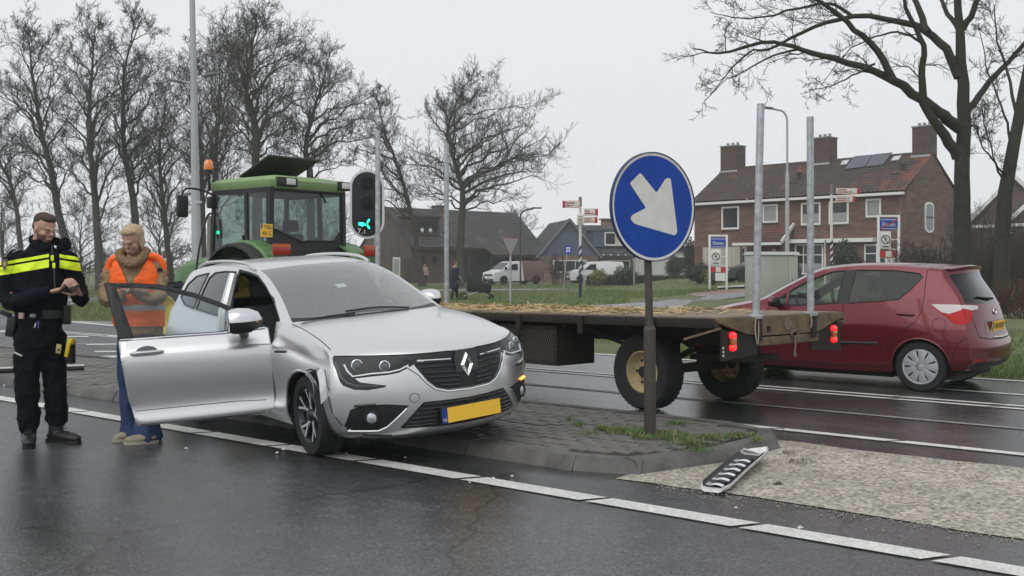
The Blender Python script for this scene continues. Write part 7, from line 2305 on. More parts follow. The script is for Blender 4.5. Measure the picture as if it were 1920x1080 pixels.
def yzprism(poly, x0, x1, mtl, name, parent, smooth=False):
 mb = MB(); mb.prism(poly, x1 - x0, Matrix(((0, 0, 1, x0), (1, 0, 0, 0), (0, 1, 0, 0), (0, 0, 0, 1))))
 o = mb.build(name, mtl, parent, smooth)
 bm = bmesh.new(); bm.from_mesh(o.data); bmesh.ops.recalc_face_normals(bm, faces=bm.faces[:]); bm.to_mesh(o.data); bm.free()
 return o
rb_ = yzprism([(1.0, ZD - .01), (1.0, ZD - .055), (.62, ZD - .165), (.42, ZD - .19), (-.46, ZD - .19), (-.56, ZD - .18), (-1.0, ZD - .055), (-1.0, ZD - .01)], XR - .05, XR, RUST, 'rear_beam', trl)
mb = MB(); mb.lathe([(.06, 0), (.06, .004), (.0001, .005)], 18, T(XR - .051, -.02, ZD - .09) @ RY(-90)); mb.build('round_plate', M_('worn plate', (.16, .13, .09), .7), rb_)
mb = MB(); mb.box(XR - .056, XR - .05, .26, .31, ZD - .16, ZD - .1); mb.build('catch', RUSTD, rb_, False)
mb = MB(); mb.box(XR - .045, XR, -.55, .42, ZD - .285, ZD - .205, .004); mb.build('lower_rail', RUST, trl)
for s_ in (1, -1):
 mb = MB(); mb.bar((XR + .03, s_ * 1.02, ZD - .035), (XR - .02, s_ * 1.0, ZD - .10), .07, .035); mb.build('beam_end', RUSTD, trl, False)
LAMPR = M_('red lamp lit', (.6, .01, .012), .2, emit=(1, .02, .025, 1.1), coat=1)
LAMPO = M_('amber lamp', (.5, .12, .02), .2, coat=1)
for s_, w_ in ((1, 1), (-1, 1)):
 yzprism([(s_ * .98, ZD - .11), (s_ * .98, ZD - .40), (s_ * .44, ZD - .37), (s_ * .44, ZD - .2), (s_ * .6, ZD - .17)], XR - .03, XR - .012, RUSTD, 'lamp_board', trl)
 lx, ly, lz = XR - .035, s_ * .83, ZD - .225
 lm = MB(); lm.lathe([(.0001, .02), (.027, .016), (.037, .0), (.037, -.03), (.02, -.05)], 16, T(lx - .02, ly, lz + .055) @ RY(-90)); lm.lathe([(.0001, .02), (.027, .016), (.037, .0), (.037, -.03), (.02, -.05)], 16, T(lx - .02, ly, lz - .055) @ RY(-90)); lo = lm.build('tail_lamp', LAMPR, trl)
 mb = MB(); mb.box(lx - .035, lx, ly - .034, ly + .034, lz - .035, lz + .035, .008); mb.build('indicator', LAMPO, lo)
 mb = MB(); mb.bar((XR - .03, s_ * .99, ZD - .10), (XR + .28, s_ * 1.12, ZD - .20), .09, .02); mb.build('mud_flap_bar', RUST, trl, False)
mb = MB()
for k in range(3): mb.box(XR - .034, XR - .031, .945, .965, ZD - .29 - k * .035, ZD - .27 - k * .035)
mb.build('white_marks', SIGNW, trl, False)
def post(x, y, top, dx=0.0, dy=0.0):
 mb = MB(); mb.tube([(x, y, ZD - .02), (x + dx, y + dy, top)], .036, 16); po = mb.build('post', GALV, trl)
 mb = MB(); mb.box(x - .05, x + .05, y - .055, y + .055, ZD - .03, ZD + .012, .004); mb.build('post_foot', GALV, po)
 mb = MB(); mb.box(x - .045, x + .02, y - .04, y + .04, ZD - .24, ZD - .03); mb.build('post_socket', RUSTD, po, False)
post(XR - .02, .445, 2.99, -.05, -.06); post(XR - .02, -.46, 2.95, -.03, .0)
post(5.28, .56, 3.50, -.05, 0); post(5.15, -.56, 3.38, -.05, 0)
ROPE = M_('pale rope', (.42, .36, .28), .9)
mb = MB(); mb.tube(spline([Vector((XR - .06, .50, ZD - .03)), Vector((XR - .075, .53, ZD - .14)), Vector((XR - .07, .49, ZD - .27)), Vector((XR - .07, .47, ZD - .15)), Vector((XR - .06, .46, ZD - .04))], 14), .006, 6)
mb.tube(spline([Vector((XR - .06, -.40, ZD - .02)), Vector((XR - .07, -.405, ZD - .09)), Vector((XR - .06, -.40, ZD - .14))], 6), .006, 6); mb.build('rope', ROPE, trl)
mb = MB(); mb.lathe([(.055 + .008 * math.cos(2 * PI * k / 6), .008 * math.sin(2 * PI * k / 6)) for k in range(6)], 18, T(XR - .065, -.12, ZD - .19) @ RY(80) @ Matrix.Diagonal((.6, 1, 1, 1)), True)
mb.tube(spline([Vector((XR - .065, -.12, ZD - .22)), Vector((XR - .065, -.125, ZD - .32)), Vector((XR - .065, -.10, ZD - .40)), Vector((XR - .065, -.14, ZD - .41)), Vector((XR - .065, -.12, ZD - .37))], 14), .007, 6); mb.build('hook', M_('old chain', (.22, .20, .18), .6, .5), trl)
def farm_wheel(x, y, side, yaw=0):
 g = empty('wheel', (x, y, .388)); g.parent = trl; g.rotation_euler = (0, 0, yaw)
 Mq = RX(-90) if side > 0 else RX(90)
 r, h, rr = .388, .135, .205
 mb = MB(); mb.lathe([(rr, -h * .7), (r * .8, -h), (r * .93, -h * .98), (r * .985, -h * .75), (r, -h * .3), (r, h * .3), (r * .985, h * .75), (r * .93, h * .98), (r * .8, h), (rr, h * .7)], 56, Mq, False, False); ty = mb.build('tyre', RUBBER, g)
 mb = MB()
 for k in range(44):
  for s2 in (-1, 1):
   a_ = 2 * PI * (k + .5 * (s2 > 0)) / 44
   Mr = Mq @ RZ(math.degrees(a_))
   mb.box(r * .955, r * .9995, -.009, .009, min(s2 * h * .25, s2 * h * .78), max(s2 * h * .25, s2 * h * .78), 0, Mr)
 mb.build('tread', RUBBER, ty, False)['kind'] = 'stuff'
 mb = MB(); mb.lathe([(rr + .004, -h * .7), (rr + .012, h * .72), (rr - .004, h * .78), (rr - .012, h * .6), (rr - .03, h * .3), (rr * .78, h * .1), (rr * .55, h * .12), (rr * .42, h * .3), (.0001, h * .3)], 40, Mq, False, False); rm = mb.build('rim', RIMY, g)
 for k in range(6):
  a_ = 2 * PI * k / 6
  mb = MB(); mb.lathe([(.013, 0), (.013, .02), (.0001, .022)], 8, Mq @ T(math.cos(a_) * rr * .62, math.sin(a_) * rr * .62, h * .11)); mb.build('wheel_bolt', RUSTD, rm)
 mb = MB(); mb.lathe([(.06, h * .2), (.058, h * .62), (.03, h * .7), (.0001, h * .7)], 16, Mq); mb.build('hub', RUSTD, rm)
 return g
farm_wheel(0, .665, 1); farm_wheel(0, -.665, -1)
mb = MB(); mb.bar((0, -.55, .388), (0, .55, .388), .09, .09); mb.build('axle', RUSTD, trl, False)
for s_ in (1, -1):
 mb = MB(); mb.bar((-.38, s_ * .36, ZD - .34), (0, s_ * .36, .45), .06, .05); mb.bar((.38, s_ * .36, ZD - .34), (0, s_ * .36, .45), .06, .05); mb.box(-.12, .12, s_ * .36 - .06, s_ * .36 + .06, .4, ZD - .29); mb.build('spring', RUSTD, trl, False)
 mb = MB(); mb.bar((.95, s_ * .8, ZD - .12), (.55, s_ * .45, ZD - .33), .04, .04); mb.build('brace', RUSTD, trl, False)
mb = MB(); mb.box(-.9, -.25, -.3, .3, .50, .56); mb.bar((-.6, -.2, .54), (-.6, .3, .70), .04, .03); mb.tube([(-.62, .2, .62), (-.3, .2, .60)], .03, 8); mb.build('brake_linkage', RUSTD, trl)
farm_wheel(5.0, .665, 1); farm_wheel(5.0, -.665, -1)
mb = MB(); mb.bar((5.0, -.55, .388), (5.0, .55, .388), .09, .09); mb.box(4.8, 5.2, -.4, .4, .45, ZD - .29); mb.build('axle', RUSTD, trl, False)
tb = empty('tool_crate', (0, 0, 0)); tb.parent = trl
X0, X1, Y0, Y1, Z0, Z1 = 1.05, 2.75, .40, .97, .40, .83
mb = MB(); mb.box(X0, X1, Y0, Y1, Z0, Z0 + .05); mb.box(X0, X0 + .02, Y0, Y1 - .02, Z0 + .05, Z1); mb.box(X1 - .02, X1, Y0, Y1 - .02, Z0 + .05, Z1); mb.box(X0 + .02, X1 - .02, Y0, Y0 + .02, Z0 + .05, Z1)
for x in (X0, X0 + .62, X0 + 1.14, X1 - .05): mb.box(x, x + .05, Y1 - .02, Y1 + .003, Z0 + .05, Z1)
mb.box(X0 + .05, X1 - .05, Y1 - .02, Y1, Z1 - .04, Z1); mb.build('crate_frame', RUSTD, tb, False)
mb = MB()
for k in range(-14, 60):
 for s2 in (-1, 1):
  xa = X0 + k * .035
  xb = xa + s2 * (Z1 - Z0 - .05) * .5
  p, q = Vector((xa, Y1 - .01, Z0 + .05)), Vector((xb, Y1 - .01, Z1 - .03))
  def cl(a, b):
   if a.x < X0:
    if b.x <= X0: return None
    a = a.lerp(b, (X0 - a.x) / (b.x - a.x))
   if a.x > X1:
    if b.x >= X1: return None
    a = a.lerp(b, (X1 - a.x) / (b.x - a.x))
   return a
  a2, b2 = cl(p, q), cl(q, p)
  if a2 and b2: mb.bar(a2, b2, .0045, .004)
mo_ = mb.build('expanded_metal', M_('mesh steel', (.16, .155, .14), .6, .4), tb, False); mo_['kind'] = 'stuff'
mb = MB(); mb.bar((XF - .3, .35, .62), (XF + 1.25, .03, .58), .09, .09); mb.bar((XF - .3, -.35, .62), (XF + 1.25, -.03, .58), .09, .09); mb.tube([(XF + 1.2, 0, .58), (XF + 1.45, 0, .58)], .04, 8); mb.build('drawbar', RUSTD, trl)
rg2 = np.random.default_rng(21)
n2 = 6500
sx = rg2.uniform(XR + .15, XF - .1, n2); sy = rg2.uniform(-WH + .02, WH - .02, n2)
den = np.clip((sx - XR - .55) / 1.0, 0, 1) * (.35 + .65 * (np.sin(sx * 3.1 + sy * 2) * np.cos(sy * 4.0 - sx) * .5 + .5))
keep = rg2.random(n2) < den + .02
pts = np.stack([sx, sy, np.full(n2, ZD + .004) + rg2.random(n2) ** 2 * .035 * np.clip(den, 0, 1)], 1)[keep]
so = blades('loose_straw', pts, .13, .009, STRAW, 1, 22, None, True)
so.matrix_world = tf.M
tag(so, 'loose yellow straw scattered over the trailer deck', 'straw', None, 'stuff')
# ================================================================== green tractor
az_q = math.radians(51)
hd_ = Vector((-math.sin(az_q), math.cos(az_q), 0)); lf_ = Vector((-hd_.y, hd_.x, 0))
YK = 16.3
K = Vector((-.239 * YK, YK, 0))                       # near rear corner of the cab
WCAB, LCAB = 1.56, 1.52
org = K - lf_ * (WCAB / 2) + hd_ * .30                # rear axle centre
qf = Frame(org, hd_)
trc = empty('green_tractor', (0, 0, 0), 0, 'green farm tractor with glazed cab, open roof hatch and amber beacon', 'tractor')
trc.matrix_world = qf.M
TG = M_('tractor green', (.070, .165, .050), .45, var=(3, .2), coat=.2)
TGL = M_('faded roof green', (.20, .31, .13), .6, var=(3, .15))
TBK = M_('cab black', (.014, .015, .015), .5)
TGLS = glass_mat('cab glass', (.44, .54, .52), .02, .05, .04)
XC = -.30; W2 = WCAB / 2
ZB, ZT = 1.05, 2.66
def ql(px, py, y=W2): p = qf.plane(px, py, 'y', y); return p
def qr(px, py, x=XC): p = qf.plane(px, py, 'x', x); return p
zr0 = qr(506, 345).z; zr1 = qr(506, 329).z
P_ = []
def roof_ring(z, inset): return [(XC - .10 + inset, W2 + .04 - inset), (XC + LCAB + .10 - inset, W2 + .04 - inset), (XC + LCAB + .10 - inset, -W2 - .04 + inset), (XC - .10 + inset, -W2 - .04 + inset)]
mb = MB()
rings = [(zr0 - .06, .03), (zr0, .0), (zr1 - .06, .0), (zr1, .06), (zr1 + .035, .25), (zr1 + .04, .5)]
V = []
for z, i_ in rings:
 for x, y in rnd(roof_ring(z, i_), .14, 4): V.append(Vector((x, y, z)))
nn = len(V) // len(rings)
Fs = [(a * nn + k, a * nn + (k + 1) % nn, (a + 1) * nn + (k + 1) % nn, (a + 1) * nn + k) for a in range(len(rings) - 1) for k in range(nn)] + [tuple(range((len(rings) - 1) * nn, len(rings) * nn))]
mb.add(V, Fs); rf_ = mb.build('roof', TGL, trc)
mb = MB(); mb.box(XC - .06, XC + LCAB + .06, -W2, W2, zr0 - .10, zr0 - .03, .02); mb.build('roof_lining', TBK, trc)
for y_ in (W2 - .28, -W2 + .10):
 mb = MB(); mb.box(XC - .14, XC - .05, y_ - .18 if y_ > 0 else y_ - .14, y_ + .22 if y_ > 0 else y_ + .12, zr0 - .03, zr0 + .12, .015); lh = mb.build('lamp_bracket', TBK, rf_)
 mb = MB(); mb.box(XC - .16, XC - .138, y_ - .12, y_ + .06, zr0 + .0, zr0 + .1, .01); mb.build('work_lamp', M_('work lamp', (.62, .62, .6), .25), lh)
mb = MB()
for k, (w_, h_) in enumerate(((.06, .05), (.03, .035), (.05, .06), (.04, .04), (.02, .06))): mb.box(XC - .104, XC - .1, -.28 - k * .09, -.28 - k * .09 + w_, zr0 + .07, zr0 + .07 + h_)
mb.build('worn_lettering', M_('worn white print', (.5, .5, .42), .7), rf_, False)
pa, pb = Vector((XC + 1.16, .52, zr1 + .05)), Vector((XC + 1.16, -.55, zr1 + .05))
up_ = Vector((-.80, 0, .31))
mb = MB(); q = [pa, pb, pb + up_, pa + up_]; nrm_ = up_.cross(pb - pa).normalized() * .03
mb.add(q + [v + nrm_ for v in q], [(0, 1, 2, 3), (7, 6, 5, 4)] + [(i, (i + 1) % 4, 4 + (i + 1) % 4, 4 + i) for i in range(4)]); hh = mb.build('roof_hatch', M_('dark hatch', (.022, .026, .020), .6), trc, False)
bm = bmesh.new(); bm.from_mesh(hh.data); bmesh.ops.recalc_face_normals(bm, faces=bm.faces[:]); bm.to_mesh(hh.data); bm.free()
mb = MB(); mb.tube([pb + up_ * .6, Vector((pb.x - .45, pb.y - .02, zr1 + .02))], .012, 6); mb.tube([pb + up_, pb + up_ + Vector((0, 0, .14))], .006, 5); mb.build('hatch_strut', TBK, hh)
def pane(pts, name='cab_window', m=TGLS, parent=None, th=None):
 mb = MB(); mb.add(pts, [tuple(range(len(pts)))]); return mb.build(name, m, parent or trc, False)
zs = zr0 - .06
rwp = [qr(512, 347), qr(641, 354), qr(644, 425), qr(628, 452), qr(562, 452), qr(511, 428)]
rwp = [Vector((XC, p.y, p.z)) for p in rwp]
pane(rwp, 'rear_window')
out_ = [Vector((XC, W2, zs)), Vector((XC, -W2, zs)), Vector((XC, -W2, 1.55)), Vector((XC, -W2 + .1, ZB)), Vector((XC, W2 - .1, ZB)), Vector((XC, W2, 1.60))]
mb = MB()
V = [v + Vector((-.004, 0, 0)) for v in out_] + [v + Vector((-.004, 0, 0)) for v in rwp]
mb.add(V, [(0, 6, 7, 1), (1, 7, 8, 2), (2, 8, 9, 3), (3, 9, 10, 4), (4, 10, 11, 5), (5, 11, 6, 0)])
mb.add([v + Vector((.04, 0, 0)) for v in V], [(1, 7, 6, 0), (2, 8, 7, 1), (3, 9, 8, 2), (4, 10, 9, 3), (5, 11, 10, 4), (0, 6, 11, 5)])
mb.build('rear_frame', TBK, trc, False)
mb = MB(); mb.tube([p + Vector((-.012, 0, 0)) for p in rwp + [rwp[0]]], .014, 6); mb.build('window_seal', TBK, trc)
mb = MB(); mb.tube([rwp[0].lerp(rwp[1], .62) + Vector((-.02, 0, -.02)), rwp[0].lerp(rwp[1], .75) + Vector((-.02, 0, -.25))], .012, 6); mb.build('wiper', TBK, trc)
for s_ in (1, -1):
 y_ = s_ * W2
 for (x0, x1, w_) in ((XC + .02, XC + .0, .09), (XC + .62, XC + .58, .07), (XC + LCAB, XC + LCAB + .05, .07)):
  mb = MB(); mb.bar((x0, y_ * .985, zs), (x1, y_, ZB), w_, w_ * .8, (0, 1, 0)); mb.build('pillar', TBK, trc, False)
 mb = MB(); mb.bar((XC, y_ * .985, zs - .02), (XC + LCAB, y_ * .985, zs - .02), .06, .08); mb.bar((XC + .6, y_, ZB), (XC + LCAB, y_, ZB), .06, .08); mb.build('frame_rail', TBK, trc, False)
 pane([Vector((XC + .06, y_, zs)), Vector((XC + .58, y_, zs)), Vector((XC + .56, y_, 1.30)), Vector((XC + .04, y_, 1.62))], 'quarter_window')
 pane([Vector((XC + .64, y_, zs)), Vector((XC + LCAB - .02, y_, zs)), Vector((XC + LCAB, y_, ZB)), Vector((XC + .62, y_, ZB))], 'door_window')
 mb = MB(); mb.box(XC + .66, XC + .70, y_ - .02, y_ + .03, 1.9, 1.98); mb.build('door_handle', TBK, trc, False)
pane([Vector((XC + LCAB + .02, W2 - .04, zs)), Vector((XC + LCAB + .02, -W2 + .04, zs)), Vector((XC + LCAB + .06, -W2 + .04, ZB + .1)), Vector((XC + LCAB + .06, W2 - .04, ZB + .1))], 'front_window')
mb = MB(); mb.box(XC + .02, XC + LCAB, -W2 + .03, W2 - .03, .8, ZB + .05); mb.build('cab_floor', TBK, trc, False)
SEATG = M_('tractor seat', (.022, .022, .024), .8)
mb = MB(); mb.box(.18, .62, -.25, .25, 1.30, 1.45, .05); mb.box(.10, .24, -.26, .26, 1.40, 2.02, .05, None); mb.box(.10, .2, -.15, .15, 2.05, 2.25, .04); mb.build('seat', SEATG, trc)
mb = MB(); mb.lathe([(.2 + .014 * math.cos(2 * PI * k / 8), .014 * math.sin(2 * PI * k / 8)) for k in range(8)], 24, T(.92, 0, 1.75) @ RY(-55), True); mb.bar((.92, 0, 1.75), (1.08, 0, 1.3), .06, .06); mb.build('steering_column', SEATG, trc)
mb = MB(); mb.box(.95, 1.15, -.45, .45, 1.1, 1.55, .05); mb.build('dash_console', SEATG, trc)
def fender(s_):
 g = MB(); rows_ = []
 for k in range(13):
  w = math.radians(8 + 150 * k / 12)
  x, z = math.cos(w) * .93, .86 + math.sin(w) * 1.03
  rows_.append([Vector((x * .98, s_ * (W2 - .10), z - .01)), Vector((x, s_ * (W2 - .02), z)), Vector((x * 1.01, s_ * (W2 + .12), z + .012)), Vector((x, s_ * (W2 + .30), z)), Vector((x * .97, s_ * (W2 + .36), z - .05))])
 g.grid(rows_, s_ < 0)
 o = g.build('rear_fender', TG, trc); md = o.modifiers.new('thickness', 'SOLIDIFY'); md.thickness = .02
 mb = MB(); rr_ = []
 for k in range(13):
  w = math.radians(8 + 150 * k / 12); x, z = math.cos(w) * .95, .86 + math.sin(w) * 1.035
  rr_.append([Vector((x, s_ * (W2 + .345), z - .045)), Vector((x * .99, s_ * (W2 + .52), z - .06)), Vector((x * .965, s_ * (W2 + .55), z - .11))])
 mb.grid(rr_, s_ < 0); e_ = mb.build('fender_extension', M_('black rubber wing', (.03, .03, .03), .7, var=(6, .3)), o); md = e_.modifiers.new('thickness', 'SOLIDIFY'); md.thickness = .015
 mb = MB(); mb.box(-.80, -.66, min(s_ * (W2 + .02), s_ * (W2 + .32)), max(s_ * (W2 + .02), s_ * (W2 + .32)), 1.46, 1.70, .02); hb_ = mb.build('lamp_box', TG, o)
 lz = 1.50
 lp_ = MB(); lp_.box(-.835, -.80, min(s_ * (W2 + .0), s_ * (W2 + .34)), max(s_ * (W2 + .0), s_ * (W2 + .34)), 1.64, 1.82, .015); lp_.build('tail_lamp', M_('tractor tail lamp', (.38, .018, .012), .25, coat=.4), o)
 mb = MB(); mb.box(-.84, -.834, min(s_ * (W2 + .02), s_ * (W2 + .32)), max(s_ * (W2 + .02), s_ * (W2 + .32)), 1.76, 1.81); mb.build('indicator', M_('orange lens', (.55, .12, .03), .3), o, False)
fender(1); fender(-1)
def big_wheel(x, y, r, w, side, rr):
 g = empty('wheel', (x, y, r)); g.parent = trc
 Mq = RX(-90) if side > 0 else RX(90)
 h = w / 2
 mb = MB(); mb.lathe([(rr, -h * .7), (r * .84, -h), (r * .93, -h * .95), (r * .96, -h * .5), (r * .96, h * .5), (r * .93, h * .95), (r * .84, h), (rr, h * .7)], 48, Mq, False, False); ty = mb.build('tyre', RUBBER, g)
 mb = MB()
 for k in range(22):
  for s2 in (-1, 1):
   a_ = 360 * (k + .5 * (s2 > 0)) / 22
   mb.box(r * .945, r, -.03, .03, min(0, s2 * h * .98), max(0, s2 * h * .98), 0, Mq @ RZ(a_) @ RX(s2 * -28))
 mb.build('tread', RUBBER, ty, False)['kind'] = 'stuff'
 mb = MB(); mb.lathe([(rr + .01, -h * .7), (rr + .02, h * .7), (rr - .01, h * .75), (rr - .05, h * .4), (rr * .6, h * .1), (rr * .3, h * .25), (.0001, h * .3)], 32, Mq, False, False); mb.build('rim', M_('yellow rim', (.5, .38, .05), .5), g)
big_wheel(0, W2 + .22, .83, .46, 1, .48); big_wheel(0, -W2 - .22, .83, .46, -1, .48)
big_wheel(2.45, .78, .60, .36, 1, .34); big_wheel(2.45, -.78, .60, .36, -1, .34)
mb = MB(); mb.bar((0, -.9, .83), (0, .9, .83), .3, .3); mb.bar((2.45, -.7, .6), (2.45, .7, .6), .2, .2); mb.box(-.35, 2.2, -.28, .28, .55, 1.0, .05); mb.build('chassis', RUSTD, trc)
mb = MB(); Pb = []
for x, w_, z0, z1 in ((1.25, .44, .95, 1.72), (2.0, .43, .92, 1.66), (2.8, .41, .9, 1.56), (3.05, .36, .92, 1.46)):
 Pb.append([Vector((x, w_, z0)), Vector((x, w_ + .02, (z0 + z1) / 2)), Vector((x, w_ - .02, z1 - .10)), Vector((x, w_ * .6, z1)), Vector((x, 0, z1 + .02)), Vector((x, -w_ * .6, z1)), Vector((x, -w_ + .02, z1 - .1)), Vector((x, -w_ - .02, (z0 + z1) / 2)), Vector((x, -w_, z0))])
mb.grid(Pb); mb.add(Pb[-1], [tuple(range(9))]); bn = mb.build('bonnet', TG, trc)
mb = MB(); mb.lathe([(.05, 0), (.05, .004), (.0001, .004)], 14, T(1.9, .455, 1.52) @ RX(-90)); mb.box(1.55, 1.8, .445, .452, 1.50, 1.53); mb.build('bonnet_badge', M_('badge print', (.5, .55, .45), .6), bn, False)
mb = MB(); mb.box(1.25, 1.55, .45, .9, 1.35, 1.42, .01); mb.build('step_box', TBK, trc)
pm0 = ql(398, 352, W2 + .0); pm1 = ql(341, 352, W2 + .55)
mb = MB(); mb.tube(spline([Vector((XC + LCAB - .02, W2, zs - .06)), Vector((XC + LCAB + .02, W2 + .22, zs + .02)), Vector((XC + LCAB + .05, W2 + .46, zs + .04)), Vector((XC + LCAB + .05, W2 + .56, zs - .02)), Vector((XC + LCAB + .05, W2 + .58, zs - .1))], 16), .018, 8); ma = mb.build('mirror_arm', TBK, trc)
mb = MB(); mb.box(XC + LCAB - .0, XC + LCAB + .09, W2 + .48, W2 + .68, zs - .45, zs - .08, .035); mb.build('mirror_head', TBK, ma)
mb = MB(); mb.box(XC + LCAB - .06, XC + LCAB + .06, W2 - .02, W2 + .12, zs - .28, zs - .08, .03); mb.build('lamp_housing', TBK, ma)
mb = MB(); mb.tube(spline([Vector((XC + LCAB + .12, W2 + .30, 1.05)), Vector((XC + LCAB + .12, W2 + .22, 1.7)), Vector((XC + LCAB + .10, W2 + .08, 2.28)), Vector((XC + LCAB + .0, W2 + .02, 2.36)), Vector((XC + LCAB - .08, W2 + .06, 2.25)), Vector((XC + LCAB - .1, W2 + .1, 1.7)), Vector((XC + LCAB - .1, W2 + .1, 1.1))], 28), .018, 8); mb.build('handrail', TBK, trc)
mb = MB(); mb.tube([(XC + LCAB + .5, W2 - .28, 1.6), (XC + LCAB + .5, W2 - .28, 2.35)], [.07, .06], 10); mb.build('exhaust', M_('heat worn steel', (.25, .24, .22), .6, .4), trc)
bx_, by_ = XC + LCAB - .05, W2 + .14
mb = MB(); mb.tube([(bx_, by_ - .02, zr0 - .05), (bx_, by_, zr1 + .10)], [.03, .022], 8); mb.tube([(bx_, by_, zr1 + .10), (bx_, by_, zr1 + .17)], .075, 14); bs = mb.build('beacon_base', TBK, trc)
mb = MB(); mb.lathe([(.072, 0), (.078, .03), (.07, .13), (.045, .165), (.0001, .17)], 18, T(bx_, by_, zr1 + .17)); mb.build('beacon', M_('amber dome', (.75, .22, .02), .25, coat=1), bs)
pc = qr(495, 432, XC - .02);
MP2 = Matrix(((0, 0, -1, XC - .03), (-1, 0, 0, W2 - .0 + .09), (0, 1, 0, pc.z), (0, 0, 0, 1)))
mb = MB(); mb.box(-.115, .115, -.105, .105, 0, .008, 0, MP2); pp_ = mb.build('number_plate', PLATEY, trc, False)
mb = MB(); mb.box(-.115, -.085, .03, .105, .0085, .0105, 0, MP2); mb.build('plate_band', PLATEB, pp_, False)
lettering('TBB', .095, INKB, pp_, MP2 @ T(.015, .048, .0095)); lettering('48\u00b7G', .095, INKB, pp_, MP2 @ T(0, -.052, .0095))
# ================================================================== people
from mathutils import noise as mnoise
class Sculpt:
 """closed volumes merged into one continuous skin by voxel remeshing"""
 def __init__(s): s.mb = MB()
 def limb(s, pts, rad, flat=1.0, n=14, sub=4):
  pts = [Vector(p) for p in pts]
  q = spline(pts, (len(pts) - 1) * sub + 1) if len(pts) > 2 else [pts[0].lerp(pts[1], k / 3) for k in range(4)]
  rr = [v.x for v in spline([(r, 0, 0) for r in rad], len(q))] if len(rad) > 2 else [rad[0] + (rad[-1] - rad[0]) * k / (len(q) - 1) for k in range(len(q))]
  t0 = (q[0] - q[1]).normalized(); t1 = (q[-1] - q[-2]).normalized()
  q = [q[0] + t0 * rr[0] * .75, q[0] + t0 * rr[0] * .45] + q + [q[-1] + t1 * rr[-1] * .45, q[-1] + t1 * rr[-1] * .75]
  rr = [rr[0] * .35, rr[0] * .8] + rr + [rr[-1] * .8, rr[-1] * .35]
  s.mb.tube(q, rr, n, True, flat)
  return s
 def loft(s, secs, n=20):
  """secs: (centre, rx, ry, yaw, power): horizontal oval sections bottom to top"""
  V, Fs = [], []
  for c, rx, ry, yaw in secs:
   for k in range(n):
    w = 2 * PI * k / n
    cx = math.copysign(abs(math.cos(w)) ** .85, math.cos(w)) * rx; cy = math.copysign(abs(math.sin(w)) ** .85, math.sin(w)) * ry
    V.append(Vector(c) + Vector((cx * math.cos(yaw) - cy * math.sin(yaw), cx * math.sin(yaw) + cy * math.cos(yaw), 0)))
  m = len(secs)
  for i in range(m - 1):
   for k in range(n): Fs.append((i * n + k, i * n + (k + 1) % n, (i + 1) * n + (k + 1) % n, (i + 1) * n + k))
  Fs += [tuple(range(n - 1, -1, -1)), tuple((m - 1) * n + k for k in range(n))]
  s.mb.add(V, Fs); return s
 def ell(s, c, r, M=None):
  Mx = Matrix.Translation(c)
  if M is not None: Mx = Mx @ M
  s.mb.sphere((0, 0, 0), 1.0, 16, 10, r, Mx); return s
 def mesh(s, voxel, smooth=2, wr=0.0, wsc=12.0, seed=0, aniso=(1, 1, 1)):
  me0 = s.mb.mesh('raw', BLACKP, False)
  o = bpy.data.objects.new('raw', me0); COL.objects.link(o)
  md = o.modifiers.new('r', 'REMESH'); md.mode = 'VOXEL'; md.voxel_size = voxel
  sm_ = o.modifiers.new('s', 'SMOOTH'); sm_.iterations = smooth; sm_.factor = .5
  dg = bpy.context.evaluated_depsgraph_get()
  me = bpy.data.meshes.new_from_object(o.evaluated_get(dg))
  bpy.data.objects.remove(o); bpy.data.meshes.remove(me0)
  me.materials.clear()
  if wr:
   n = len(me.vertices)
   co = np.empty(n * 3); me.vertices.foreach_get('co', co); co = co.reshape(-1, 3)
   no = np.empty(n * 3); me.vertex_normals.foreach_get('vector', no); no = no.reshape(-1, 3)
   an = np.array(aniso) * wsc
   amp = np.empty(n)
   for i, q in enumerate(co * an):
    q = Vector(q); q.x += seed
    amp[i] = wr * (.65 - abs(mnoise.noise(q)) * 2.2) + wr * .4 * mnoise.noise(q * 2.3)
   me.vertices.foreach_set('co', (co + no * amp[:, None]).ravel())
  me.polygons.foreach_set('use_smooth', [True] * len(me.polygons))
  me.update()
  return me
def clothe(name, me, mtl, parent):
 me.materials.append(mtl); me.name = name
 return link_mesh(name, me, parent)
def shell(name, me, pred, off, mtl, parent, cuts=(), origin=None):
 """garment panel: the part of a mesh where pred(centre, normal), lifted by off; cuts are sight lines (pixel pairs) sliced cleanly first"""
 bm = bmesh.new(); bm.from_mesh(me)
 eye = Vector((0, 0, H)) - base
 for (x0, y0), (x1, y1) in cuts:
  d0 = Vector(((x0 - 960) / F, 1, -(y0 - HZ) / F)); d1 = Vector(((x1 - 960) / F, 1, -(y1 - HZ) / F))
  bmesh.ops.bisect_plane(bm, geom=bm.verts[:] + bm.edges[:] + bm.faces[:], plane_co=eye, plane_no=d0.cross(d1).normalized())
 bmesh.ops.delete(bm, geom=[f for f in bm.faces if not pred(f.calc_center_median(), f.normal)], context='FACES')
 if not bm.faces: bm.free(); return None
 bm.normal_update()
 for v in bm.verts: v.co += v.normal * off
 return bm_build(name, bm, mtl, parent, True, None)

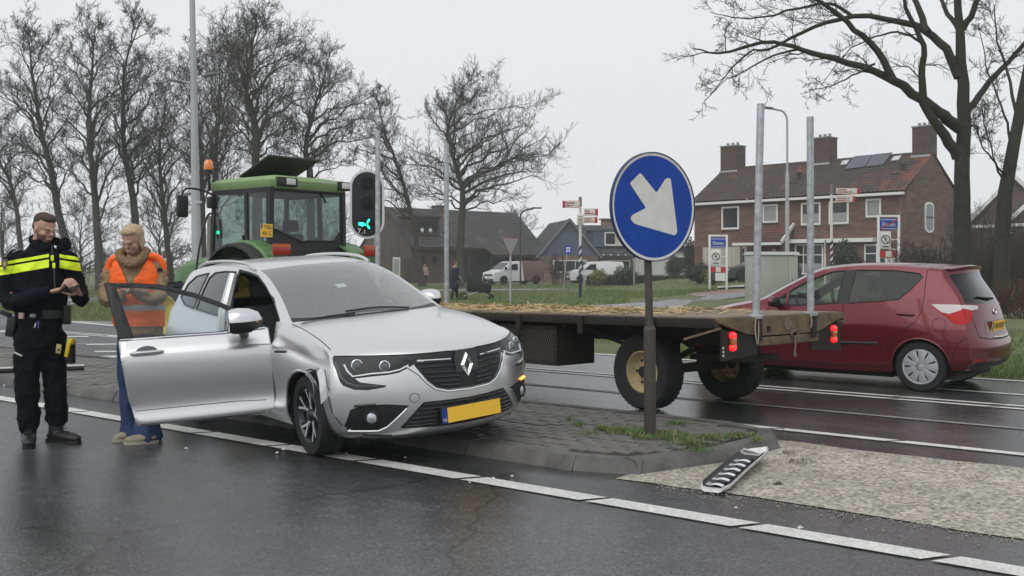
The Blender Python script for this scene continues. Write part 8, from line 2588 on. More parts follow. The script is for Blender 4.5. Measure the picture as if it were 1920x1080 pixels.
SKIN = M_('skin', (.46, .27, .20), .55, var=(9, .12))
def head(sc, c, M, s=1.0):
 """head volumes in a frame with x forward, y left, z up; c = centre of the skull"""
 def P(x, y, z): return c + M @ Vector((x * s, y * s, z * s))
 def E(x, y, z, rx, ry, rz): sc.ell(P(x, y, z), (rx * s, ry * s, rz * s), M.to_4x4())
 E(-.008, 0, .028, .094, .077, .092)         # skull
 E(.022, 0, -.040, .066, .062, .078)         # face
 E(.045, 0, -.088, .038, .042, .030)         # chin and jaw
 E(.010, 0, -.075, .055, .055, .040)
 E(.082, 0, .012, .016, .050, .012)          # brow
 sc.limb([P(.086, 0, .0), P(.104, 0, -.032)], [.010 * s, .015 * s], 1, 8)    # nose
 E(.084, .0, -.068, .014, .026, .007); E(.082, 0, -.080, .013, .022, .008)   # lips
 for y in (.078, -.078):
  E(-.004, y, -.018, .018, .010, .031)    # ears
  E(.055, y * .55, -.030, .028, .020, .022)                               # cheeks
 sc.limb([P(-.02, 0, -.06), P(-.035, 0, -.17)], [.058 * s, .062 * s])
def face_details(parent, c, M, s, brow_col, eye=True):
 def P(x, y, z): return c + M @ Vector((x * s, y * s, z * s))
 for y in (.030, -.030):
  mb = MB(); mb.sphere(P(.079, y, -.008), .010 * s, 10, 6, (1, 1, .45)); mb.build('eye', M_('eye white', (.35, .33, .31), .4), parent)
  mb = MB(); mb.sphere(P(.0865, y, -.009), .0042 * s, 8, 6); mb.build('iris', M_('iris', (.02, .018, .016), .3), parent)
  mb = MB(); mb.tube([P(.088, y * .45, .011), P(.092, y, .017), P(.078, y * 1.75, .010)], .0036 * s, 6); mb.build('eyebrow', brow_col, parent)
 mb = MB(); mb.tube([P(.088, .022, -.074), P(.097, 0, -.0735), P(.088, -.022, -.074)], .0028 * s, 6); mb.build('mouth', M_('lip line', (.22, .09, .075), .6), parent)
def hand(sc, wrist, dirv, palm_n, size=1.0, curl=.5, thumb=1):
 """palm with five bent fingers; dirv towards the fingers, palm_n out of the palm"""
 d = Vector(dirv).normalized(); nrm = Vector(palm_n); nrm = (nrm - d * nrm.dot(d)).normalized(); sd = d.cross(nrm)
 w = Vector(wrist)
 sc.limb([w - d * .02 * size, w + d * .045 * size, w + d * .085 * size], [.026 * size, .034 * size, .036 * size], .55, 10)
 for k, (o, L) in enumerate(((-.030, .078), (-.010, .088), (.011, .082), (.030, .064))):
  b = w + d * .092 * size + sd * o * size * thumb
  L *= size
  m1 = b + (d * math.cos(curl * .6) + nrm * math.sin(curl * .6)) * L * .45
  m2 = m1 + (d * math.cos(curl * 1.5) + nrm * math.sin(curl * 1.5)) * L * .32
  m3 = m2 + (d * math.cos(curl * 2.2) + nrm * math.sin(curl * 2.2)) * L * .25
  sc.limb([b - d * .02 * size, b, m1, m2, m3], [.0105 * size, .0105 * size, .0095 * size, .0088 * size, .0075 * size], 1, 8, 2)
 tb = w + d * .03 * size - sd * .028 * size * thumb
 sc.limb([tb, tb + (d * .55 - sd * thumb * .75 + nrm * .25) * .035 * size, tb + (d * .85 - sd * thumb * .8 + nrm * .6) * .065 * size], [.014 * size, .012 * size, .009 * size], 1, 8, 2)

def rot_frame(fwd, down=0.0, roll=0.0):
 """3x3: x forward (tilted down), y left, z up"""
 f = Vector((fwd[0], fwd[1], 0)).normalized(); l = Vector((-f.y, f.x, 0))
 M = Matrix(((f.x, l.x, 0), (f.y, l.y, 0), (0, 0, 1)))
 return M @ Matrix.Rotation(math.radians(down), 3, 'Y') @ Matrix.Rotation(math.radians(roll), 3, 'X')

Y0 = 8.32
base = Vector((At(92, 0, Y0).x, Y0, 0))
cop = empty('person', base, 0, 'police officer in dark uniform with yellow stripes looking at a phone', 'person')
def pp(px, py, dy=0.0): return At(px, py, Y0 + dy) - base
NAVY = M_('navy uniform cloth', (.0055, .0065, .0105), .85, bump=(140, .25, .002), spec=.12)
NAVYT = M_('dark trouser cloth', (.006, .0068, .010), .85, bump=(140, .25, .002), spec=.12)
HIVIS = M_('hi-vis yellow', (.74, .95, .02), .6)
BOOT = M_('black boot leather', (.014, .013, .013), .45, bump=(60, .3, .003))
sc = Sculpt()
Mh = rot_frame((.86, -.51), 17, 0)
hc = pp(84, 428, .02)
head(sc, hc, Mh, 1.02)
sc.limb([pp(76, 465, .05), pp(76, 500, .07)], [.062, .09])
sc.loft([(pp(78, 600, .1), .13, .10, -.3), (pp(78, 540, .1), .14, .10, -.3), (pp(78, 500, .1), .15, .09, -.3), (pp(77, 478, .08), .09, .06, -.3)])
wl, wr_ = pp(96, 547, -.16), pp(148, 552, -.12)
hand(sc, wl, pp(125, 541, -.20) - wl, Vector((.1, -.1, 1)), 1.05, .55, 1)
hand(sc, wr_, pp(137, 535, -.20) - wr_, Vector((-.6, -.1, .6)), 1.05, .7, -1)
sc.limb([pp(30, 568, -.08), wl], [.03, .025]); sc.limb([pp(151, 560, -.03), wr_], [.03, .025])
sc.limb([pp(30, 568, -.08), pp(15, 545, .01), pp(16, 520, .06), pp(30, 495, .10)], [.03, .03, .03, .03]); sc.limb([pp(151, 560, -.03), pp(147, 540, .05), pp(128, 495, .05)], [.03, .03, .03]); sc.limb([pp(30, 495, .10), pp(128, 495, .06)], [.03, .03])
for a, b_, c_ in ((pp(52, 640, .05), pp(53, 720, .02), pp(56, 815, .04)), (pp(98, 640, .1), pp(104, 720, .12), pp(108, 812, .12))): sc.limb([pp(78, 600, .1), a, b_, c_], [.11, .07, .05, .04])
body = clothe('body', sc.mesh(.0075, 2), SKIN, cop)
HAIRB = M_('brown hair', (.055, .036, .024), .75, bump=(90, .6, .006))
face_details(body, hc, Mh, 1.02, HAIRB)
def PH(x, y, z): return hc + Mh @ Vector((x * 1.02, y * 1.02, z * 1.02))
sc = Sculpt()
for (x, y, z, a, b_, c_) in ((-.026, 0, .060, .086, .078, .066), (.012, 0, .086, .074, .066, .040), (-.055, 0, .010, .056, .070, .070), (.046, 0, .090, .042, .052, .026)):
 sc.ell(PH(x, y, z), (a, b_, c_), Mh.to_4x4())
clothe('hair', sc.mesh(.006, 1, .004, 40, 3), HAIRB, cop)
BEARD = M_('short beard', (.155, .092, .066), .85, bump=(200, .6, .004))
def in_beard(c, n):
 q = Mh.inverted() @ (c - hc)
 return q.z < -.042 and q.z > -.125 and q.x > .0 - (q.z + .08) * .2 and not (abs(q.y) < .026 and -.079 < q.z < -.064) and (q.x > -.005) and n.z > -.9 and (q.z < -.062 or abs(q.y) > .03 and q.x < .075)
shell('beard', body.data, in_beard, .0025, BEARD, cop)
ty = -.35                                   # chest turned a little to the right of the camera
sc = Sculpt()
sc.loft([(pp(76, 600, .10), .205, .15, ty), (pp(76, 578, .09), .215, .155, ty), (pp(76, 550, .08), .225, .165, ty), (pp(76, 520, .07), .235, .165, ty), (pp(76, 495, .07), .240, .150, ty), (pp(76, 478, .06), .225, .125, ty), (pp(77, 468, .05), .13, .10, ty), (pp(78, 457, .045), .084, .084, ty), (pp(79, 450, .04), .078, .08, ty)])
torso_me = sc.mesh(.010, 3, .011, 8, 5, (1, 1, .8))
jk = clothe('jacket', torso_me, NAVY, cop)
sc = Sculpt()
sc.limb([pp(32, 486, .10), pp(14, 520, .06), pp(14, 556, .0), pp(30, 568, -.08), pp(62, 556, -.14), pp(92, 548, -.16)], [.092, .082, .072, .068, .060, .047])
sc.limb([pp(124, 486, .03), pp(138, 520, .06), pp(149, 552, .04), pp(152, 562, -.04), pp(148, 553, -.10)], [.088, .075, .065, .058, .046])
arm_me = sc.mesh(.010, 2, .013, 11, 9, (1, 1, 1.2))
sl = clothe('sleeves', arm_me, NAVY, cop)
sc = Sculpt()
sc.limb([pp(60, 446, .10), pp(62, 456, .0), pp(80, 466, -.065), pp(99, 462, -.03)], [.024, .024, .024, .02]); sc.limb([pp(60, 446, .10), pp(84, 444, .13), pp(108, 454, .08)], [.026, .03, .034]); sc.ell(pp(122, 458, .05), (.048, .05, .058)); sc.ell(pp(115, 466, .03), (.04, .045, .04))
clothe('collar', sc.mesh(.009, 2, .006, 14, 2), NAVY, cop)
def topx(c):
 w = c + base
 return 960 + w.x / w.y * F, HZ + (H - w.z) / w.y * F
def stripe(lo, hi, xs=None):
 def f(c, n):
  px, py = topx(c)
  yc = 483 + abs(px - 100) * .17
  if not (lo <= py - yc <= hi): return False
  if 92 < px < 112 and n.y < 0: return False
  if 88 < px <= 92 and n.y < 0: return True
  return True
 return f
for me, nm in ((torso_me, 'chest_stripe'), (arm_me, 'sleeve_stripe')):
 for lo, hi in ((2, 17), (-8, -2)):
  ct = [((x0, 483 + abs(x0 - 100) * .17 + k), (100, 483 + k)) for x0 in (-10, 210) for k in (lo, hi)] + [((92, 300), (92, 700)), ((112, 300), (112, 700))]
  if me is torso_me: shell(nm, me, stripe(lo, hi), .004, HIVIS, cop, ct)
  else:
   for sd_ in (-1, 1): shell(nm, me, lambda c, n, f_=stripe(lo, hi), q_=sd_: f_(c, n) and (topx(c)[0] - 80) * q_ > 0, .004, HIVIS, cop, ct)
mb = MB(); mb.tube([pp(97, 462, -.10), pp(101, 500, -.14), pp(103, 540, -.145)], .006, 6); mb.build('zip', M_('zip', (.03, .03, .033), .5), cop)
for k in range(2):
 mb = MB(); mb.box(-.012, .012, -.004, .004, -.022, .022, .003, Matrix.Translation(pp(98 + k * 3, 484 + k * 14, -.142))); mb.build('reflective_tab', HIVIS, cop)
mb = MB(); mb.prism([(-.032, .045), (.032, .045), (.036, 0), (0, -.052), (-.036, 0)], .005, Matrix.Translation(pp(9, 496, -.045)) @ RZ(-25) @ RX(90)); bd = mb.build('shoulder_badge', M_('badge grey', (.10, .10, .11), .6), cop, False)
mb = MB(); mb.lathe([(.020, 0), (.020, .004), (.0001, .004)], 14, Matrix.Translation(pp(9.2, 495, -.051)) @ RZ(-25) @ RX(90)); mb.build('badge_crest', M_('badge gold', (.42, .32, .14), .5), bd)
mb = MB(); mb.bar(pp(26, 473, .04), pp(40, 467, .02), .03, .006); mb.build('epaulette', M_('grey braid', (.4, .42, .45), .6), cop, False)
sc = Sculpt()
sc.loft([(pp(76, 668, .08), .10, .10, ty), (pp(76, 640, .09), .185, .14, ty), (pp(76, 610, .09), .195, .145, ty), (pp(76, 588, .09), .185, .14, ty)])
sc.limb([pp(54, 632, .05), pp(50, 690, .02), pp(52, 740, .0), pp(55, 785, .03), pp(54, 802, .03)], [.112, .098, .088, .086, .070])
sc.limb([pp(98, 632, .1), pp(101, 690, .12), pp(104, 740, .12), pp(106, 780, .13), pp(105, 796, .13)], [.108, .092, .084, .086, .068])
clothe('trousers', sc.mesh(.010, 2, .014, 10, 13, (1, 1, 1.1)), NAVYT, cop)
def boot(ank, toe, name='boot'):
 a, t = Vector(ank), Vector(toe)
 sc = Sculpt(); d = (t - a); d.z = 0; d.normalize()
 sc.limb([a + Vector((0, 0, .10)), a + Vector((0, 0, .02)), Vector((a.x, a.y, .07))], [.056, .058, .06])
 h0 = Vector((a.x, a.y, .055)) - d * .045
 sc.limb([h0, h0 + d * .10, Vector((t.x, t.y, .05)) - d * .07, Vector((t.x, t.y, .045))], [.05, .058, .054, .040], .85)
 me = sc.mesh(.007, 2, .002, 30, 1)
 for v in me.vertices: v.co.z = max(v.co.z, .004)
 o = clothe(name, me, BOOT, cop)
 mb = MB(); L = (Vector((t.x, t.y, 0)) - Vector((h0.x, h0.y, 0))).length; sdv = Vector((-d.y, d.x, 0))
 prof = [(-.045, .030), (-.02, .045), (L * .5, .040), (L * .8, .050), (L, .044), (L + .035, .018)]
 ring = [h0 + d * x + sdv * w for x, w in prof] + [h0 + d * x - sdv * w for x, w in prof[::-1]]
 V = [Vector((p.x, p.y, 0.001)) for p in ring] + [Vector((p.x, p.y, .028)) for p in ring]
 m_ = len(ring); mb.add(V, [tuple(range(m_ - 1, -1, -1)), tuple(range(m_, 2 * m_))] + [(i, (i + 1) % m_, m_ + (i + 1) % m_, m_ + i) for i in range(m_)]); mb.build('sole', RUBBER, o, True, 30)
 for k in range(4):
  q = a + d * (.035 + k * .02) + Vector((0, 0, .07 - k * .018)); mb = MB(); mb.tube([q - sdv * .03, q + d * .01 + Vector((0, 0, .004)), q + sdv * .03], .004, 5); mb.build('lace', M_('lace', (.03, .03, .03), .7), o)
 return o
boot(pp(54, 812, .03) * 1, Vector((pp(76, 838, 0).x, -.20, 0)))
boot(pp(105, 806, .12), Vector((pp(142, 0, 0).x, .02, 0)))
mb = MB()
ring = []
for z in (pp(0, 597).z, pp(0, 581).z):
 ring.append([Vector((pp(76, 0).x, .09, z)) + Vector((math.cos(w) * .200 * math.cos(ty) - math.sin(w) * .155 * math.sin(ty), math.cos(w) * .200 * math.sin(ty) + math.sin(w) * .155 * math.cos(ty), 0)) for w in [2 * PI * k / 28 for k in range(29)]])
mb.grid(ring); mb.build('belt', M_('duty belt', (.012, .012, .012), .5), cop)
def kit(px, py, dy, sz, mtl, name, rz=0, rx=0, parent=None, ry=0):
 mb = MB(); mb.box(-sz[0] / 2, sz[0] / 2, -sz[1] / 2, sz[1] / 2, -sz[2] / 2, sz[2] / 2, min(sz) * .22, Matrix.Translation(pp(px, py, dy)) @ RZ(rz) @ RY(ry) @ RX(rx)); return mb.build(name, mtl, parent or cop)
kit(22, 612, .02, (.075, .06, .17), BLACKP, 'holster', 0, 0, None, 8); kit(11, 588, .0, (.09, .035, .04), BLACKP, 'pistol_grip', 0, 0, None, 25)
kit(40, 592, -.09, (.045, .02, .05), M_('pink card', (.5, .33, .3), .6), 'card_pouch', -15); kit(62, 592, -.12, (.05, .025, .03), M_('grey buckle', (.2, .2, .21), .4), 'buckle', -15)
kit(72, 608, -.125, (.012, .012, .06), M_('blue pen', (.05, .06, .3), .5), 'pen'); kit(66, 610, -.125, (.008, .01, .04), SIGNW, 'white_pen', 0, 0, None, 12)
kit(126, 590, .05, (.05, .07, .16), BLACKP, 'radio_pouch'); kit(34, 664, -.10, (.07, .008, .014), M_('white zip', (.5, .5, .5), .5), 'pocket_zip', 0, 0, None, 25)
kit(132, 660, .0, (.075, .05, .19), BLACKP, 'stun_gun_holster', -20); tz = kit(127, 655, -.045, (.034, .02, .13), M_('stun gun yellow', (.62, .50, .03), .45), 'stun_gun', -20, 0, None, 14); kit(133, 640, -.03, (.05, .04, .05), M_('stun gun yellow', (.62, .50, .03), .45), 'stun_gun_top', -20)
kit(110, 654, -.06, (.045, .01, .075), M_('id tag', (.40, .34, .16), .5), 'tag', -15, 0, None, 8); kit(110, 656, -.067, (.018, .004, .02), INKB, 'tag_mark', -15)
ph = MB(); ph.box(-.038, .038, -.006, .006, -.075, .075, .005, Matrix.Translation(pp(131, 540, -.205) + base) @ RZ(-25) @ RX(-58) @ RY(80)); pho = ph.build('phone', M_('phone glass', (.008, .008, .009), .12), None)
tag(pho, 'black mobile phone held by the police officer', 'phone')

Y0 = 8.47
base = Vector((At(262, 0, Y0).x, Y0, 0))
orp = empty('person', base, 0, 'person in brown coat, orange safety vest and flared jeans behind the open car door', 'person')
COAT = M_('tan padded coat', (.27, .19, .105), .75, bump=(50, .3, .004))
ORANGE = M_('hi-vis orange', (1.0, .155, .018), .65)
DENIM = M_('blue denim', (.022, .048, .12), .8, var=(10, .3), bump=(180, .3, .002))
sc = Sculpt()
Mh = rot_frame((-.22, -.97), 24, -4)
hc = pp(248, 450, -.02)
head(sc, hc, Mh, .98)
sc.limb([pp(250, 480, .05), pp(254, 520, .08)], [.055, .09])
sc.loft([(pp(262, 620, .1), .12, .09, 0), (pp(258, 560, .1), .13, .09, 0), (pp(256, 505, .09), .14, .08, 0), (pp(255, 492, .08), .08, .06, 0)])
wl, wr_ = pp(228, 552, -.17), pp(250, 545, -.18)
hand(sc, wl, Vector((.7, -.25, .2)), Vector((.1, -.2, 1)), .92, .6, 1)
hand(sc, wr_, Vector((-.75, -.25, .1)), Vector((-.1, -.2, 1)), .92, .6, -1)
sc.limb([pp(204, 560, -.04), wl], [.028, .022]); sc.limb([pp(294, 558, -.05), wr_], [.028, .022]); sc.limb([pp(204, 560, -.04), pp(200, 535, .03), pp(216, 500, .08)], [.028, .03, .03]); sc.limb([pp(294, 558, -.05), pp(299, 535, .03), pp(292, 500, .08)], [.028, .03, .03]); sc.limb([pp(216, 500, .08), pp(292, 500, .08)], [.03, .03])
for a, b_, c_ in ((pp(240, 660, .06), pp(238, 720, .03), pp(240, 812, .05)), (pp(280, 660, .06), pp(276, 720, .0), pp(272, 815, -.02))): sc.limb([pp(262, 610, .1), a, b_, c_], [.10, .065, .045, .035])
body = clothe('body', sc.mesh(.0075, 2), SKIN, orp)
HAIRF = M_('fair hair', (.42, .31, .20), .75, bump=(80, .6, .006))
face_details(body, hc, Mh, .98, M_('fair brow', (.2, .13, .08), .8))
sc = Sculpt()
for (x, y, z, a, b_, c_) in ((-.028, 0, .050, .096, .084, .076), (-.042, .0, -.02, .070, .080, .08), (-.012, .074, -.03, .028, .014, .065), (-.012, -.074, -.03, .028, .014, .065), (.032, 0, .088, .056, .064, .030)):
 sc.ell(hc + Mh @ Vector((x, y, z)), (a, b_, c_), Mh.to_4x4())
clothe('hair', sc.mesh(.007, 1, .006, 30, 4, (1, 1, .4)), HAIRF, orp)
sc = Sculpt()
ty = -.1
sc.loft([(pp(262, 628, .09), .185, .14, ty), (pp(261, 600, .09), .195, .15, ty), (pp(258, 560, .09), .20, .155, ty), (pp(256, 525, .08), .205, .155, ty), (pp(254, 503, .08), .195, .14, ty), (pp(253, 490, .07), .15, .115, ty), (pp(252, 482, .06), .10, .10, ty)])
coat_me = sc.mesh(.010, 3, .009, 8, 21, (1, 1, 1.6))
clothe('coat', coat_me, COAT, orp)
sc = Sculpt()
sc.limb([pp(216, 496, .09), pp(202, 525, .06), pp(197, 553, -.0), pp(206, 564, -.08), pp(228, 555, -.16)], [.070, .062, .056, .053, .043])
sc.limb([pp(292, 496, .09), pp(300, 525, .06), pp(299, 553, -.02), pp(288, 560, -.09), pp(254, 547, -.18)], [.070, .063, .057, .053, .043])
clothe('sleeves', sc.mesh(.010, 2, .013, 11, 29, (1, 1, 1.6)), COAT, orp)
sc = Sculpt()
sc.limb([pp(224, 474, .06), pp(228, 486, -.05), pp(246, 496, -.11), pp(262, 488, -.07), pp(276, 472, .02)], [.034, .036, .034, .034, .034]); sc.limb([pp(224, 474, .06), pp(252, 468, .16), pp(276, 472, .02)], [.034, .04, .034])
clothe('fur_collar', sc.mesh(.008, 1, .009, 45, 7), M_('brown fur trim', (.24, .155, .085), .95, bump=(140, .9, .01)), orp)
def vest(c, n):
 px, py = topx(c)
 if py > 612 or py < 470: return False
 front = n.y < .25
 if front:
  xl = 224 + max(0, (py - 492)) * .40
  xr = 284 - max(0, (py - 474)) * .60
  if py < 536 and xl < px < xr: return False
  if py < 490 and px < 228: return False
 return True
shell('vest', coat_me, vest, .014, ORANGE, orp, [((224, 492), (241.6, 536)), ((284, 474), (246.8, 536)), ((100, 612), (400, 612)), ((100, 470), (400, 470)), ((100, 490), (400, 490)), ((228, 300), (228, 700))])
def strap(c, n):
 px, py = topx(c); return 572 < py < 582
shell('reflective_band', coat_me, strap, .017, M_('reflective grey', (.42, .43, .43), .4), orp, [((100, 572), (400, 572)), ((100, 582), (400, 582))])
def shoulders(side):
 sc = Sculpt()
 if side > 0: sc.limb([pp(280, 480, .02), pp(292, 483, .06), pp(303, 494, .08), pp(307, 512, .09)], [.045, .05, .048, .038], .75)
 else: sc.limb([pp(226, 484, .02), pp(215, 486, .05), pp(207, 497, .06), pp(205, 510, .05)], [.045, .05, .048, .036], .75)
 me = sc.mesh(.009, 2)
 return clothe('vest_shoulder', me, ORANGE, orp)
shoulders(1); shoulders(-1)
mb = MB(); mb.box(-.022, .022, -.004, .004, -.016, .016, .003, Matrix.Translation(pp(300, 506, -.03)) @ RZ(20)); mb.build('sleeve_patch', INKB, orp)
sc = Sculpt()
sc.loft([(pp(260, 676, .08), .09, .09, 0), (pp(261, 650, .08), .17, .125, 0), (pp(261, 615, .08), .175, .13, 0)])
sc.limb([pp(242, 645, .06), pp(238, 700, .04), pp(240, 755, .04), pp(243, 800, .05), pp(244, 818, .05)], [.095, .076, .064, .078, .088])
sc.limb([pp(281, 645, .05), pp(276, 700, .01), pp(273, 755, -.01), pp(275, 800, -.03), pp(276, 820, -.03)], [.095, .078, .070, .108, .130])
clothe('jeans', sc.mesh(.010, 2, .008, 9, 33, (1, 1, .6)), DENIM, orp)
SHOE = M_('beige trainers', (.30, .26, .20), .7, var=(12, .3))
def shoe(a, t):
 sc = Sculpt(); a, t = Vector(a), Vector(t)
 sc.limb([Vector((a.x, a.y, .05)), a.lerp(t, .5) + Vector((0, 0, .045)), Vector((t.x, t.y, .035))], [.052, .055, .040], .75)
 me = sc.mesh(.007, 2)
 for v in me.vertices: v.co.z = max(v.co.z, .003)
 o = clothe('shoe', me, SHOE, orp)
 mb = MB(); d = (t - a); d.z = 0; d.normalize(); sdv = Vector((-d.y, d.x, 0)); L = (t - a).length
 prof = [(-.05, .03), (-.02, .048), (L * .6, .055), (L, .043), (L + .035, .016)]
 ring = [Vector((a.x, a.y, 0)) + d * x + sdv * w for x, w in prof] + [Vector((a.x, a.y, 0)) + d * x - sdv * w for x, w in prof[::-1]]
 m_ = len(ring); V = [Vector((p.x, p.y, .001)) for p in ring] + [Vector((p.x, p.y, .026)) for p in ring]
 mb.add(V, [tuple(range(m_ - 1, -1, -1)), tuple(range(m_, 2 * m_))] + [(i, (i + 1) % m_, m_ + (i + 1) % m_, m_ + i) for i in range(m_)]); mb.build('sole', M_('pale sole', (.36, .33, .27), .7), o, True, 30)
shoe((pp(248, 0, 0).x, .06, 0), (pp(222, 0, 0).x, -.03, 0))
shoe((pp(292, 0, 0).x, -.08, 0), (pp(254, 0, 0).x, -.16, 0))

def small_person(name_label, px, Y, hgt, coat, legs, hair, face, lean=0.0, arms=None, long_hair=False, coat_len=.45):
 b = At(px, 0, Y); b.z = terrain(b.x, Y)
 g = empty('person', b, 0, name_label, 'person')
 k = hgt / 1.7
 f = Vector((face[0], face[1], 0)).normalized(); l = Vector((-f.y, f.x, 0))
 def Q(x, y, z): return (f * x + l * y + Vector((0, 0, z))) * k
 sc = Sculpt(); Mq = rot_frame(face, 8)
 head(sc, Q(.03, 0, 1.58), Mq, k)
 sc.limb([Q(0, 0, 1.4), Q(0, 0, .95)], [.12 * k, .12 * k]); hands_ = arms or [Q(.05, .26, .85), Q(.05, -.26, .85)]
 for s_, hnd in ((1, hands_[0]), (-1, hands_[1])):
  sh = Q(0, .17 * s_, 1.38); el = sh.lerp(hnd, .5) + Vector((0, 0, -.06 * k)) - f * .06
  sc.limb([sh, el, hnd], [.05 * k, .04 * k, .035 * k]); hand(sc, hnd, (hnd - el), Vector((0, 0, -1)), k * .9, .6, s_)
 for s_, st in ((1, .16), (-1, -.16)): sc.limb([Q(0, .09 * s_, .9), Q(st * .6 + .02, .09 * s_, .48), Q(st, .09 * s_, .06), Q(st + .12, .09 * s_, .035)], [.08 * k, .06 * k, .045 * k, .035 * k])
 bo = clothe('body', sc.mesh(.02, 1), SKIN, g)
 sc = Sculpt()
 sc.loft([(Q(0, 0, .86 - coat_len + .4), .24 * k, .21 * k, math.atan2(l.y, l.x)), (Q(0, 0, 1.1), .22 * k, .19 * k, math.atan2(l.y, l.x)), (Q(0, 0, 1.36), .23 * k, .16 * k, math.atan2(l.y, l.x)), (Q(0, 0, 1.47), .09 * k, .08 * k, 0)])
 for s_, hnd in ((1, hands_[0]), (-1, hands_[1])):
  sh = Q(0, .18 * s_, 1.37); el = sh.lerp(hnd, .5) + Vector((0, 0, -.06 * k)) - f * .06
  sc.limb([sh, el, hnd.lerp(el, .12)], [.075 * k, .062 * k, .05 * k])
 clothe('coat', sc.mesh(.024, 1, .006, 8, 3), coat, g)
 sc = Sculpt()
 for s_, st in ((1, .16), (-1, -.16)): sc.limb([Q(0, .09 * s_, .9), Q(st * .6 + .02, .09 * s_, .48), Q(st, .09 * s_, .1)], [.10 * k, .08 * k, .06 * k])
 clothe('trousers', sc.mesh(.024, 1), legs, g)
 sc = Sculpt(); sc.ell(Q(.0, 0, 1.64), (.098 * k, .09 * k, .085 * k)); sc.ell(Q(-.05, 0, 1.58), (.07 * k, .08 * k, .09 * k))
 if long_hair: sc.limb([Q(-.07, 0, 1.58), Q(-.12, .0, 1.30)], [.06 * k, .05 * k])
 clothe('hair', sc.mesh(.018, 1), hair, g)
 for st, s_ in ((.16, 1), (-.16, -1)):
  sc = Sculpt(); sc.limb([Q(st - .02, .09 * s_, .05), Q(st + .14, .09 * s_, .035)], [.05 * k, .042 * k], .8); clothe('shoe', sc.mesh(.012, 1), BOOT, g)
 return g, Q
NAVYC = M_('navy coat', (.012, .015, .032), .8)
wom, Q = small_person('woman in long navy coat walking behind the trailer and pushing a pushchair', 852, 44.0, 1.72, NAVYC, M_('dark trousers', (.02, .02, .025), .8), M_('auburn hair', (.11, .042, .022), .8), (.93, .36), 0, None, True, .75)
bs_ = At(888, 0, 44.3); bs_.z = 0
pc_ = empty('pushchair', bs_, .12, 'black hooded pushchair pushed by the woman in the navy coat', 'pushchair')
PRAM = M_('black pram fabric', (.014, .014, .016), .75)
mb = MB(); P_ = []
for k in range(9):
 w = math.radians(200 - 200 * k / 8)
 P_.append([Vector((.10 + math.cos(w) * .30, y * (1 - .12 * abs(y) / .25), .72 + math.sin(w) * .34)) for y in (-.25, -.2, -.1, 0, .1, .2, .25)])
mb.grid(P_); pc_.scale = (1.15, 1.15, 1.15); hb_ = mb.build('hood', PRAM, pc_); md = hb_.modifiers.new('t', 'SOLIDIFY'); md.thickness = .02
mb = MB(); mb.box(-.32, .62, -.24, .24, .30, .70, .1, RY(6)); mb.build('bassinet', PRAM, pc_)
mb = MB(); mb.tube([(-.25, 0, .45), (-.62, 0, 1.02)], .016, 6); mb.tube([(-.62, -.22, 1.02), (-.62, .22, 1.02)], .018, 6); mb.tube([(-.35, .2, .15), (.55, .2, .45)], .016, 6); mb.tube([(-.35, -.2, .15), (.55, -.2, .45)], .016, 6); mb.tube([(.62, .2, .12), (.0, .2, .5)], .016, 6); mb.tube([(.62, -.2, .12), (0, -.2, .5)], .016, 6); mb.build('frame', GALV, pc_)
for x, r in ((-.38, .15), (.66, .12)):
 for y in (-.24, .24):
  mb = MB(); mb.lathe([(r - .03 + .018 * math.cos(2 * PI * k / 6), .018 * math.sin(2 * PI * k / 6)) for k in range(6)], 18, T(x, y, r) @ RX(90), True); mb.box(-r + .03, r - .03, -.01, .01, -.008, .008, 0, T(x, y, r) @ RX(90)); mb.box(-.01, .01, -r + .03, r - .03, -.008, .008, 0, T(x, y, r) @ RX(90)); mb.build('wheel', RUBBER, pc_)
small_person('pedestrian in pale pink top in front of the brown tiled house', 797, 80.0, 1.66, M_('pale pink top', (.42, .30, .28), .8), M_('dark trousers', (.02, .02, .025), .8), M_('dark hair', (.03, .02, .018), .8), (-.2, -.98))
# ================================================================== things lying about
A_, B_ = Vector((1.28, 6.50, .010)), Vector((1.82, 7.58, .055))
ex = (B_ - A_); Ld = ex.length; ex.normalize()
ey = Vector((-ex.y, ex.x, 0)).normalized(); ez = ex.cross(ey)
trim = empty('bumper_trim', A_, 0, 'broken silver bumper trim lying open side up against the island kerb', 'car part')
MD = Matrix(((ex.x, ey.x, ez.x, A_.x), (ex.y, ey.y, ez.y, A_.y), (ex.z, ey.z, ez.z, A_.z), (0, 0, 0, 1)))
trim.matrix_world = MD
TRS = M_('scuffed silver plastic', (.55, .55, .55), .4, .3, var=(14, .2))
P_ = []
prof = [(-.098, .036), (-.090, .010), (-.06, .001), (.06, .001), (.090, .010), (.098, .030)]
for k in range(13):
 t = k / 12; w = 1 - .25 * max(0, (.12 - t) / .12) ** 2
 P_.append([Vector((t * Ld, y * w, z + .008 * math.sin(t * 3))) for y, z in prof])
mb = MB(); mb.grid(P_); sh = mb.build('shell', TRS, trim); md = sh.modifiers.new('t', 'SOLIDIFY'); md.thickness = .006
mb = MB(); mb.grid([[p + Vector((0, 0, .012)) - Vector((0, p.y * .08, 0)) for p in r] for r in P_[1:-1]]); mb.build('inner_face', BLACKP, trim)
mb = MB(); mb.add([P_[-1][0] + Vector((0, 0, .01)), P_[-1][0] + Vector((.05, .02, .02)), P_[-1][3] + Vector((.0, 0, .035)), P_[-1][5] + Vector((.06, 0, .0)), P_[-1][5], P_[-1][2]], [(0, 1, 2, 3, 4, 5)]); mb.build('torn_end', TRS, trim, False)
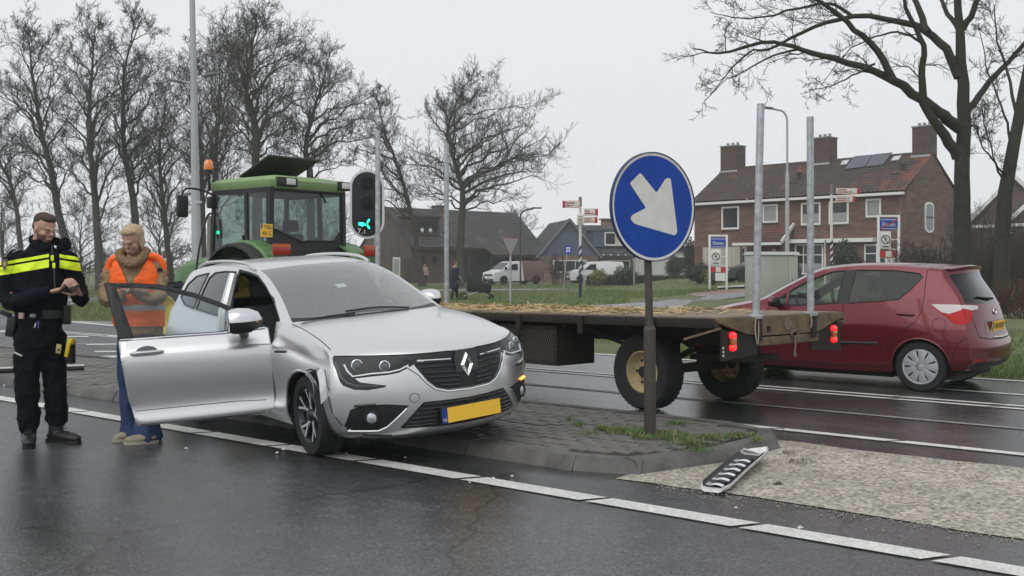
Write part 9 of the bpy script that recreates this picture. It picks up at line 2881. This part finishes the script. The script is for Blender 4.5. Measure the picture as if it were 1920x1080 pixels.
for k in range(6):
 x = .10 + k * .145
 mb = MB(); mb.grid([[Vector((x + a * .5 * 1 + b * .04, -.045 + b * .8, .016 + .010 * math.sin(PI * (b + .0) / .11) + .008 * math.sin(x / Ld * 3))) for b in (0, .03, .06, .09, .11)] for a in (0, .06, .11)]); mb.build('white_clip', M_('white plastic', (.72, .73, .74), .4), trim)
 mb = MB(); mb.box(x + .075, x + .12, -.05, .02, .016, .034, .006); mb.build('clip_block', BLACKP, trim)
 mb = MB(); mb.box(x + .01, x + .07, .042, .072, .014, .028, .006); mb.build('clear_bit', M_('clear plastic', (.35, .36, .37), .15), trim)
p0, p1 = G(-60, 702, ZI), G(158, 694, ZI)
fp_ = empty('fallen_post', p0, 0, 'black and white post lying on the island behind the police officer', 'post')
mb = MB(); mb.tube([(0, 0, .03), (p1.x - p0.x, p1.y - p0.y, .03)], .032, 10); mb.build('post', BLACKP, fp_)
mb = MB(); mb.bar((0, 0, .066), (p1.x - p0.x, p1.y - p0.y, .066), .05, .016); mb.build('white_strip', WHITEP, fp_, False)
SH = M_('pale shard', (.62, .62, .60), .3)
for k, (px, py, s_) in enumerate(((520, 849, .016), (602, 853, .012), (531, 843, .02), (650, 850, .014), (960, 893, .014), (925, 898, .02), (1066, 862, .012), (1500, 990, .02), (8, 723, .02), (349, 841, .018), (300, 826, .012), (1380, 952, .012), (1590, 884, .012), (1650, 935, .014), (760, 858, .012), (880, 905, .012))):
 p = G(px, py, .01)
 mb = MB(); mb.add([(-s_, -s_ * .6, 0), (s_ * .8, -s_ * .4, 0), (s_ * .3, s_, .0), (0, 0, s_ * .8)], [(0, 2, 1), (0, 1, 3), (1, 2, 3), (2, 0, 3)])
 o = mb.build('plastic_shard', SH, None, False); o.location = p; o.rotation_euler = (0, 0, k * 1.3)
 tag(o, 'tiny pale plastic shard lying on the wet asphalt', 'shard', 'shards from the collision')
LEAFB = M_('dead leaf', (.16, .10, .04), .8)
for k in range(26):
 px, py = R.uniform(1000, 1900), R.uniform(800, 900)
 p = G(px, py, 0.012)
 a_, c_ = p.x * DX + p.y * DY, p.x * NX + p.y * NY
 if in_poly(a_, c_, isl_out): p = G(px, py, ZI + .012)
 mb = MB(); s_ = R.uniform(.012, .026)
 mb.add([(-s_, 0, 0), (0, -s_ * .5, .004), (s_, 0, .006), (0, s_ * .5, .004)], [(0, 1, 2, 3)])
 o = mb.build('dead_leaf', LEAFB, None, False); o.location = p; o.rotation_euler = (R.uniform(-.2, .2), R.uniform(-.2, .2), R.uniform(0, 6))
 tag(o, 'small brown dead leaf on the island or aggregate strip', 'leaf', 'dead leaves by the island')
rg3 = np.random.default_rng(5)
n3 = 2600
ga = np.concatenate([rg3.uniform(-1.5, 3.6, n3 // 2), rg3.uniform(-1.5, 3.4, n3 // 4), rg3.uniform(3.0, 3.6, n3 - n3 // 2 - n3 // 4)])
gc = np.concatenate([rg3.uniform(6.0, 8.0, n3 // 2), 5.93 - rg3.exponential(.07, n3 // 4), rg3.uniform(5.9, 8.1, n3 - n3 // 2 - n3 // 4)])
gs = rg3.uniform(.0025, .0065, n3)
ok_ = np.array([not in_poly(a, c, isl_out) for a, c in zip(ga, gc)])
ga, gc, gs = ga[ok_], gc[ok_], gs[ok_]; n3 = len(ga)
ctr = np.stack([ga * DX + gc * NX, ga * DY + gc * NY, gs * .6 + .004], 1)
oct_ = np.array([(1, 0, 0), (0, 1, 0), (-1, 0, 0), (0, -1, 0), (0, 0, .8), (0, 0, -.8)])
V3 = (ctr[:, None, :] + oct_[None] * gs[:, None, None] * rg3.uniform(.7, 1.3, (n3, 6, 1))).reshape(-1, 3)
tri_ = np.array([(0, 1, 4), (1, 2, 4), (2, 3, 4), (3, 0, 4), (1, 0, 5), (2, 1, 5), (3, 2, 5), (0, 3, 5)])
F3 = (tri_[None] + (np.arange(n3) * 6)[:, None, None]).reshape(-1, 3)
me = bpy.data.meshes.new('grit'); me.from_pydata(V3.tolist(), [], F3.tolist()); me.materials.append(M_('pale grit', (.34, .31, .25), .7, var=(30, .4)))
go_ = link_mesh('grit', me); tag(go_, 'loose pale grit around the aggregate strip', 'grit', None, 'stuff')
# ================================================================== misty air
hz = MB(); hz.box(-160, 170, -30, 190, -1.2, 24.5)
ho_ = hz.build('haze', M_('unused haze surface', (1, 1, 1)), None, False)
ho_.data.materials.clear()
hm = bpy.data.materials.new('haze'); hm.use_nodes = True
hm.node_tree.nodes.clear()
_o = hm.node_tree.nodes.new('ShaderNodeOutputMaterial'); _v = hm.node_tree.nodes.new('ShaderNodeVolumePrincipled')
_v.inputs['Color'].default_value = (.97, .98, 1.0, 1); _v.inputs['Density'].default_value = 0.0010; _v.inputs['Anisotropy'].default_value = 0.2
hm.node_tree.links.new(_v.outputs[0], _o.inputs['Volume'])
ho_.data.materials.append(hm)
tag(ho_, None, None, None, 'stuff')
